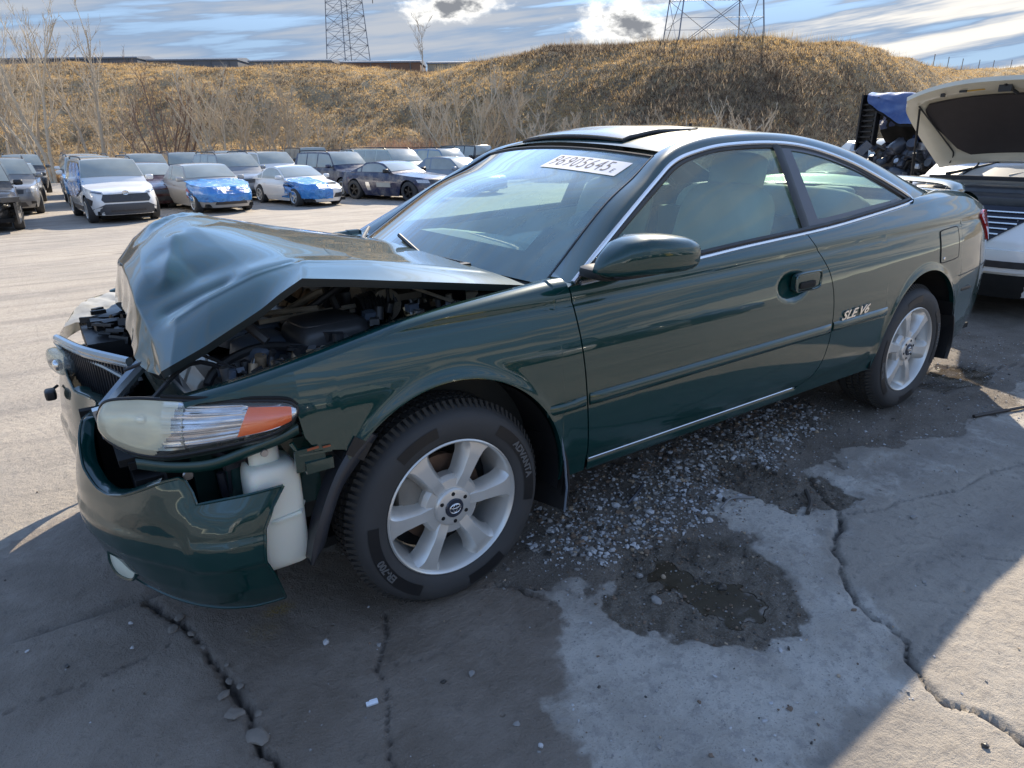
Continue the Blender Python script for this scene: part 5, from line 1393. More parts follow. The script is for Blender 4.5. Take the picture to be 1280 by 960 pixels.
# --- loose gravel
def stone_cloud(name, pos, size, mats, mi, seed, parent=None, flat=.62):
    rs = np.random.default_rng(seed); n = len(pos)
    base = np.array([(-1, -1, -1), (1, -1, -1), (1, 1, -1), (-1, 1, -1), (-1, -1, 1), (1, -1, 1), (1, 1, 1), (-1, 1, 1), (0, 0, 1.45), (0, 0, -1.45), (1.4, 0, 0), (-1.4, 0, 0), (0, 1.4, 0), (0, -1.4, 0)])*.6
    tris = []
    for q, c in (((4, 5, 6, 7), 8), ((3, 2, 1, 0), 9), ((1, 2, 6, 5), 10), ((0, 4, 7, 3), 11), ((2, 3, 7, 6), 12), ((0, 1, 5, 4), 13)):
        for k in range(4): tris.append((q[k], q[(k+1) % 4], c))
    tris = np.array(tris)
    J = base[None]+rs.normal(0, .20, (n, 14, 3))
    sc = size[:, None, None]*np.stack([rs.uniform(.75, 1.3, n), rs.uniform(.6, 1.1, n), rs.uniform(.4, .8, n)], -1)[:, None, :]*.8
    J *= sc
    a = rs.uniform(0, 2*math.pi, n); ca, sa = np.cos(a)[:, None], np.sin(a)[:, None]
    t = rs.normal(0, .25, n)[:, None]
    x, y, z = J[..., 0], J[..., 1], J[..., 2]
    y, z = y*np.cos(t)-z*np.sin(t), y*np.sin(t)+z*np.cos(t)
    x, y = x*ca-y*sa, x*sa+y*ca
    V = np.stack([x, y, z], -1)+pos[:, None, :]
    F = (tris[None]+(np.arange(n)*14)[:, None, None]).reshape(-1, 3)
    return mesh_np(name, V.reshape(-1, 3), F, mats, parent, False, np.repeat(mi, 24))
STONES = [simple('pale limestone chip', (.46, .46, .47), .8, var=.3, scale=60), simple('grey stone chip', (.25, .24, .23), .8, var=.3, scale=60), simple('brown stone chip', (.17, .12, .085), .8, var=.3, scale=60), simple('tan stone chip', (.36, .28, .20), .8, var=.3, scale=60), simple('dark wet stone chip', (.05, .045, .04), .45, var=.3, scale=60)]
def gravel():
    rs = np.random.default_rng(5)
    N_ = 120000
    x = rs.uniform(-1.2, 4.6, N_); y = rs.uniform(-2.3, .9, N_)
    g = gsample(GGR, x, y); m = gsample(GMU, x, y); p = gsample(GPU, x, y); s = gsample(GSA, x, y)
    dens = .95*g*(.45+.55*sstep(fbm2(x, y, 4, 41, 3), -.25, .3))+.22*m+.42*p+.05*s+.008
    k = rs.random(N_) < dens*np.clip(1.2-(y > 0)*.6, 0, 1)
    x, y, g, m, p = x[k], y[k], g[k], m[k], p[k]; n = len(x)
    size = np.clip(rs.lognormal(-5.25, .50, n), .0022, .0150)*(.62+.55*g)
    z = gheight(x, y)+size*.22
    pale = np.where(g > .5, .36, .22)
    t = rs.random(n); mi = np.where(t < pale, 0, np.where(t < .74, 1, np.where(t < .86, 2, np.where(t < .93, 3, 4))))
    wetz = (p > .5); mi = np.where(wetz & (t < .6), np.where(t < .3, 4, 2), mi)
    # many of the stones under the sill turn brown or dark
    mi = np.where((y > -.62) & (rs.random(n) < .5), np.where(rs.random(n) < .6, 2, 4), mi)
    o = stone_cloud('gravel', np.stack([x, y, z], -1), size, STONES, mi, 6); tag(o, kind='stuff')
    print('gravel', n)
gravel()
def stone_obj(name, x, y, size, mat, seed, label, group=None, rot=None):
    """one stone of its own, rounded by subdivision"""
    rs = random.Random(seed); bm = bmesh.new(); bmesh.ops.create_icosphere(bm, subdivisions=2, radius=1.0)
    off = Vector((rs.random()*50, rs.random()*50, 0))
    for v in bm.verts:
        d = 1+.38*mnoise.noise(v.co*1.1+off)+.16*mnoise.noise(v.co*2.6+off); v.co = Vector((v.co.x*d*size[0], v.co.y*d*size[1], v.co.z*d*size[2]))
    me = bpy.data.meshes.new(name); bm.to_mesh(me); bm.free(); me.materials.append(mat)
    o = bpy.data.objects.new(name, me); COL.objects.link(o); o.location = (x, y, float(gheight(np.array(x), np.array(y)))+size[2]*.55); o.rotation_euler = (rs.uniform(-.2, .2), rs.uniform(-.2, .2), rs.uniform(0, 6))
    return tag(o, label, 'stone', group)
SL = [(-.409, -.812, (.011, .009, .008), 0, 'small white angular stone alone on the wet dark concrete before the front wheel'),
      (-.206, -.145-.993, (.008, .007, .005), 4, 'small dark pebble beside the long crack in the wet concrete'),
      (-.129, -1.158, (.011, .008, .006), 1, 'grey brown pebble right of the small dark pebbles on the wet concrete'),
      (.990, -1.030, (.014, .012, .011), 0, 'round pale pebble at the upper edge of the muddy puddle patch'),
      (.790, -.740, (.016, .013, .011), 0, 'pale lilac stone in the gravel under the door'),
      (.857, -.855, (.018, .014, .010), 0, 'flat white stone where gravel meets mud above the puddle'),
      (.505, -.925, (.012, .011, .009), 1, 'blue grey stone on mud between the front wheel and puddle'),
      (.730, -1.300, (.016, .013, .013), 4, 'black wet stone standing in the puddle water'),
      (.505, -1.225, (.018, .014, .012), 1, 'blunt grey stone at the left edge of the puddle'),
      (.56, -1.10, (.012, .009, .011), 1, 'pointed grey stone in the upper part of the puddle'),
      (1.63, -1.459, (.017, .009, .008), 1, 'long grey stone on the pale concrete right of the crack'),
      (.729, -2.06, (.008, .007, .006), 4, 'dark pebble on the sunlit concrete corner'),
      (-.12, -1.454, (.007, .006, .006), 0, 'tiny white pebble at the bottom edge of the wet patch'),
      (.62, -1.15, (.009, .008, .008), 3, 'yellow tan pebble in the puddle water')]
for i, (x, y, sz, mi, lb) in enumerate(SL): stone_obj('stone', x, y, sz, STONES[mi], 100+i, lb, 'loose single stones on the yard')
RUB = [(-.705, -.62, .020), (-.673, -.794, .018), (-.700, -.69, .026), (-.655, -.84, .016), (-.69, -.93, .030), (-.662, -1.03, .040), (-.72, -.55, .016), (-.76, -.50, .022), (-.665, -.74, .013), (-.70, -.85, .024), (-.64, -.96, .014), (-.735, -.455, .02)]
CHL = ['small concrete chunk in the wide crack, fourth from its bumper end', 'small concrete chunk halfway along the wide crack', 'flat concrete chunk in the crack just above its middle', 'little concrete chunk right of the crack middle', 'large flat concrete chunk in the lower part of the wide crack', 'largest round concrete slab piece at the bottom of the wide crack', 'small concrete chunk at the left lip of the crack near the bumper', 'concrete chunk left of the crack under the bumper corner', 'tiny concrete chip on the right lip of the crack', 'concrete chunk on the left lip of the crack below its middle', 'tiny concrete chip right of the large flat chunk', 'topmost concrete chunk where the crack runs under the bumper']
for i, (x, y, r) in enumerate(RUB):
    stone_obj('concrete_chunk', x, y, (r*.78, r*.6, r*.26), simple('broken concrete', (.19, .165, .14), .85, var=.35, scale=30), 200+i, CHL[i], 'concrete rubble along the wide crack')
def debris():
    m = MB(); m.box((0, 0, .004), (.030, .011, .006), rotx(.25)); m.box((.004, .004, .008), (.020, .003, .006), rotx(.25))
    o = m.build('plastic_shard', simple('white plastic shard', (.70, .74, .80), .35), None, smooth=False); o.location = (-.393, -1.099, float(gheight(np.array(-.393), np.array(-1.099)))+.002); o.rotation_euler = (0, 0, -.2); tag(o, 'white broken plastic shard lying on the dark wet concrete', 'debris')
    def bar(name, pts, r, mat, lb, cat):
        P = [(x, y, float(gheight(np.array(x), np.array(y)))+h) for x, y, h in pts]; m = MB(); m.tube(catmull(np.array(P), 14), r, 6); o = m.build(name, mat, None); tag(o, lb, cat)
    bar('stick', [(1.50, -1.10, .012), (1.42, -1.17, .012), (1.33, -1.215, .010)], .009, simple('weathered dark stick', (.06, .052, .045), .8, var=.4, scale=40), 'dark weathered stick lying across the mud patch edge', 'stick')
    bar('stick', [(1.26, -1.03, .008), (1.17, -.99, .010), (1.08, -1.01, .007)], .005, simple('grey stick', (.20, .20, .20), .8), 'thin grey stick on the salt stained concrete', 'stick')
    bar('metal_rod', [(2.85, -1.16, .010), (3.2, -1.25, .012), (3.9, -1.44, .010)], .009, simple('rusty dark rod', (.05, .042, .038), .6, .3, var=.4), 'thin dark metal rod on the ground right of the rear wheel', 'rod')
    bar('trim_strip', [(.98, -.70, .014), (.90, -.74, .020), (.83, -.765, .014)], .006, simple('blue black trim', (.02, .03, .05), .35), 'blue black plastic trim strip lying on the gravel', 'debris')
debris()

# ================================================================== OTHER CARS
def superout(n=5.0, cols=112):
    """unit plan outline, starts at the nose centre, symmetric left/right"""
    th = np.linspace(0, math.pi, 4001); e = 2/n
    c, s_ = np.cos(th), np.sin(th)
    x = np.sign(c)*np.abs(c)**e; y = np.abs(s_)**e
    return x, y
def outline(Lh, Wh, n, half=58):
    x, y = superout(n); x = x*Lh; y = y*Wh
    s = np.concatenate([[0], np.cumsum(np.hypot(np.diff(x), np.diff(y)))]); t = np.linspace(0, s[-1], half)
    return np.interp(t, s, x), np.interp(t, s, y)
BGT = {}
def bg_wheel_meshes():
    m = MB(); m.lathe([(.62, -.30), (.80, -.34), (.94, -.30), (1.0, -.18), (1.0, .30), (.9, .34), (.62, .34)], 30); o = m.build('tyre', RUBBER, None); BGT['tyre'] = o.data; bpy.data.objects.remove(o)
    for nm, mt, ns in (('alloy', ALLOY, 5), ('black', simple('satin black rim', (.015, .015, .017), .3), 5), ('steel', simple('grey rim', (.35, .35, .36), .4, .6), 7)):
        m = MB(); m.lathe([(.66, -.30), (.62, -.32), (.58, -.28), (.56, .1)], 26); m.lathe([(0, -.22), (.14, -.22), (.17, -.16)], 14)
        for k in range(ns):
            a = 2*math.pi*k/ns; m.box((.36*math.cos(a), -.20, .36*math.sin(a)), (.52, .07, .16), roty(-a))
        m.lathe([(.0, .05), (.58, .05)], 20, mi=1)
        o = m.build('rim', [mt, MATTE], None); BGT[nm] = o.data; bpy.data.objects.remove(o)
bg_wheel_meshes()
SPEC = {
 'suv':   dict(L=4.6, W=1.85, H=1.70, wb=2.70, r=.36, gc=.24, hz=.86, bz=1.06, belt=1.10, xws=.92, xrf=.30, xrr=-1.85, xrb=-2.15, dz=1.10, n=5.5, rail=True),
 'sedan': dict(L=4.75, W=1.82, H=1.45, wb=2.75, r=.325, gc=.19, hz=.70, bz=.93, belt=.95, xws=.95, xrf=.22, xrr=-.95, xrb=-1.62, dz=1.02, n=4.6, rail=False),
 'coupe': dict(L=4.5, W=1.75, H=1.30, wb=2.50, r=.315, gc=.17, hz=.62, bz=.86, belt=.87, xws=.75, xrf=.0, xrr=-.75, xrb=-1.75, dz=.92, n=3.6, rail=False),
 'muscle': dict(L=4.83, W=1.91, H=1.37, wb=2.85, r=.36, gc=.18, hz=.80, bz=.98, belt=1.0, xws=.72, xrf=.05, xrr=-.80, xrb=-1.60, dz=1.02, n=4.6, rail=False),
 'van':   dict(L=5.1, W=1.98, H=1.75, wb=3.0, r=.34, gc=.20, hz=.80, bz=1.06, belt=1.08, xws=1.35, xrf=.62, xrr=-2.1, xrb=-2.42, dz=1.08, n=5, rail=True),
 'boxy':  dict(L=4.3, W=1.85, H=1.82, wb=2.6, r=.38, gc=.28, hz=.98, bz=1.12, belt=1.15, xws=.72, xrf=.48, xrr=-1.95, xrb=-2.08, dz=1.15, n=7, rail=False)}
class CarShape:
    def __init__(s, kind, **kw):
        s.__dict__.update(SPEC[kind]); s.__dict__.update(kw); s.Lh, s.Wh = s.L/2, s.W/2
    def front_in(s, z): return np.interp(z, [.15, .30, .48, .60, s.hz-.05, s.hz+.05], [.10, .035, .0, .01, .07, .17])
    def side_in(s, z): return np.interp(z, [.15, .30, .50, .68, s.belt-.1, s.belt+.05], [.10, .045, .008, 0, .035, .09])
    def ztop(s, x): return np.interp(x, [-s.Lh, -s.Lh+.10, s.xrb, s.xws, s.Lh-.30, s.Lh-.08, s.Lh], [s.dz-.14, s.dz-.03, s.belt, s.bz, s.hz+.055, s.hz, s.hz-.06])
    def xf(s, y, z):
        hw = s.Wh-s.side_in(z); L = s.Lh-s.front_in(z); return L*(1-np.minimum(np.abs(y)/hw, .999)**s.n)**(1/s.n)
    def ys(s, x, z):
        L = s.Lh-s.front_in(z); return (s.Wh-s.side_in(z))*(1-np.minimum(np.abs(x)/L, .999)**s.n)**(1/s.n)
def front_patch(sh, c, mat, name, par, off=.008, nu=12, nv=5, mi=None):
    """c: four (y,z) corners: lower right, lower left, upper left, upper right as seen on the face"""
    c = np.array(c, float); P = []
    for u in np.linspace(0, 1, nu):
        row = []
        for v in np.linspace(0, 1, nv):
            p = (c[0]*(1-u)+c[1]*u)*(1-v)+(c[3]*(1-u)+c[2]*u)*v; row.append((float(sh.xf(p[0], p[1]))+off, p[0], p[1]))
        P.append(row)
    return grid_obj(name, np.array(P), mat, par, skirt=(-.03, 0, 0))
def side_patch(sh, x0, x1, z0, z1, s, mat, name, par, off=.005, rake=0.0):
    P = [[(x+rake*(z-z0), s*(float(sh.ys(x+rake*(z-z0), z))+off), z) for z in np.linspace(z0, z1, 8)] for x in np.linspace(x0, x1, 12)]
    return grid_obj(name, np.array(P), mat, par, skirt=(0, -s*.02, 0))
def bg_car(kind, label, cat, color, x, yf, rz=-90, rim='alloy', group='salvage cars parked in rows on the yard', name=None, z=None, details=True, wrecked=0, hoodless=False, dust=.30, nodetail=False, **kw):
    sh = CarShape(kind, **kw)
    if z is None: z = float(gz_base(x, yf+1.0))-.004
    # x, yf: the middle of the front bumper
    a = rad(rz); px, py = x-math.cos(a)*sh.Lh, yf-math.sin(a)*sh.Lh
    root = thing(name or {'suv': 'suv', 'sedan': 'sedan', 'coupe': 'sports_coupe', 'muscle': 'sports_coupe', 'van': 'minivan', 'boxy': 'offroader'}[kind], label, cat, (px, py, z), a, group)
    pm = paint('car paint %.2f %.2f %.2f' % color, color, flake=.15, dust=dust, rough=.4, ior=1.55, dustcol=(.42, .39, .34))
    ox, oy = outline(1, 1, sh.n)
    half = len(ox); cols = [(ox[i], oy[i]) for i in range(half)]+[(ox[i], -oy[i]) for i in range(half-2, 0, -1)]
    nc = len(cols); nv = 15; V = []
    axf, axr = sh.wb/2+.06, -sh.wb/2+.06; ar = sh.r+.055
    for cx, cy in cols:
        X = cx*sh.Lh; zt = float(sh.ztop(X)); zb = sh.gc
        if abs(cy) > .80:
            for ax in (axf, axr):
                if abs(X-ax) < ar: zb = max(zb, sh.r+math.sqrt(ar*ar-(X-ax)**2)*1.0)
        for v in np.linspace(0, 1, nv):
            zz = zb+(zt-zb)*v; fi = float(sh.front_in(zz)) if cx > 0 else float(sh.front_in(zz))*.8
            V.append((cx*(sh.Lh-fi), cy*(sh.Wh-float(sh.side_in(zz))), zz))
    V = np.array(V)
    F = gridF(nc, nv, closeu=True)
    rs = np.random.default_rng(abs(hash(label)) % 99991 if False else len(label)*37)
    if wrecked:
        k = sstep(V[:, 0], sh.Lh-1.25, sh.Lh-.1)*wrecked
        V[:, 0] -= k*(.30+.35*fbm2(V[:, 1], V[:, 2], 4, 3, 4)); V[:, 2] += k*.10*fbm2(V[:, 0], V[:, 1], 5, 4, 3)
    body = mesh_np('body', V, F, pm, root); sharp(body, 45)
    # top deck
    m = 9; D = []; dF = []
    top = V.reshape(nc, nv, 3)[:, -1]
    for i in range(half):
        a_, b_ = top[i], top[(nc-i) % nc]
        for t in np.linspace(0, 1, m):
            p = a_*(1-t)+b_*t; p = p+np.array((0, 0, .045*(1-(2*t-1)**2)*(1 if 0 < i < half-1 else 0))); 
            if p[0] > sh.xws+.2: p[2] += .008*math.cos((t-.5)*14)*(1-abs(2*t-1))
            D.append(p)
    D = np.array(D); dF = gridF(half, m)
    if hoodless:
        c = D[dF].mean(1)[:, 0]; dF = dF[c < sh.xws+.1]
    dk = mesh_np('bonnet', D, dF, pm, root)
    # greenhouse
    prof = catmull(np.array([(sh.xws+.04, 0, sh.bz-.02), (sh.xrf+.16, 0, sh.H-.10), (sh.xrf-.10, 0, sh.H-.025), ((sh.xrf+sh.xrr)/2, 0, sh.H), (sh.xrr, 0, sh.H-.035), (sh.xrr-.14, 0, sh.H-.13), (sh.xrb, 0, sh.belt-.02)]), 46)
    wb_, wr_ = sh.Wh-.075, sh.Wh-.235
    hw = lambda zz: wb_+(wr_-wb_)*np.clip((zz-sh.belt)/(sh.H-sh.belt), 0, 1)**1.15
    mm = 13; P = []
    for p in prof:
        h = float(hw(p[2])); row = []
        for t in np.linspace(-1, 1, mm): row.append((p[0]+.10*(1-t*t)*(1 if p[0] > 0 else -1)*np.clip((sh.H-.03-p[2])/.3, 0, 1), h*t, p[2]+.03*(1-t*t)))
        P.append(row)
    P = np.array(P); g = grid_obj('roof', P, pm, root)
    sides = MB()
    for s in (-1, 1):
        SP = []
        for k, p in enumerate(P[:, 0 if s < 0 else -1]):
            zb = float(sh.ztop(p[0]))-.02 if p[0] <= sh.xws else sh.bz-.02
            zb = min(zb, p[2]); SP.append([(p[0], s*float(hw(max(zz, zb)))*1.0, zz) for zz in np.linspace(zb, p[2], 6)])
        sides.add(np.array(SP).reshape(-1, 3), gridF(46, 6, flip=s > 0).tolist())
    sides.build('pillar', pm, root)
    # panes
    zc = P[:, 6, 2]
    i_ws = [i for i in range(46) if P[i, 0, 0] > sh.xrf-.02 and i >= 2]
    def lift(Q, o): Q = Q.copy(); Q[..., 2] += o; return Q
    w = P[i_ws][:, :].copy(); w = np.array([[r[0]*(1-t)+r[-1]*t if False else r[int(round(q))] for q in np.linspace(0, mm-1, mm)] for r in w for t in (0,)]) 
    w[:, 0] = w[:, 0]*.88+w[:, 1]*.12; w[:, -1] = w[:, -1]*.88+w[:, -2]*.12
    w[..., 0] += .010; w[..., 2] += .006; ws = grid_obj('windshield', w, CARGLASS, root)
    i_rw = [i for i in range(46) if P[i, 0, 0] < sh.xrr-.06 and i <= 43]
    w = P[i_rw].copy(); w[..., 0] -= .010; w[..., 2] += .006; w[:, 0] = w[:, 0]*.8+w[:, 1]*.2; w[:, -1] = w[:, -1]*.8+w[:, -2]*.2; grid_obj('rear_window', w, CARGLASS, root)
    px_, pz_ = P[::-1, 0, 0], P[::-1, 0, 2]; o_ = np.argsort(px_); px_, pz_ = px_[o_], pz_[o_]
    two = kind in ('coupe', 'muscle')
    cuts = [(sh.xws-.16, sh.xrf-.85 if not two else sh.xrf-.95), (sh.xrf-.93 if not two else sh.xrf-1.03, sh.xrr-.02 if not two else sh.xrb+.45)]
    if kind in ('suv', 'van', 'boxy'): cuts = [(sh.xws-.16, sh.xrf-.62), (sh.xrf-.70, sh.xrf-1.42), (sh.xrf-1.50, sh.xrr-.02)]
    for s in (-1, 1):
        for xa, xb in cuts:
            Q = []
            for xx in np.linspace(xa, xb, 10):
                z0 = sh.belt+.025; z1 = max(z0+.02, float(np.interp(xx, px_, pz_))-.055)
                Q.append([(xx, s*(float(hw(zz))+.006), zz) for zz in np.linspace(z0, z1, 6)])
            grid_obj('side_window', np.array(Q), CARGLASS, root, skirt=(0, -s*.01, 0))
        if details:
            mb = MB(); mb.sell((sh.xws-.22, s*(sh.Wh+.07), sh.belt+.07), (.08, .11, .075), .5, .5, 12, 8); mb.box((sh.xws-.20, s*(sh.Wh-.04), sh.belt+.03), (.05, .14, .03)); mb.build('door_mirror', BLACK if rim == 'black' or kw.get('bm') else pm, root)
            dcuts = [(sh.xws-.05, sh.xrf-.88 if two else sh.xrf-.66)] + ([] if two else [(sh.xrf-.68, sh.xrf-1.46)])
            for xa, xb in dcuts:
                d = side_patch(sh, xa, xb, sh.gc+.16, sh.belt-.02, s, pm, 'door', root, .004)
                mb = MB(); mb.sell((xb+.16, s*(float(sh.ys(xb+.16, sh.belt-.14))+.02), sh.belt-.14), (.09, .014, .016), .5, .5, 10, 6); mb.build('door_handle', pm, d)
        if sh.rail:
            mb = MB(); mb.tube(catmull(np.array([(sh.xrf-.10, s*(wr_-.04), sh.H-.01), (sh.xrf-.3, s*(wr_-.04), sh.H+.055), ((sh.xrf+sh.xrr)/2, s*(wr_-.04), sh.H+.065), (sh.xrr+.1, s*(wr_-.04), sh.H+.05), (sh.xrr-.02, s*(wr_-.04), sh.H-.01)]), 16), .022, 6); mb.build('roof_rail', BLACK, root)
        for ax in (axf, axr):
            t = bpy.data.objects.new('wheel', BGT['tyre']); link(t, root); t.location = (ax, s*(sh.Wh-.12), sh.r); t.scale = (sh.r, .36, sh.r); t.rotation_euler = (0, rs.uniform(0, 6), 0 if s < 0 else math.pi)
            r_ = bpy.data.objects.new('rim', BGT[rim]); link(r_, t); r_.location = (0, -.03, 0)
        mb = MB()
    mb = MB(); mb.box((.05, 0, sh.gc+.06), (sh.L*.90, sh.W*.80, .10))
    for ax in (axf, axr): mb.box((ax, 0, sh.r+.12), (2*ar, sh.W*.70, 2*ar-.1))
    mb.build('underbody', MATTE, root, smooth=False)
    if details and not wrecked and not nodetail:
        y1 = sh.Wh*.94; zl = sh.hz-.13
        lens = simple('grey headlight glass', (.30, .31, .32), .08, var=.5, scale=25, Coat_Weight=1.0)
        for s in (-1, 1):
            front_patch(sh, [(s*y1*.60, zl-.02), (s*y1*.99, zl-.0), (s*y1*.985, zl+.10), (s*y1*.62, zl+.075)], lens, 'headlight', root)
            front_patch(sh, [(s*y1*.70, .36), (s*y1*.86, .36), (s*y1*.86, .44), (s*y1*.70, .44)], BLACK, 'fog_lamp', root, nu=6)
        front_patch(sh, [(-y1*.52, zl-.06), (y1*.52, zl-.06), (y1*.55, zl+.07), (-y1*.55, zl+.07)], ENGBLACK, 'grille', root)
        front_patch(sh, [(-y1*.60, .28), (y1*.60, .28), (y1*.52, .42), (-y1*.52, .42)], ENGBLACK, 'lower_intake', root)
    if details:
        lensr = REDL
        for s in (-1, 1):
            Q = [[(-float(sh.xf(y, zz))*.995-.012, s*y, zz) for zz in np.linspace(sh.dz-.26, sh.dz-.12, 4)] for y in np.linspace(sh.Wh*.62, sh.Wh*.93, 6)]; grid_obj('tail_light', np.array(Q), lensr, root)
    return root, sh, pm
WRAPM = None
def wrap_material():
    m, nt, b = mat_new('blue plastic wrap'); N, L = nt.nodes, nt.links
    tc = N.new('ShaderNodeTexCoord'); n = N.new('ShaderNodeTexNoise'); n.inputs['Scale'].default_value = 2.2; n.inputs['Detail'].default_value = 8; n.inputs['Roughness'].default_value = .65; n.inputs['Distortion'].default_value = 2.2; L.new(tc.outputs['Object'], n.inputs['Vector'])
    cr = N.new('ShaderNodeValToRGB'); cr.color_ramp.elements[0].position = .30; cr.color_ramp.elements[0].color = (.015, .17, .55, 1); cr.color_ramp.elements[1].position = .72; cr.color_ramp.elements[1].color = (.09, .36, .74, 1)
    L.new(n.outputs[0], cr.inputs[0]); L.new(cr.outputs[0], b.inputs['Base Color']); setp(b, Roughness=.22, Coat_Weight=.8)
    bp = N.new('ShaderNodeBump'); bp.inputs['Strength'].default_value = .9; bp.inputs['Distance'].default_value = .10; L.new(n.outputs[0], bp.inputs['Height']); L.new(bp.outputs[0], b.inputs['Normal'])
    return m
def wrap_front(car, sh, label, y0=-1.0, y1=1.0, back=.25, zlow=.36, seed=3):
    """plastic film pulled over bonnet and nose of a parked car"""
    global WRAPM
    WRAPM = WRAPM or wrap_material()
    nu, nv = 46, 44; P = []
    hw = sh.Wh
    for u in np.linspace(y0, y1, nu):
        row = []; y = u*hw*.985
        xn = float(sh.xf(min(abs(y), hw*.93), sh.hz)); xb = sh.xws-back
        for v in np.linspace(0, 1, nv):
            if v < .55:
                t = v/.55; x = xb+(xn-.02-xb)*t; zz = float(sh.ztop(x))+.05*(1-(y/hw)**2)+.03
            else:
                t = (v-.55)/.45; zz = float(sh.ztop(xn))+.02-(float(sh.ztop(xn))+.02-zlow)*t; x = float(sh.xf(min(abs(y), hw*.955), zz))+.035
            yy = y*(1.02 if v < .55 else 1.02)
            row.append((x, yy, zz))
        P.append(row)
    P = np.array(P); q = P[..., 0]*1.0
    d = fbm2(P[..., 0]+P[..., 2]*2, P[..., 1], 2.6, seed, 5, .6)*.075
    P[..., 0] += d*sstep(P[..., 0], sh.xws, sh.Lh); P[..., 2] += np.abs(d)*.6
    # skirts down both sides
    for j in (0, nu-1):
        pass
    o = grid_obj('plastic_wrap', P, WRAPM, None, smooth=True)
    sgn = lambda a: 1 if a > 0 else -1
    for (idx, s) in ((0, sgn(y0)), (-1, sgn(y1))):
        if abs((y0, y1)[0 if idx == 0 else 1]) < .9: continue
        e = P[idx, 8:40]; Q = np.array([[ (p[0]*1, s*(float(sh.ys(p[0], zz))+.02+.02*math.sin(zz*20+p[0]*9)), zz) for zz in np.linspace(p[2], max(.42, p[2]-.42), 8)] for p in e])
        grid_obj('wrap_side', Q, WRAPM, o)
    o.matrix_world = car.matrix_world.copy() if False else Matrix.Translation(car.location) @ Matrix.Rotation(car.rotation_euler[2], 4, 'Z')
    tag(o, label, 'plastic wrap', 'blue plastic wraps on damaged cars')
    return o
WHITE = (.78, .78, .77); SILVER = (.48, .49, .50); GREY = (.16, .17, .18); DARK = (.018, .019, .022); NAVY = (.010, .018, .065); BLUE = (.03, .07, .18); PALE = (.38, .46, .44)
def crossover_face(root, sh, pm):
    """white crossover in the front row: hexagon grille, dark lower bumper, slim lamps"""
    dk = simple('dark grey bumper plastic', (.060, .065, .075), .55, var=.2)
    front_patch(sh, [(-.62, .66), (.62, .66), (.56, .80), (-.56, .80)], ENGBLACK, 'grille', root, .014)
    front_patch(sh, [(-.56, .585), (.56, .585), (.62, .66), (-.62, .66)], ENGBLACK, 'grille', root, .014)
    front_patch(sh, [(-.88, .25), (.88, .25), (.80, .42), (-.80, .42)], dk, 'lower_bumper', root, .018)
    front_patch(sh, [(-.78, .42), (.78, .42), (.54, .545), (-.54, .545)], dk, 'lower_bumper', root, .018)
    front_patch(sh, [(-.45, .33), (.45, .33), (.45, .38), (-.45, .38)], ENGBLACK, 'lower_intake', root, .030)
    lens = simple('clear headlight glass', (.42, .46, .52), .06, var=.6, scale=25, Coat_Weight=1.0); drk = simple('dark lamp inner', (.03, .035, .07), .15, Coat_Weight=1.0)
    for s in (-1, 1):
        front_patch(sh, [(s*.54, .80), (s*.89, .855), (s*.885, .935), (s*.56, .865)], lens, 'headlight', root, .016)
        front_patch(sh, [(s*.58, .815), (s*.80, .855), (s*.80, .88), (s*.58, .84)], drk, 'headlight_inner', root, .024)
        front_patch(sh, [(s*.83, .50), (s*.875, .50), (s*.885, .70), (s*.80, .64)], ENGBLACK, 'side_vent', root, .016, nu=5)
        side_patch(sh, sh.wb/2-.40, -sh.wb/2+.52, .30, .44, s, dk, 'sill_cladding', root, .012)
    m = MB(); c = (float(sh.xf(0, .83))+.035, 0, .83); m.tube([(c[0], .075*math.cos(a), c[2]+.052*math.sin(a)) for a in np.linspace(0, 6.283, 21)[:-1]], .012, 5, closed=True); m.tube([(c[0], .055*math.cos(a), c[2]+.012+.020*math.sin(a)) for a in np.linspace(0, 6.283, 17)[:-1]], .009, 5, closed=True); m.tube([(c[0], .022*math.cos(a), c[2]+.045*math.sin(a)) for a in np.linspace(0, 6.283, 17)[:-1]], .009, 5, closed=True)
    m.build('emblem', CHROME, root)
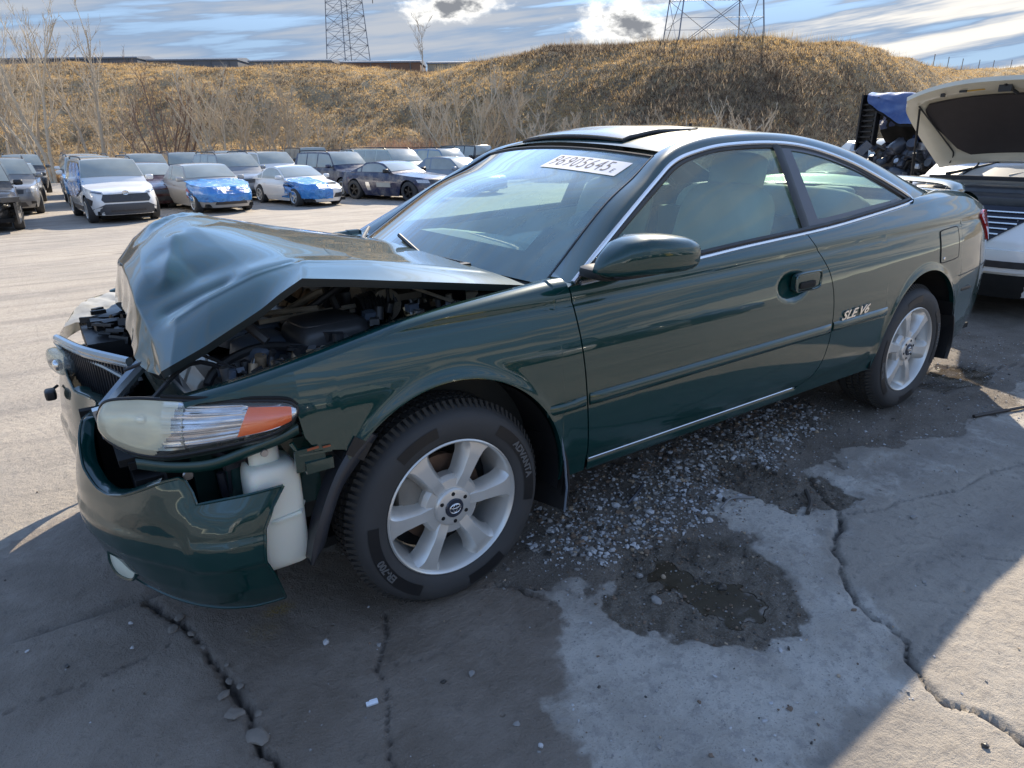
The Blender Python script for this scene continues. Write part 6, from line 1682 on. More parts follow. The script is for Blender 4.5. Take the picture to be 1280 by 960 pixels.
def park():
    G = 'salvage cars parked in rows on the yard'
    # front row, left to right
    r, sh, pm = bg_car('suv', 'dark grey wrecked SUV with smashed front at the far left edge', 'car', (.045, .045, .046), -1.95, 19.2, wrecked=1.0, rim='black')
    m = MB(); rnd = random.Random(3)
    for k in range(60):
        m.box((sh.Lh-.75+rnd.uniform(-.2, .35), rnd.uniform(-.85, .85), rnd.uniform(.35, .85)), (rnd.uniform(.05, .3), rnd.uniform(.03, .3), rnd.uniform(.02, .14)), rotz(rnd.uniform(-1, 1)) @ rotx(rnd.uniform(-1, 1)), rnd.choice((0, 0, 0, 1)))
    m.build('exposed_front_parts', [MATTE, STEEL], r, smooth=False)
    m = MB(); m.box((sh.Lh-.35, .86, .52), (.75, .05, .52), rotz(-.10) @ roty(.1)); m.box((sh.Lh-.15, .70, .82), (.45, .40, .12), rotz(.25)); m.build('bent_wing', pm, r, smooth=False)
    r, sh, pm = bg_car('suv', 'white crossover SUV with black roof rails and dark lower bumper at front left', 'car', WHITE, 1.45, 19.75, rz=-86, dust=.12, nodetail=True, n=5.0); crossover_face(r, sh, pm)
    # film over its side glass and door
    V = []
    Q = np.array([[(x, -(np.interp(z, [.6, 1.05, 1.12, 1.62], [sh.Wh+.03, sh.Wh+.005, sh.Wh-.03, sh.Wh-.19])+.012*math.sin(x*9+z*13)), z) for z in np.linspace(.66+.25*max(0, x-.2), 1.60-.42*max(0, x-.15), 14)] for x in np.linspace(-1.2, 1.15, 26)])
    global WRAPM
    WRAPM = WRAPM or wrap_material()
    o = grid_obj('plastic_wrap', Q, WRAPM, None); o.matrix_world = Matrix.Translation(r.location) @ Matrix.Rotation(rad(-86), 4, 'Z'); tag(o, 'blue plastic film over the side windows of the white crossover', 'plastic wrap', 'blue plastic wraps on damaged cars')
    Q = np.array([[(sh.xws-.02-.45*v*1.0+.03, -.82+.55*u*(1-v)+.03*math.sin(v*9), 1.08+.36*v+.02*(1-u)) for u in np.linspace(0, 1, 8)] for v in np.linspace(0, 1, 14)])
    grid_obj('wrap_corner', Q, WRAPM, o)
    r, sh, pm = bg_car('sedan', 'silver sedan with its whole nose wrapped in blue plastic', 'car', (.40, .38, .36), 4.47, 20.7, rz=-83, n=4.4); wrap_front(r, sh, 'crumpled blue plastic covering the nose of the silver sedan', seed=3)
    m = side_patch(sh, .95, 1.9, .46, .74, -1, simple('dull red wing', (.30, .03, .025), .35), 'red_wing', r, .008)
    r, sh, pm = bg_car('coupe', 'white low coupe with blue plastic over one front corner', 'car', WHITE, 7.74, 20.86, rz=-79, dust=.15, nodetail=True); wrap_front(r, sh, 'light blue plastic over the front corner of the white coupe', y0=-1.0, y1=.12, back=-.05, zlow=.26, seed=8)
    front_patch(sh, [(.16, .30), (.62, .30), (.58, .46), (.22, .44)], ENGBLACK, 'lower_intake', r, .012); front_patch(sh, [(.52, .56), (.80, .545), (.80, .615), (.55, .62)], simple('grey headlight glass', (.30, .31, .32), .08), 'headlight', r, .012); front_patch(sh, [(.68, .32), (.76, .32), (.76, .42), (.68, .42)], ENGBLACK, 'fog_lamp', r, .012, nu=5)
    r, sh, pm = bg_car('muscle', 'dark blue sports coupe with black wheels and pale dusty bonnet', 'car', NAVY, 11.75, 20.0, rz=-70, rim='black', dust=.5, nodetail=True)
    front_patch(sh, [(-.62, .66), (.62, .66), (.66, .80), (-.66, .80)], ENGBLACK, 'grille', r, .012); front_patch(sh, [(-.55, .26), (.55, .26), (.50, .42), (-.50, .42)], ENGBLACK, 'lower_intake', r, .012)
    for s in (-1, 1):
        front_patch(sh, [(s*.64, .67), (s*.86, .68), (s*.86, .79), (s*.66, .79)], simple('clear headlight glass', (.42, .46, .52), .06), 'headlight', r, .014); front_patch(sh, [(s*.70, .43), (s*.78, .43), (s*.78, .50), (s*.70, .50)], simple('white fog lamp', (.8, .8, .75), .2), 'fog_lamp', r, .016, nu=5)
        side_patch(sh, -.62, -.42, .36, .66, s, TRIM, 'side_gill', r, .010, rake=-.25)
        side_patch(sh, -.1, .62, .50, .66, s, simple('grey side decal', (.40, .40, .36), .4), 'side_decal', r, .010)
    m = MB(); c = float(sh.xf(0, .74)); m.box((c+.03, 0, .74), (.02, .20, .045)); m.box((c+.03, 0, .74), (.02, .08, .085)); m.build('emblem', CHROME, r, smooth=False)
    bg_car('sedan', 'pale blue grey sedan just beyond the windshield edge', 'car', (.20, .25, .31), 15.2, 21.4, rz=-68)
    # second and third rows
    bg_car('suv', 'grey SUV behind the wrecked grey SUV', 'car', (.20, .20, .20), -1.35, 24.3)
    bg_car('sedan', 'black sedan deep in the left row', 'car', DARK, -1.1, 29.8, dust=.2); bg_car('suv', 'dark SUV farthest back in the left row', 'car', (.05, .05, .055), -.7, 36.0)
    r, sh, pm = bg_car('suv', 'white and blue wrapped SUV behind the white crossover', 'car', WHITE, 1.30, 26.2, dust=.15); wrap_front(r, sh, 'blue plastic over the nose of the SUV behind the white crossover', seed=12)
    bg_car('suv', 'white SUV third in the column behind the white crossover', 'car', WHITE, 1.5, 32.3, dust=.15)
    bg_car('sedan', 'dark red and black sedan between white crossover and wrapped sedan', 'car', (.05, .010, .012), 3.1, 23.8, rz=-85); bg_car('suv', 'silver SUV whose roof shows behind the white crossover', 'car', SILVER, 3.6, 29.4)
    bg_car('suv', 'grey blue SUV with roof rails behind the wrapped silver sedan', 'car', (.22, .24, .27), 6.5, 25.2, rz=-82); bg_car('suv', 'navy SUV roof behind the wrapped silver sedan', 'car', NAVY, 5.6, 31.6)
    r, sh, pm = bg_car('suv', 'white SUV behind the white coupe', 'car', WHITE, 8.9, 28.2, rz=-82, dust=.2)
    bg_car('suv', 'dark blue SUV between white coupe and dark blue sports coupe', 'car', NAVY, 10.75, 24.0, rz=-77, dust=.25); bg_car('boxy', 'black boxy vehicle at the back behind the dark blue SUV', 'car', DARK, 12.6, 34.5)
    bg_car('sedan', 'silver sedan roof behind the dark blue SUV', 'car', SILVER, 12.7, 30.2); bg_car('van', 'pale green minivan behind the dark blue sports coupe', 'car', PALE, 14.2, 25.8, rz=-76)
    bg_car('suv', 'light blue SUV behind the pale blue grey sedan', 'car', (.10, .20, .36), 17.6, 27.0, rz=-74); bg_car('boxy', 'black boxy offroader standing last near the pink brush', 'car', DARK, 22.2, 31.5, rz=-72, dust=.2)
    bg_car('sedan', 'white sedan roof between the two columns far back', 'car', WHITE, 3.4, 34.4, dust=.15); bg_car('suv', 'pale blue SUV deep behind the grey blue SUV', 'car', (.16, .28, .42), 8.2, 34.2); bg_car('suv', 'white SUV deep behind the dark blue SUV', 'car', WHITE, 15.2, 32.6, dust=.15); bg_car('sedan', 'blue sedan roof behind the pale green minivan', 'car', BLUE, 18.6, 33.0)
    # beyond the coupe's roof
    bg_car('sedan', 'white sedan roof seen over the green roof', 'car', WHITE, 15.6, 7.6, rz=180, dust=.2, H=1.5); bg_car('suv', 'silver white SUV beside the wreck with raised bonnet', 'car', (.62, .63, .64), 14.2, 4.9, rz=180, dust=.3, H=1.62)
    # row behind the photographer, mirrored in the green paint
    for k, (x, c, kd, lb) in enumerate(((-6.2, WHITE, 'suv', 'white SUV standing behind the photographer'), (-3.5, DARK, 'sedan', 'black sedan standing behind the photographer'), (-.8, NAVY, 'suv', 'navy SUV standing behind the photographer'), (1.9, DARK, 'van', 'black minivan standing behind the photographer'), (4.6, (.5, .36, .02), 'boxy', 'yellow offroader standing behind the photographer'), (7.3, SILVER, 'sedan', 'silver sedan standing behind the photographer'), (10.0, DARK, 'suv', 'black SUV standing behind the photographer'), (12.8, BLUE, 'sedan', 'blue sedan standing behind the photographer'))):
        bg_car(kd, lb, 'car', c, x, -9.6, rz=90, z=0.0, details=False, dust=.1)
park()

# --- white car nose to tail behind the coupe, bonnet up
def open_white_car():
    r, sh, pm = bg_car('sedan', 'white car with raised bonnet and louvred grille right behind the coupe', 'car', WHITE, 4.95, .06, rz=180, z=0.0, hoodless=True, nodetail=True, dust=.12, H=1.48, hz=.80, bz=.98, belt=1.0, W=1.84, n=5.2, xws=.98)
    cream = simple('cream painted bonnet inside', (.62, .58, .47), .5, var=.15, scale=5, Coat_Weight=.3)
    liner = simple('charcoal felt liner', (.040, .034, .036), .95, var=.4, scale=12)
    # raised bonnet in the car frame: hinge at xws, leaning back over the windshield? no: front edge up and forward
    hx, hz0 = sh.xws+.02, 1.075
    L_, ang = 1.13, rad(33)
    n, m = 26, 30; P = []
    for u in np.linspace(0, 1, n):
        row = []
        for t in np.linspace(-1, 1, m):
            d = u*L_*(1-.07*abs(t)**2.5*u); w = (.72+.06*math.sin(math.pi*u*.9))*(1-.06*sstep(np.array(u), .8, 1.0)*abs(t)**2)
            crown = .085*(1-abs(t)**2.4)+.03*math.sin(math.pi*u)
            row.append((hx+d*math.cos(ang)-crown*math.sin(ang), w*t, hz0+d*math.sin(ang)+crown*math.cos(ang)))
        P.append(row)
    P = np.array(P); b = grid_obj('raised_bonnet', P, pm, r)
    off = np.array((math.sin(ang), 0, -math.cos(ang)))*.035
    # pressed inner frame: rim proud, middle recessed
    inn = P+off
    uu = np.linspace(0, 1, n)[:, None]; tt = np.abs(np.linspace(-1, 1, m))[None]
    rec = sstep(uu, .07, .12)*(1-sstep(uu, .84, .89))*(1-sstep(tt, .80, .88)); inn = inn-off*(.9*rec)[..., None]
    c = inn.mean((0, 1)); inn = c+(inn-c)*np.array((.988, .985, .988)); grid_obj('bonnet_inner', inn, cream, b)
    e = np.concatenate([P[:, 0], P[-1, 1:], P[::-1, -1]]); f = np.concatenate([inn[:, 0], inn[-1, 1:], inn[::-1, -1]]); k = len(e)
    mesh_np('bonnet_rim', np.vstack([e, f]), [np.stack([np.arange(k-1), np.arange(1, k), np.arange(1, k)+k, np.arange(k-1)+k], -1)], cream, b)
    li = []
    for v in np.linspace(.10, .80, 16):
        row = []
        hwid = np.interp(v, [.10, .18, .5, .74, .80], [.60, .70, .80, .82, .76])
        for t in np.linspace(-hwid, hwid, 18):
            fi, fj = v*(n-1), (t+1)/2*(m-1); i, j = int(min(fi, n-2)), int(min(fj, m-2)); a0, a1 = fi-i, fj-j
            p = P[i, j]*(1-a0)*(1-a1)+P[i+1, j]*a0*(1-a1)+P[i, j+1]*(1-a0)*a1+P[i+1, j+1]*a0*a1; row.append(p+off*.75)
        li.append(row)
    grid_obj('bonnet_liner', np.array(li), liner, b, skirt=-off*.5)
    mb = MB(); mb.box(tuple(inn[n-3, m//2]+off*.3), (.05, .09, .05)); mb.tube([inn[n-2, m//2], inn[n-5, m//2+1]+off], .012, 6); mb.box(tuple(inn[n-3, 6]+off*.2), (.02, .03, .03)); mb.box(tuple(inn[n-3, 9]+off*.2), (.02, .05, .015)); tag(mb.build('bonnet_latch', BLACK, b), kind='stuff')
    ci, cj = n-3, m//2-6; q0 = inn[ci, cj]+off*.06; q1 = inn[ci, cj+3]+off*.06; q2 = inn[ci-1, cj+3]*.5+inn[ci, cj+3]*.5+off*.06; q3 = inn[ci-1, cj]*.5+inn[ci, cj]*.5+off*.06
    mesh_py('warning_label', [q0, q1, q2, q3], [(0, 1, 2, 3)], simple('yellow label', (.60, .36, .04), .5), b, smooth=False)
    pr = Vector(inn[n-6, 2]); pb = Vector((sh.xws+.55, -.70, .90)); mb = MB(); mb.tube([pb, pr], .009, 6); mb.tube([pb, pb.lerp(pr, .45)], .014, 8); mb.build('gas_strut', BLACK, r)
    mb = MB(); mb.tube(catmull(np.array([inn[1, 2], inn[3, 3]+off*.3, inn[6, 3]+off*.3, inn[n-5, 2]]), 16), .007, 6); mb.build('washer_hose', BLACK, b)
    # engine bay: dark floor, wing rails, slam panel with a long dark intake cover
    mb = MB(); mb.box((1.62, 0, .70), (1.25, 1.50, .06)); mb.build('engine_bay_floor', MATTE, r, smooth=False)
    for s in (-1, 1):
        Q = np.array([[(x, s*(float(sh.ys(x, .8))-dy), float(sh.ztop(x))+dz) for dy, dz in ((.03, .0), (.10, .012), (.20, -.004), (.22, -.10))] for x in np.linspace(sh.xws, sh.Lh-.18, 16)]); grid_obj('front_wing', Q, pm, r)
    mb = MB(); mb.sell((sh.Lh-.42, 0, .86), (.22, .72, .05), .4, .3, 22, 10); mb.sell((sh.Lh-.72, .1, .88), (.18, .42, .07), .4, .4, 20, 10); mb.sell((sh.Lh-.75, -.5, .86), (.12, .14, .07), .4, .4)
    mb.build('intake_cover', simple('grey black engine cover', (.055, .055, .058), .4, var=.4), r)
    mb = MB(); mb.box((sh.xws+.16, 0, .97), (.10, 1.42, .05)); mb.box((sh.xws+.24, 0, .93), (.05, 1.40, .07)); mb.build('cowl', simple('cowl plastic', (.03, .03, .032), .5), r, smooth=False)
    mb = MB(); mb.sell((sh.xws+.42, 0, .93), (.09, .62, .035), .5, .4, 22, 8, roty(.1)); mb.build('firewall_insulation', simple('aluminised insulation', (.30, .29, .26), .45, .4, var=.4, scale=20), r)
    mb = MB()
    for y0, y1 in ((-.10, .50), (-.62, -.12)):
        mb.tube([(sh.xws+.10, y0, 1.0), (sh.xws-.05, (y0+y1)/2+.1, 1.10), (sh.xws-.02, y1, 1.06)], [.016, .012, .009], 6)
    mb.tube(catmull(np.array([(sh.xws+.08, -.48, 1.00), (sh.xws, -.40, 1.09), (sh.xws-.02, -.46, 1.14), (sh.xws+.02, -.52, 1.10)]), 12), .008, 6); mb.build('wiper', BLACK, r)
    rnd = random.Random(8); mb = MB()
    for q in range(40): mb.box((rnd.uniform(sh.xws+.35, sh.Lh-.45), rnd.uniform(-.68, .68), rnd.uniform(.76, .86)), (rnd.uniform(.03, .2), rnd.uniform(.03, .2), rnd.uniform(.03, .1)), rotz(rnd.uniform(-1, 1)), rnd.choice((0, 0, 0, 1, 2)))
    mb.build('engine_parts', [ENGBLACK, STEEL, simple('dusty sun-toned alloy', (.30, .27, .22), .5)], r, smooth=False)
    # louvred grille: dark backing and bright slats, slanted outer ends
    front_patch(sh, [(-.30, .58), (.30, .58), (.62, .84), (-.62, .84)], simple('navy grille backing', (.008, .010, .022), .35), 'grille', r, .012, nu=14)
    for k in range(6):
        zz = .615+k*.038; w = .29+(zz-.58)*1.22; mb = MB(); mb.tube([(float(sh.xf(y, zz))+.024, y, zz) for y in np.linspace(-w, w, 14)], .0075, 6); mb.build('slat', TRIM, r)
    front_patch(sh, [(-.88, .38), (.88, .38), (.88, .545), (-.88, .545)], pm, 'front_bumper', r, .030, nu=16); front_patch(sh, [(-.66, .415), (.66, .415), (.66, .465), (-.66, .465)], ENGBLACK, 'lower_intake', r, .036, nu=14)
    for s in (-1, 1): front_patch(sh, [(s*.70, .64), (s*.90, .66), (s*.90, .78), (s*.74, .77)], simple('grey headlight glass', (.30, .31, .32), .08), 'headlight', r, .012)
    front_patch(sh, [(-.80, .18), (.80, .18), (.84, .36), (-.84, .36)], MATTE, 'lower_valance', r, .014)
    for o in [q for q in COL.objects if q.parent == r and q.name.split('.')[0] == 'door_mirror']: bpy.data.objects.remove(o)
    return r
open_white_car()
def open_wreck():
    """dark blue wreck in the next line, nose gone, bonnet folded up"""
    r, sh, pm = bg_car('suv', 'dark blue wreck with folded bonnet and exposed engine behind the white car', 'car', (.012, .022, .06), 7.2, 1.50, rz=180, z=-.03, hoodless=True, wrecked=.9, nodetail=True, dust=.1, H=1.55)
    rnd = random.Random(21); mb = MB(); M5 = [simple('grey black casting', (.06, .065, .08), .35, .3, var=.5), ENGBLACK, STEEL, simple('blue grey plastic', (.06, .075, .10), .4), simple('ochre cap', (.45, .30, .08), .5), simple('dull red part', (.20, .04, .03), .6)]
    x0 = sh.Lh-.95
    mb.box((x0+.15, 0, .74), (.55, 1.3, .86), mi=1); mb.box((x0-.1, 0, .65), (.5, 1.6, .7), mi=1)
    for q in range(420):
        p = (x0+rnd.uniform(.2, .62), rnd.uniform(-.86, .86), rnd.uniform(.42, 1.26)); s = rnd.uniform(.02, .085); mi = rnd.choice((0, 0, 0, 0, 1, 1, 2, 3, 3, 2 if q % 9 == 0 else 0, 4 if q % 30 == 0 else 0, 5 if q % 25 == 0 else 0)); R = rotz(rnd.uniform(-1.5, 1.5)) @ rotx(rnd.uniform(-1, 1))
        t = rnd.random()
        if t < .4: mb.box(p, (s*1.6, s*2, s*1.2), R, mi)
        elif t < .7: mb.cyl(p, (p[0]+.06, p[1]+rnd.uniform(-.06, .06), p[2]+rnd.uniform(-.05, .05)), s*.7, 10, mi)
        else: mb.sell(p, (s, s*1.3, s), .6, .6, 10, 6, R, mi)
    mb.build('exposed_engine', M5, r)
    mb = MB()
    for q in range(26):
        p0 = np.array((x0+rnd.uniform(.35, .6), rnd.uniform(-.8, .8), rnd.uniform(.55, 1.24))); p2 = p0+np.array((rnd.uniform(-.1, .1), rnd.uniform(-.4, .4), rnd.uniform(-.3, .2))); mb.tube(catmull(np.array([p0, (p0+p2)/2+[.10, 0, .05], p2]), 10), rnd.choice((.010, .014, .022)), 6)
    mb.lathe([(.11, -.03), (.13, 0), (.11, .03)], 20, 'X', (x0+.56, .10, .72)); mb.lathe([(.13, -.015), (.155, 0), (.13, .015)], 22, 'X', (x0+.58, .12, .70)); mb.build('hose', simple('hose rubber', (.014, .014, .015), .55), r)
    # bonnet folded like a tent: rear half rises from the hinge, front half hangs
    hx = sh.xws+.25; n, m = 33, 41
    ctl = np.array([
      [(hx-.1, -.78, 1.06), (hx-.1, -.3, 1.10), (hx-.1, .2, 1.10), (hx-.1, .78, 1.06)],
      [(hx+.30, -.80, 1.46), (hx+.22, -.35, 1.40), (hx+.22, .25, 1.36), (hx+.26, .78, 1.30)],
      [(hx+.60, -.80, 1.86), (hx+.56, -.40, 1.83), (hx+.52, .10, 1.80), (hx+.42, .72, 1.60)],
      [(hx+.80, -.76, 1.83), (hx+.74, -.38, 1.72), (hx+.70, .16, 1.73), (hx+.62, .68, 1.52)],
      [(hx+.86, -.70, 1.72), (hx+.80, -.30, 1.50), (hx+.74, .22, 1.42), (hx+.66, .64, 1.20)]])
    Lr = np.stack([np.stack([np.interp(np.linspace(0, 4, n), np.arange(5), ctl[:, j, c]) for c in range(3)], -1) for j in range(4)], 1)
    Ll = np.stack([np.stack([np.interp(np.linspace(0, 3, m), np.arange(4), Lr[i][:, c]) for c in range(3)], -1) for i in range(n)], 0)
    P = .35*catgrid(ctl, n, m)+.65*Ll
    P[..., 0] += np.abs(fbm2(P[..., 1]*1.5, P[..., 2], 2.6, 16, 3))*.10; P[..., 2] += fbm2(P[..., 1], P[..., 0], 6, 6, 3)*.025
    prof = P[:, 0]
    b = grid_obj('folded_bonnet', P, paint('blue wreck paint', (.02, .05, .17), flake=.4, dust=.2), r); Q = P.copy(); Q[..., 2] -= .03; Q[..., 0] -= .02; grid_obj('bonnet_inner', Q, MATTE, b)
    mb = MB()
    for q in range(8): mb.box((prof[-1][0]-.10, -.74, 1.30+q*.06), (.05, .16, .016))
    mb.box((prof[-1][0]-.16, -.72, 1.52), (.05, .17, .62)); mb.box((prof[-1][0]-.11, -.81, 1.52), (.14, .02, .62)); mb.box((prof[-1][0]-.11, -.63, 1.52), (.10, .02, .55)); mb.build('torn_inner_frame', BLACK, b, smooth=False)
open_wreck()

# ================================================================== EMBANKMENT AND MOUND
CREST_PX = np.array([-500, -60, 0, 170, 320, 420, 530, 560, 620, 700, 760, 800, 850, 900, 950, 1000, 1060, 1100, 1150, 1200, 1280, 1400, 1900], float)
CREST_PY = np.array([78, 81, 82, 83, 85, 86, 90, 87, 79, 67, 64, 63, 57, 52, 50, 55, 66, 74, 83, 88, 90, 92, 94], float)
CREST_D = np.array([80, 80, 80, 80, 80, 80, 80, 78, 72, 67, 64, 62, 60, 58, 58, 60, 66, 74, 90, 105, 120, 130, 150], float)
FOOT_D = np.array([52, 50, 50, 49, 49, 48, 47, 46, 44, 41, 39, 37, 35, 34, 34, 35, 37, 40, 44, 46, 48, 50, 55], float)
def col_to_u(px): return (px-640)/842.9
def crest_height(px, py, d):
    """height of a ground point whose forward distance is d"""
    f = F_+R_*((px-640)/842.9)-U_*((py-480)/842.9); fd = f.x*DX+f.y*DY; return CAM_LOC[2]+f.z*d/fd
# slope of sight line -> lateral ratio u/d per column at the crest row
def col_ratio(px, py=80):
    f = F_+R_*((px-640)/842.9)-U_*((py-480)/842.9); return (f.x*UX+f.y*UY)/(f.x*DX+f.y*DY)
C_R = np.array([col_ratio(p, q) for p, q in zip(CREST_PX, CREST_PY)])
C_H = np.array([crest_height(p, q, d) for p, q, d in zip(CREST_PX, CREST_PY, CREST_D)])
fH, fD, fF = pchip(C_R, C_H), pchip(C_R, CREST_D), pchip(C_R, FOOT_D)
def hill_z(u, d):
    r = u/np.maximum(d, 1); base = -1.15
    hc, dc, df = fH(r), fD(r), fF(r); t = np.clip((d-df)/(dc-df), 0, 1)
    s = np.where(t < 1, np.sin(np.minimum(t, 1)*math.pi/2)**1.15*.35+sstep(t, 0, 1)*.65, 1)
    back = np.clip((d-dc)/60, 0, 1)
    z = base+(hc-base)*s-back*1.0
    rough = sstep(t, .02, .2)*(1-.75*sstep(t, .85, 1.0))
    z = z+rough*(fbm2(u, d, .10, 51, 4)*1.1+fbm2(u, d, .6, 52, 3)*.22)+fbm2(u, d, .9, 53, 2)*.05*sstep(t, .8, 1)
    return z
def embankment():
    R_r = np.concatenate([np.linspace(-1.9, -.85, 30), np.linspace(-.83, 1.0, 330), np.linspace(1.03, 2.4, 40)]); Dn = np.concatenate([np.linspace(33, 80, 110), np.linspace(81, 140, 34), np.linspace(150, 420, 12)])
    r, d = np.meshgrid(R_r, Dn, indexing='ij'); u = r*d; z = hill_z(u, d)
    X = CAM_LOC[0]+u*UX+d*DX; Y = CAM_LOC[1]+u*UY+d*DY
    o = grid_obj('embankment', np.stack([X, Y, z], -1), hill_material(), None); tag(o, kind='structure'); return o
def hill_material():
    m, nt, b = mat_new('dry grass hillside'); N, L = nt.nodes, nt.links; tc = N.new('ShaderNodeTexCoord'); v = tc.outputs['Object']
    def noise(sc, det=6, ro=.6, dist=0):
        n = N.new('ShaderNodeTexNoise'); n.inputs['Scale'].default_value = sc; n.inputs['Detail'].default_value = det; n.inputs['Roughness'].default_value = ro; n.inputs['Distortion'].default_value = dist; L.new(v, n.inputs['Vector']); return n.outputs[0]
    def ss(x, a, c):
        n = N.new('ShaderNodeMapRange'); n.interpolation_type = 'SMOOTHSTEP'; L.new(x, n.inputs[0]); n.inputs[1].default_value = a; n.inputs[2].default_value = c; return n.outputs[0]
    def mix(f, a, c):
        x = N.new('ShaderNodeMix'); x.data_type = 'RGBA'; L.new(f, x.inputs[0])
        for i, q in ((6, a), (7, c)):
            if isinstance(q, tuple): x.inputs[i].default_value = (*q, 1)
            else: L.new(q, x.inputs[i])
        return x.outputs[2]
    a, bb, c_ = noise(.11, 6, .65, .6), noise(.55, 7, .7), noise(3.2, 6, .7)
    c = mix(ss(a, .38, .62), (.36, .255, .13), (.42, .325, .20)); c = mix(ss(bb, .46, .66), c, (.17, .12, .070)); c = mix(ss(c_, .45, .70), c, (.46, .36, .22)); 
    L.new(c, b.inputs['Base Color']); setp(b, Roughness=.95)
    bp = N.new('ShaderNodeBump'); bp.inputs['Strength'].default_value = 1.0; bp.inputs['Distance'].default_value = .5; L.new(c_, bp.inputs['Height']); L.new(bp.outputs[0], b.inputs['Normal'])
    return m
embankment()
def leafmat(name, col, var=.3, tr=.35):
    if name in MATS: return MATS[name]
    m, nt, b = mat_new(name); N, L = nt.nodes, nt.links
    tc = N.new('ShaderNodeTexCoord'); n = N.new('ShaderNodeTexNoise'); n.inputs['Scale'].default_value = .7; n.inputs['Detail'].default_value = 4; L.new(tc.outputs['Object'], n.inputs['Vector'])
    x = N.new('ShaderNodeMix'); x.data_type = 'RGBA'; x.inputs[6].default_value = (*[c*(1-var) for c in col], 1); x.inputs[7].default_value = (*[c*(1+var) for c in col], 1); L.new(n.outputs[0], x.inputs[0])
    df = N.new('ShaderNodeBsdfDiffuse'); tl = N.new('ShaderNodeBsdfTranslucent'); L.new(x.outputs[2], df.inputs[0]); L.new(x.outputs[2], tl.inputs[0]); ms = N.new('ShaderNodeMixShader'); ms.inputs[0].default_value = tr
    N.remove(b); L.new(df.outputs[0], ms.inputs[1]); L.new(tl.outputs[0], ms.inputs[2]); L.new(ms.outputs[0], N['Material Output'].inputs[0]); MATS[name] = m; return m
GRASSM = [leafmat('straw grass', (.56, .40, .20), .2, .5), leafmat('ochre grass', (.49, .325, .145), .25, .5), leafmat('dark brush and shade', (.12, .090, .068), .35, .25), leafmat('grey weed', (.34, .275, .20), .2, .4), leafmat('pinkish willow', (.34, .20, .145), .2, .35), leafmat('pale twigs', (.40, .33, .22), .2, .35)]
def blades(name, pos, h, w, mi, seed, per=4, spread=.5, lean=.5, parent=None, kind='stuff'):
    """tufts: each position gets `per` thin upright triangles"""
    rs = np.random.default_rng(seed); n = len(pos)*per
    P = np.repeat(pos, per, 0)+np.concatenate([rs.normal(0, spread, (n, 2))*np.repeat(h, per)[:, None], np.zeros((n, 1))], 1)
    H = np.repeat(h, per)*rs.uniform(.5, 1.25, n); W = np.repeat(w, per)*rs.uniform(.6, 1.3, n); a = rs.uniform(0, 2*math.pi, n); ln = rs.normal(0, lean, (n, 2))*H[:, None]
    ca, sa = np.cos(a)*W, np.sin(a)*W
    v0 = P+np.stack([ca, sa, -.05*H], -1); v1 = P-np.stack([ca, sa, .05*H], -1); v2 = P+np.concatenate([ln, H[:, None]], 1)
    V = np.stack([v0, v1, v2], 1).reshape(-1, 3); F = np.arange(3*n).reshape(-1, 3)
    o = mesh_np(name, V, F, GRASSM, parent, False, np.repeat(mi, per))
    if kind: tag(o, kind=kind)
    return o
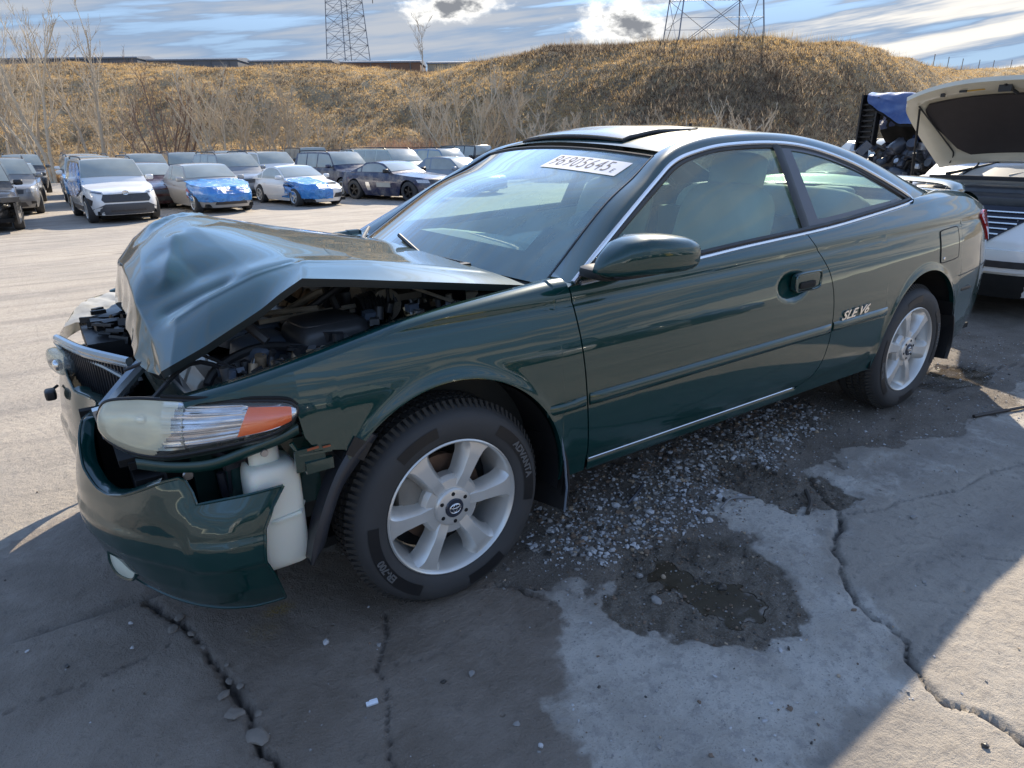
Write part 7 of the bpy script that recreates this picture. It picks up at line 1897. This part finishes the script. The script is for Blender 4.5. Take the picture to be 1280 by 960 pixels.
def hill_cover():
    rs = np.random.default_rng(31); n = 110000
    r = rs.uniform(-.86, 1.02, n); df, dc = fF(r), fD(r); t = rs.random(n)**.8*1.03; d = df+(dc-df)*t; u = r*d; z = hill_z(u, d)
    a = fbm2(u, d, .10, 61, 4); b = fbm2(u, d, .35, 62, 3)
    x = CAM_LOC[0]+u*UX+d*DX; y = CAM_LOC[1]+u*UY+d*DY
    # mound flank and ridge shade painted with dark tufts; brush on left bank
    px = 640+842.9*r*.985
    flank = np.exp(-((px-905)/120)**2)*np.exp(-((t-.40)/.30)**2)*1.2 + np.exp(-((px-1010)/90)**2)*np.exp(-((t-.38)/.22)**2)*.9+np.exp(-((px-760)/45)**2)*np.exp(-((t-.25)/.15)**2)*.7
    ridge = np.exp(-((px-690)/75)**2)*np.exp(-((t-.88)/.10)**2)*1.6+np.exp(-((px-780)/50)**2)*np.exp(-((t-.92)/.06)**2)*1.3
    left = .22*sstep(b, .0, .35)*(px < 560)
    pd = np.clip(flank+ridge+left+.10, 0, 1)*(.55+.9*sstep(b, -.35, .25))
    q = rs.random(n); dark = q < pd*.8
    gold = sstep(a, -.2, .25)
    mi = np.where(dark, np.where(rs.random(n) < .58, 2, 3), np.where(rs.random(n) < .40+.3*gold, 0, np.where(rs.random(n) < .62, 1, 3)))
    h = np.where(dark, rs.uniform(.14, .40, n), rs.uniform(.07, .20, n))*(1-.35*(t > .97)); w = np.where(dark, .024, .024)*rs.uniform(.7, 1.5, n)
    blades('dry_grass', np.stack([x, y, z], -1), h, w, mi, 33, per=4, spread=.8, lean=.55)
    # willow brush at the foot of the bank: pinkish twig thickets
    for (pa, pb, d0, d1, hh, nn, sd, mi_, nm) in ((440, 560, 44.5, 47.5, 2.6, 900, 71, 4, 'willow_thicket'), (555, 660, 42, 45, 1.6, 480, 72, 3, 'willow_thicket'), (1010, 1075, 33.5, 36, 1.3, 300, 73, 4, 'willow_thicket'), (250, 440, 47, 50, 1.1, 500, 74, 3, 'willow_thicket'), (-80, 250, 48, 51, 1.2, 600, 75, 1, 'willow_thicket'), (660, 820, 37, 42, 1.3, 600, 76, 3, 'willow_thicket')):
        p = rs.uniform(pa, pb, nn); d = rs.uniform(d0, d1, nn); r = np.array([col_ratio(q, 190) for q in p]); u = r*d; z = hill_z(u, d)
        hgt = hh*rs.uniform(.45, 1.0, nn)*np.clip(1.15-np.abs((p-(pa+pb)/2)/((pb-pa)/2))**3*.8, .2, 1)
        pos = np.stack([CAM_LOC[0]+u*UX+d*DX, CAM_LOC[1]+u*UY+d*DY, z], -1)
        blades(nm, pos, hgt, np.full(nn, .024), np.where(rs.random(nn) < .75, mi_, np.where(rs.random(nn) < .5, 3, 2)), sd, per=14, spread=.16, lean=.26)
    # pale standing weeds along the crest
    n = 900; r = rs.uniform(-.1, .75, n); d = fD(r)-rs.uniform(0, 3, n); u = r*d; z = hill_z(u, d); blades('tall_weeds', np.stack([CAM_LOC[0]+u*UX+d*DX, CAM_LOC[1]+u*UY+d*DY, z], -1), rs.uniform(.4, 1.0, n), np.full(n, .018), np.full(n, 5), 39, per=4, spread=.2, lean=.2)
hill_cover()

# --- bare trees
BARK = {'grey': simple('grey bark', (.40, .34, .26), .9, var=.3, scale=6), 'pale': simple('pale bark', (.48, .41, .31), .9, var=.3, scale=6), 'brown': simple('brown bark', (.20, .13, .09), .9, var=.3, scale=6)}
def bare_tree(px, d, H, stems, lean, bark, seed, label, twig=1.0, bias=0.0, spread=.6, r0=.115):
    rs = random.Random(seed); r = col_ratio(px, 195); u = r*d; z = float(hill_z(np.array(u), np.array(d)))-.15; x, y = far(u, d)
    root = thing('bare_tree', label, 'tree', (x, y, z), 0, 'bare trees on the embankment')
    T, C = MB(), MB(); right = Vector((UX, UY, 0)); fwd = Vector((DX, DY, 0))
    def branch(p, dr, L, rd, lev):
        rd = max(rd, (.062, .031, .018, .012)[lev]); n = 5 if lev < 2 else 3; pts = [p]; cur = p; dd = dr.copy()
        for i in range(n):
            dd = (dd+Vector((rs.gauss(0, .10), rs.gauss(0, .10), .05+rs.gauss(0, .05)))).normalized(); cur = cur+dd*(L/n); pts.append(cur)
        rr = [rd*(1-.75*i/n) for i in range(n+1)]
        (T if lev == 0 else C).tube(pts, rr, 5 if lev == 0 else 3, cap=False)
        if lev >= 3: return
        k = int((9, 6, 5)[lev]*twig)
        for j in range(k):
            t = rs.uniform(.25 if lev == 0 else .15, 1.0); i = min(n-1, int(t*n)); q = pts[i].lerp(pts[i+1], t*n-i)
            ax = Vector((rs.gauss(0, 1), rs.gauss(0, 1), rs.gauss(0, .35))); nd = (dd*1.0+ax.normalized()*rs.uniform(.45, .95)+Vector((0, 0, .25))).normalized()
            branch(q, nd, L*rs.uniform(.30, .52)*(1.1-.4*t), max(.008, rr[i]*.50), lev+1)
    for s in range(stems):
        off = (s-(stems-1)/2)/max(1, stems-1) if stems > 1 else 0
        dr = (right*(off*2*lean+bias+rs.gauss(0, .06))+fwd*rs.gauss(0, .12)+Vector((0, 0, 1))).normalized()
        branch(Vector((0, 0, 0))+right*off*spread+fwd*rs.uniform(-.2, .2), dr, H*rs.uniform(.72, 1.0), r0*rs.uniform(.7, 1.1)*(H/8)**.5, 0)
    T.build('trunk', BARK[bark], root); C.build('crown', BARK[bark], root)
TR = [(58, 48, 10.6, 4, .22, 'pale', 1, 'tallest bare pale tree clump at the left with stems leaning left', 1.0, -.25),
      (14, 50, 8.0, 3, .15, 'pale', 2, 'bare pale tree leaning at the left frame edge', .9, -.3),
      (120, 49, 10.2, 2, .12, 'grey', 3, 'slim bare tree standing behind the white crossover', .9, -.10),
      (90, 52, 7.0, 2, .14, 'pale', 17, 'short bare tree between the two tall left trees', .9, .1),
      (160, 51, 6.4, 2, .2, 'grey', 18, 'low bare tree just right of the slim tall tree', .9, -.2),
      (208, 48, 6.6, 9, .55, 'brown', 4, 'bushy brown many stemmed bare tree spreading like a fan', .75, .05),
      (278, 48, 7.4, 3, .18, 'pale', 5, 'bare pale tree forked above the wrapped silver sedan', 1.0, -.18),
      (318, 52, 5.2, 3, .25, 'grey', 19, 'small thin bare tree between the pale forked trees', .9, 0),
      (361, 49, 6.4, 3, .16, 'grey', 6, 'bare grey tree above the white coupe', 1.0, .0),
      (408, 52, 4.2, 2, .2, 'pale', 7, 'little pale bare tree on the slope right of the grey tree', .8, .1),
      (535, 76, 6.2, 1, .0, 'grey', 8, 'small lone bare tree standing on the crest', .9, .0),
      (585, 45, 6.2, 5, .30, 'pale', 9, 'broad pale bare clump right of the pink willow thicket', .9, -.15),
      (612, 46, 5.4, 3, .25, 'pale', 10, 'pale bare clump leaning right beside the broad clump', .9, .2),
      (660, 44, 5.8, 2, .12, 'grey', 11, 'slender bare tree left of the open sunroof', .9, .0),
      (735, 42, 3.6, 4, .35, 'grey', 12, 'low twiggy bare shrub tree above the sunroof', .8, 0),
      (35, 50, 9.2, 3, .2, 'grey', 21, 'tall grey bare tree between the leaning pale trees at far left', 1.1, -.15),
      (140, 50, 7.6, 3, .22, 'pale', 22, 'pale bare tree with twin stems above the white crossover roof', 1.1, -.05),
      (240, 50, 5.6, 4, .4, 'grey', 23, 'twiggy grey bare tree right of the brown fan shaped tree', 1.1, .1),
      (300, 49, 6.0, 3, .25, 'pale', 24, 'pale bare tree right behind the forked tree', 1.1, .12),
      (340, 50, 5.0, 3, .3, 'grey', 25, 'low grey bare tree above the gap left of the white coupe', 1.1, -.1),
      (385, 50, 4.6, 3, .3, 'pale', 26, 'low pale bare tree above the white coupe roof', 1.1, .05),
      (560, 46, 5.6, 3, .25, 'pale', 27, 'pale bare tree leaning left at the edge of the pink thicket', 1.1, -.3),
      (632, 45, 5.2, 3, .28, 'grey', 28, 'grey bare tree between the pale clump and the slender tree', 1.1, .1),
      (695, 42, 4.2, 4, .35, 'pale', 29, 'spreading pale bare shrub left above the sunroof', 1.1, -.05),
      (770, 40, 3.2, 4, .4, 'grey', 30, 'grey bare shrub at the foot of the dark mound flank', 1.1, .05),
      (815, 38, 2.8, 5, .4, 'grey', 31, 'fine grey bare shrub left of the two pale bushes', 1.1, 0),
      (862, 36, 3.0, 6, .35, 'pale', 13, 'pale upright bare bush left on the dark mound flank', .8, 0),
      (925, 36, 3.3, 6, .38, 'pale', 14, 'pale upright bare bush right on the dark mound flank', .8, 0),
      (1045, 38, 1.8, 4, .35, 'grey', 15, 'tiny grey bare shrub right of the mound', .8, 0)]
for t in TR: bare_tree(*t)

# --- long low roofs showing above the crest
def shed(pa, pb, d, hgt, label, col, drop=0.0, brick=False):
    ra, rb = col_ratio(pa, 78), col_ratio(pb, 78); ua, ub = ra*d, rb*d; (xa, ya), (xb, yb) = far(ua, d), far(ub, d); zt = crest_height((pa+pb)/2, hgt, d)
    L_ = math.hypot(xb-xa, yb-ya); root = thing('long_shed', label, 'shed', ((xa+xb)/2, (ya+yb)/2, zt-4.0-drop), math.atan2(yb-ya, xb-xa), 'long low buildings along the crest')
    m = MB(); m.box((0, 3, 1.75+drop/2), (L_, 6, 3.5+drop)); m.build('wall', simple('shed wall %.2f' % col[0], col, .8), root, smooth=False)
    m = MB(); V = []
    for i in (-1, 1):
        for y, z in ((-.15, 3.45), (-.15, 3.62), (3, 4.0), (6.15, 3.62), (6.15, 3.45)): V.append((i*(L_/2+.1), y, z+drop))
    m.add(V, [(0, 5, 6, 1), (1, 6, 7, 2), (2, 7, 8, 3), (3, 8, 9, 4), (4, 9, 5, 0), (0, 1, 2, 3, 4), (9, 8, 7, 6, 5)]); m.build('roof', simple('grey blue roof', (.16, .19, .24), .6, var=.2, scale=1), root, smooth=False)
    k = int(L_/2.2)
    for i in range(k):
        m = MB(); m.box((-L_/2+(i+.5)*L_/k, -.04, 2.9+drop), (.12, .08, 1.1)); m.build('wall_rib', simple('shed rib', (.10, .11, .12), .7), root, smooth=False)
    return root
shed(-70, 172, 92, 68, 'longest low blue grey shed at the far left of the crest', (.10, .11, .13))
shed(184, 297, 93, 69.5, 'low dark shed second from the left on the crest', (.12, .13, .15)); shed(311, 414, 93, 71, 'low grey shed left of the left pylon', (.15, .17, .19))
shed(426, 525, 93, 72.5, 'brown based dark shed right of the left pylon', (.16, .09, .06)); shed(534, 604, 93, 73.5, 'tan low shed right of the lone crest tree', (.26, .24, .20))

# --- lattice pylons
STEELT = simple('galvanised lattice steel', (.16, .19, .24), .6, .3, var=.2, scale=1)
def pylon(px, py, d, base, H, yaw, label, taper=.45, rleg=.11):
    r = col_ratio(px, py); u = r*d; x, y = far(u, d); z = float(hill_z(np.array(u), np.array(d))) if d < 85 else crest_height(px, py, d)-3.0
    root = thing('transmission_tower', label, 'pylon', (x, y, z), yaw, 'transmission towers'); hb = base/2; ht = hb*taper
    def corner(k, t): s = [(-1, -1), (1, -1), (1, 1), (-1, 1)][k]; h = hb+(ht-hb)*t; return Vector((s[0]*h, s[1]*h, H*t))
    for k in range(4):
        m = MB(); m.tube([corner(k, 0), corner(k, 1)], rleg, 4); m.build('leg', STEELT, root, smooth=False)
    n = 7
    ts = [1-(1-i/n)**1.25 for i in range(n+1)]
    m = MB()
    for i in range(n):
        for k in range(4):
            a, b, c, e = corner(k, ts[i]), corner((k+1) % 4, ts[i]), corner(k, ts[i+1]), corner((k+1) % 4, ts[i+1])
            m.tube([a, e], rleg*.5, 3); m.tube([b, c], rleg*.5, 3); m.tube([c, e], rleg*.5, 3)
            m.tube([(a+c)/2, (a+e)/2], rleg*.35, 3); m.tube([(b+e)/2, (b+c)/2], rleg*.35, 3)
    m.build('bracing', STEELT, root, smooth=False)
    for zz, w in ((H*.93, 8.5), (H*1.08, 7.0)):
        m = MB(); m.tube([(-w, 0, zz), (w, 0, zz)], rleg*.8, 4); m.tube([(-w, 0, zz), (-ht, 0, zz+1.4), (ht, 0, zz+1.4), (w, 0, zz)], rleg*.6, 4)
        for q in range(-7, 8): m.tube([(q*w/8, 0, zz), (q*w/8+.5, 0, zz+1.4*(1-abs(q)/8))], rleg*.4, 3)
        m.build('crossarm', STEELT, root, smooth=False)
        for q in (-1, 0, 1):
            m = MB(); m.tube([(q*w*.93, 0, zz), (q*w*.93, 0, zz-1.8)], .10, 6); m.build('insulator', simple('insulator', (.06, .06, .06), .4), root)
    m = MB(); m.tube([corner(0, 1), (0, 0, H*1.12)], rleg, 4); m.tube([corner(2, 1), (0, 0, H*1.12)], rleg, 4); m.build('peak', STEELT, root, smooth=False)
pylon(436, 78, 165, 7.0, 18.6, .25, 'lattice pylon standing beyond the low sheds at left', .74, .10)
pylon(888, 50, 64, 7.0, 26, .95, 'large lattice pylon standing on top of the mound at right', .30, .065)
# fence posts on the far right skyline
for k, px in enumerate((1165, 1183, 1201, 1222, 1240, 1262)):
    rr = col_ratio(px, 90); d = float(fD(np.array(rr)))-1; x, y = far(rr*d, d); zz = float(hill_z(np.array(rr*d), np.array(d))); m = MB(); m.tube([(0, 0, -.2), (0, 0, 1.5)], .05, 6); m.box((0, 0, 1.52), (.11, .11, .05)); o = m.build('fence_post', simple('weathered post', (.20, .18, .16), .8), None); o.location = (x, y, zz); tag(o, ('leftmost', 'second', 'third', 'fourth', 'fifth', 'rightmost')[k]+' of the thin posts on the far right skyline', 'post', 'fence posts on the right skyline')
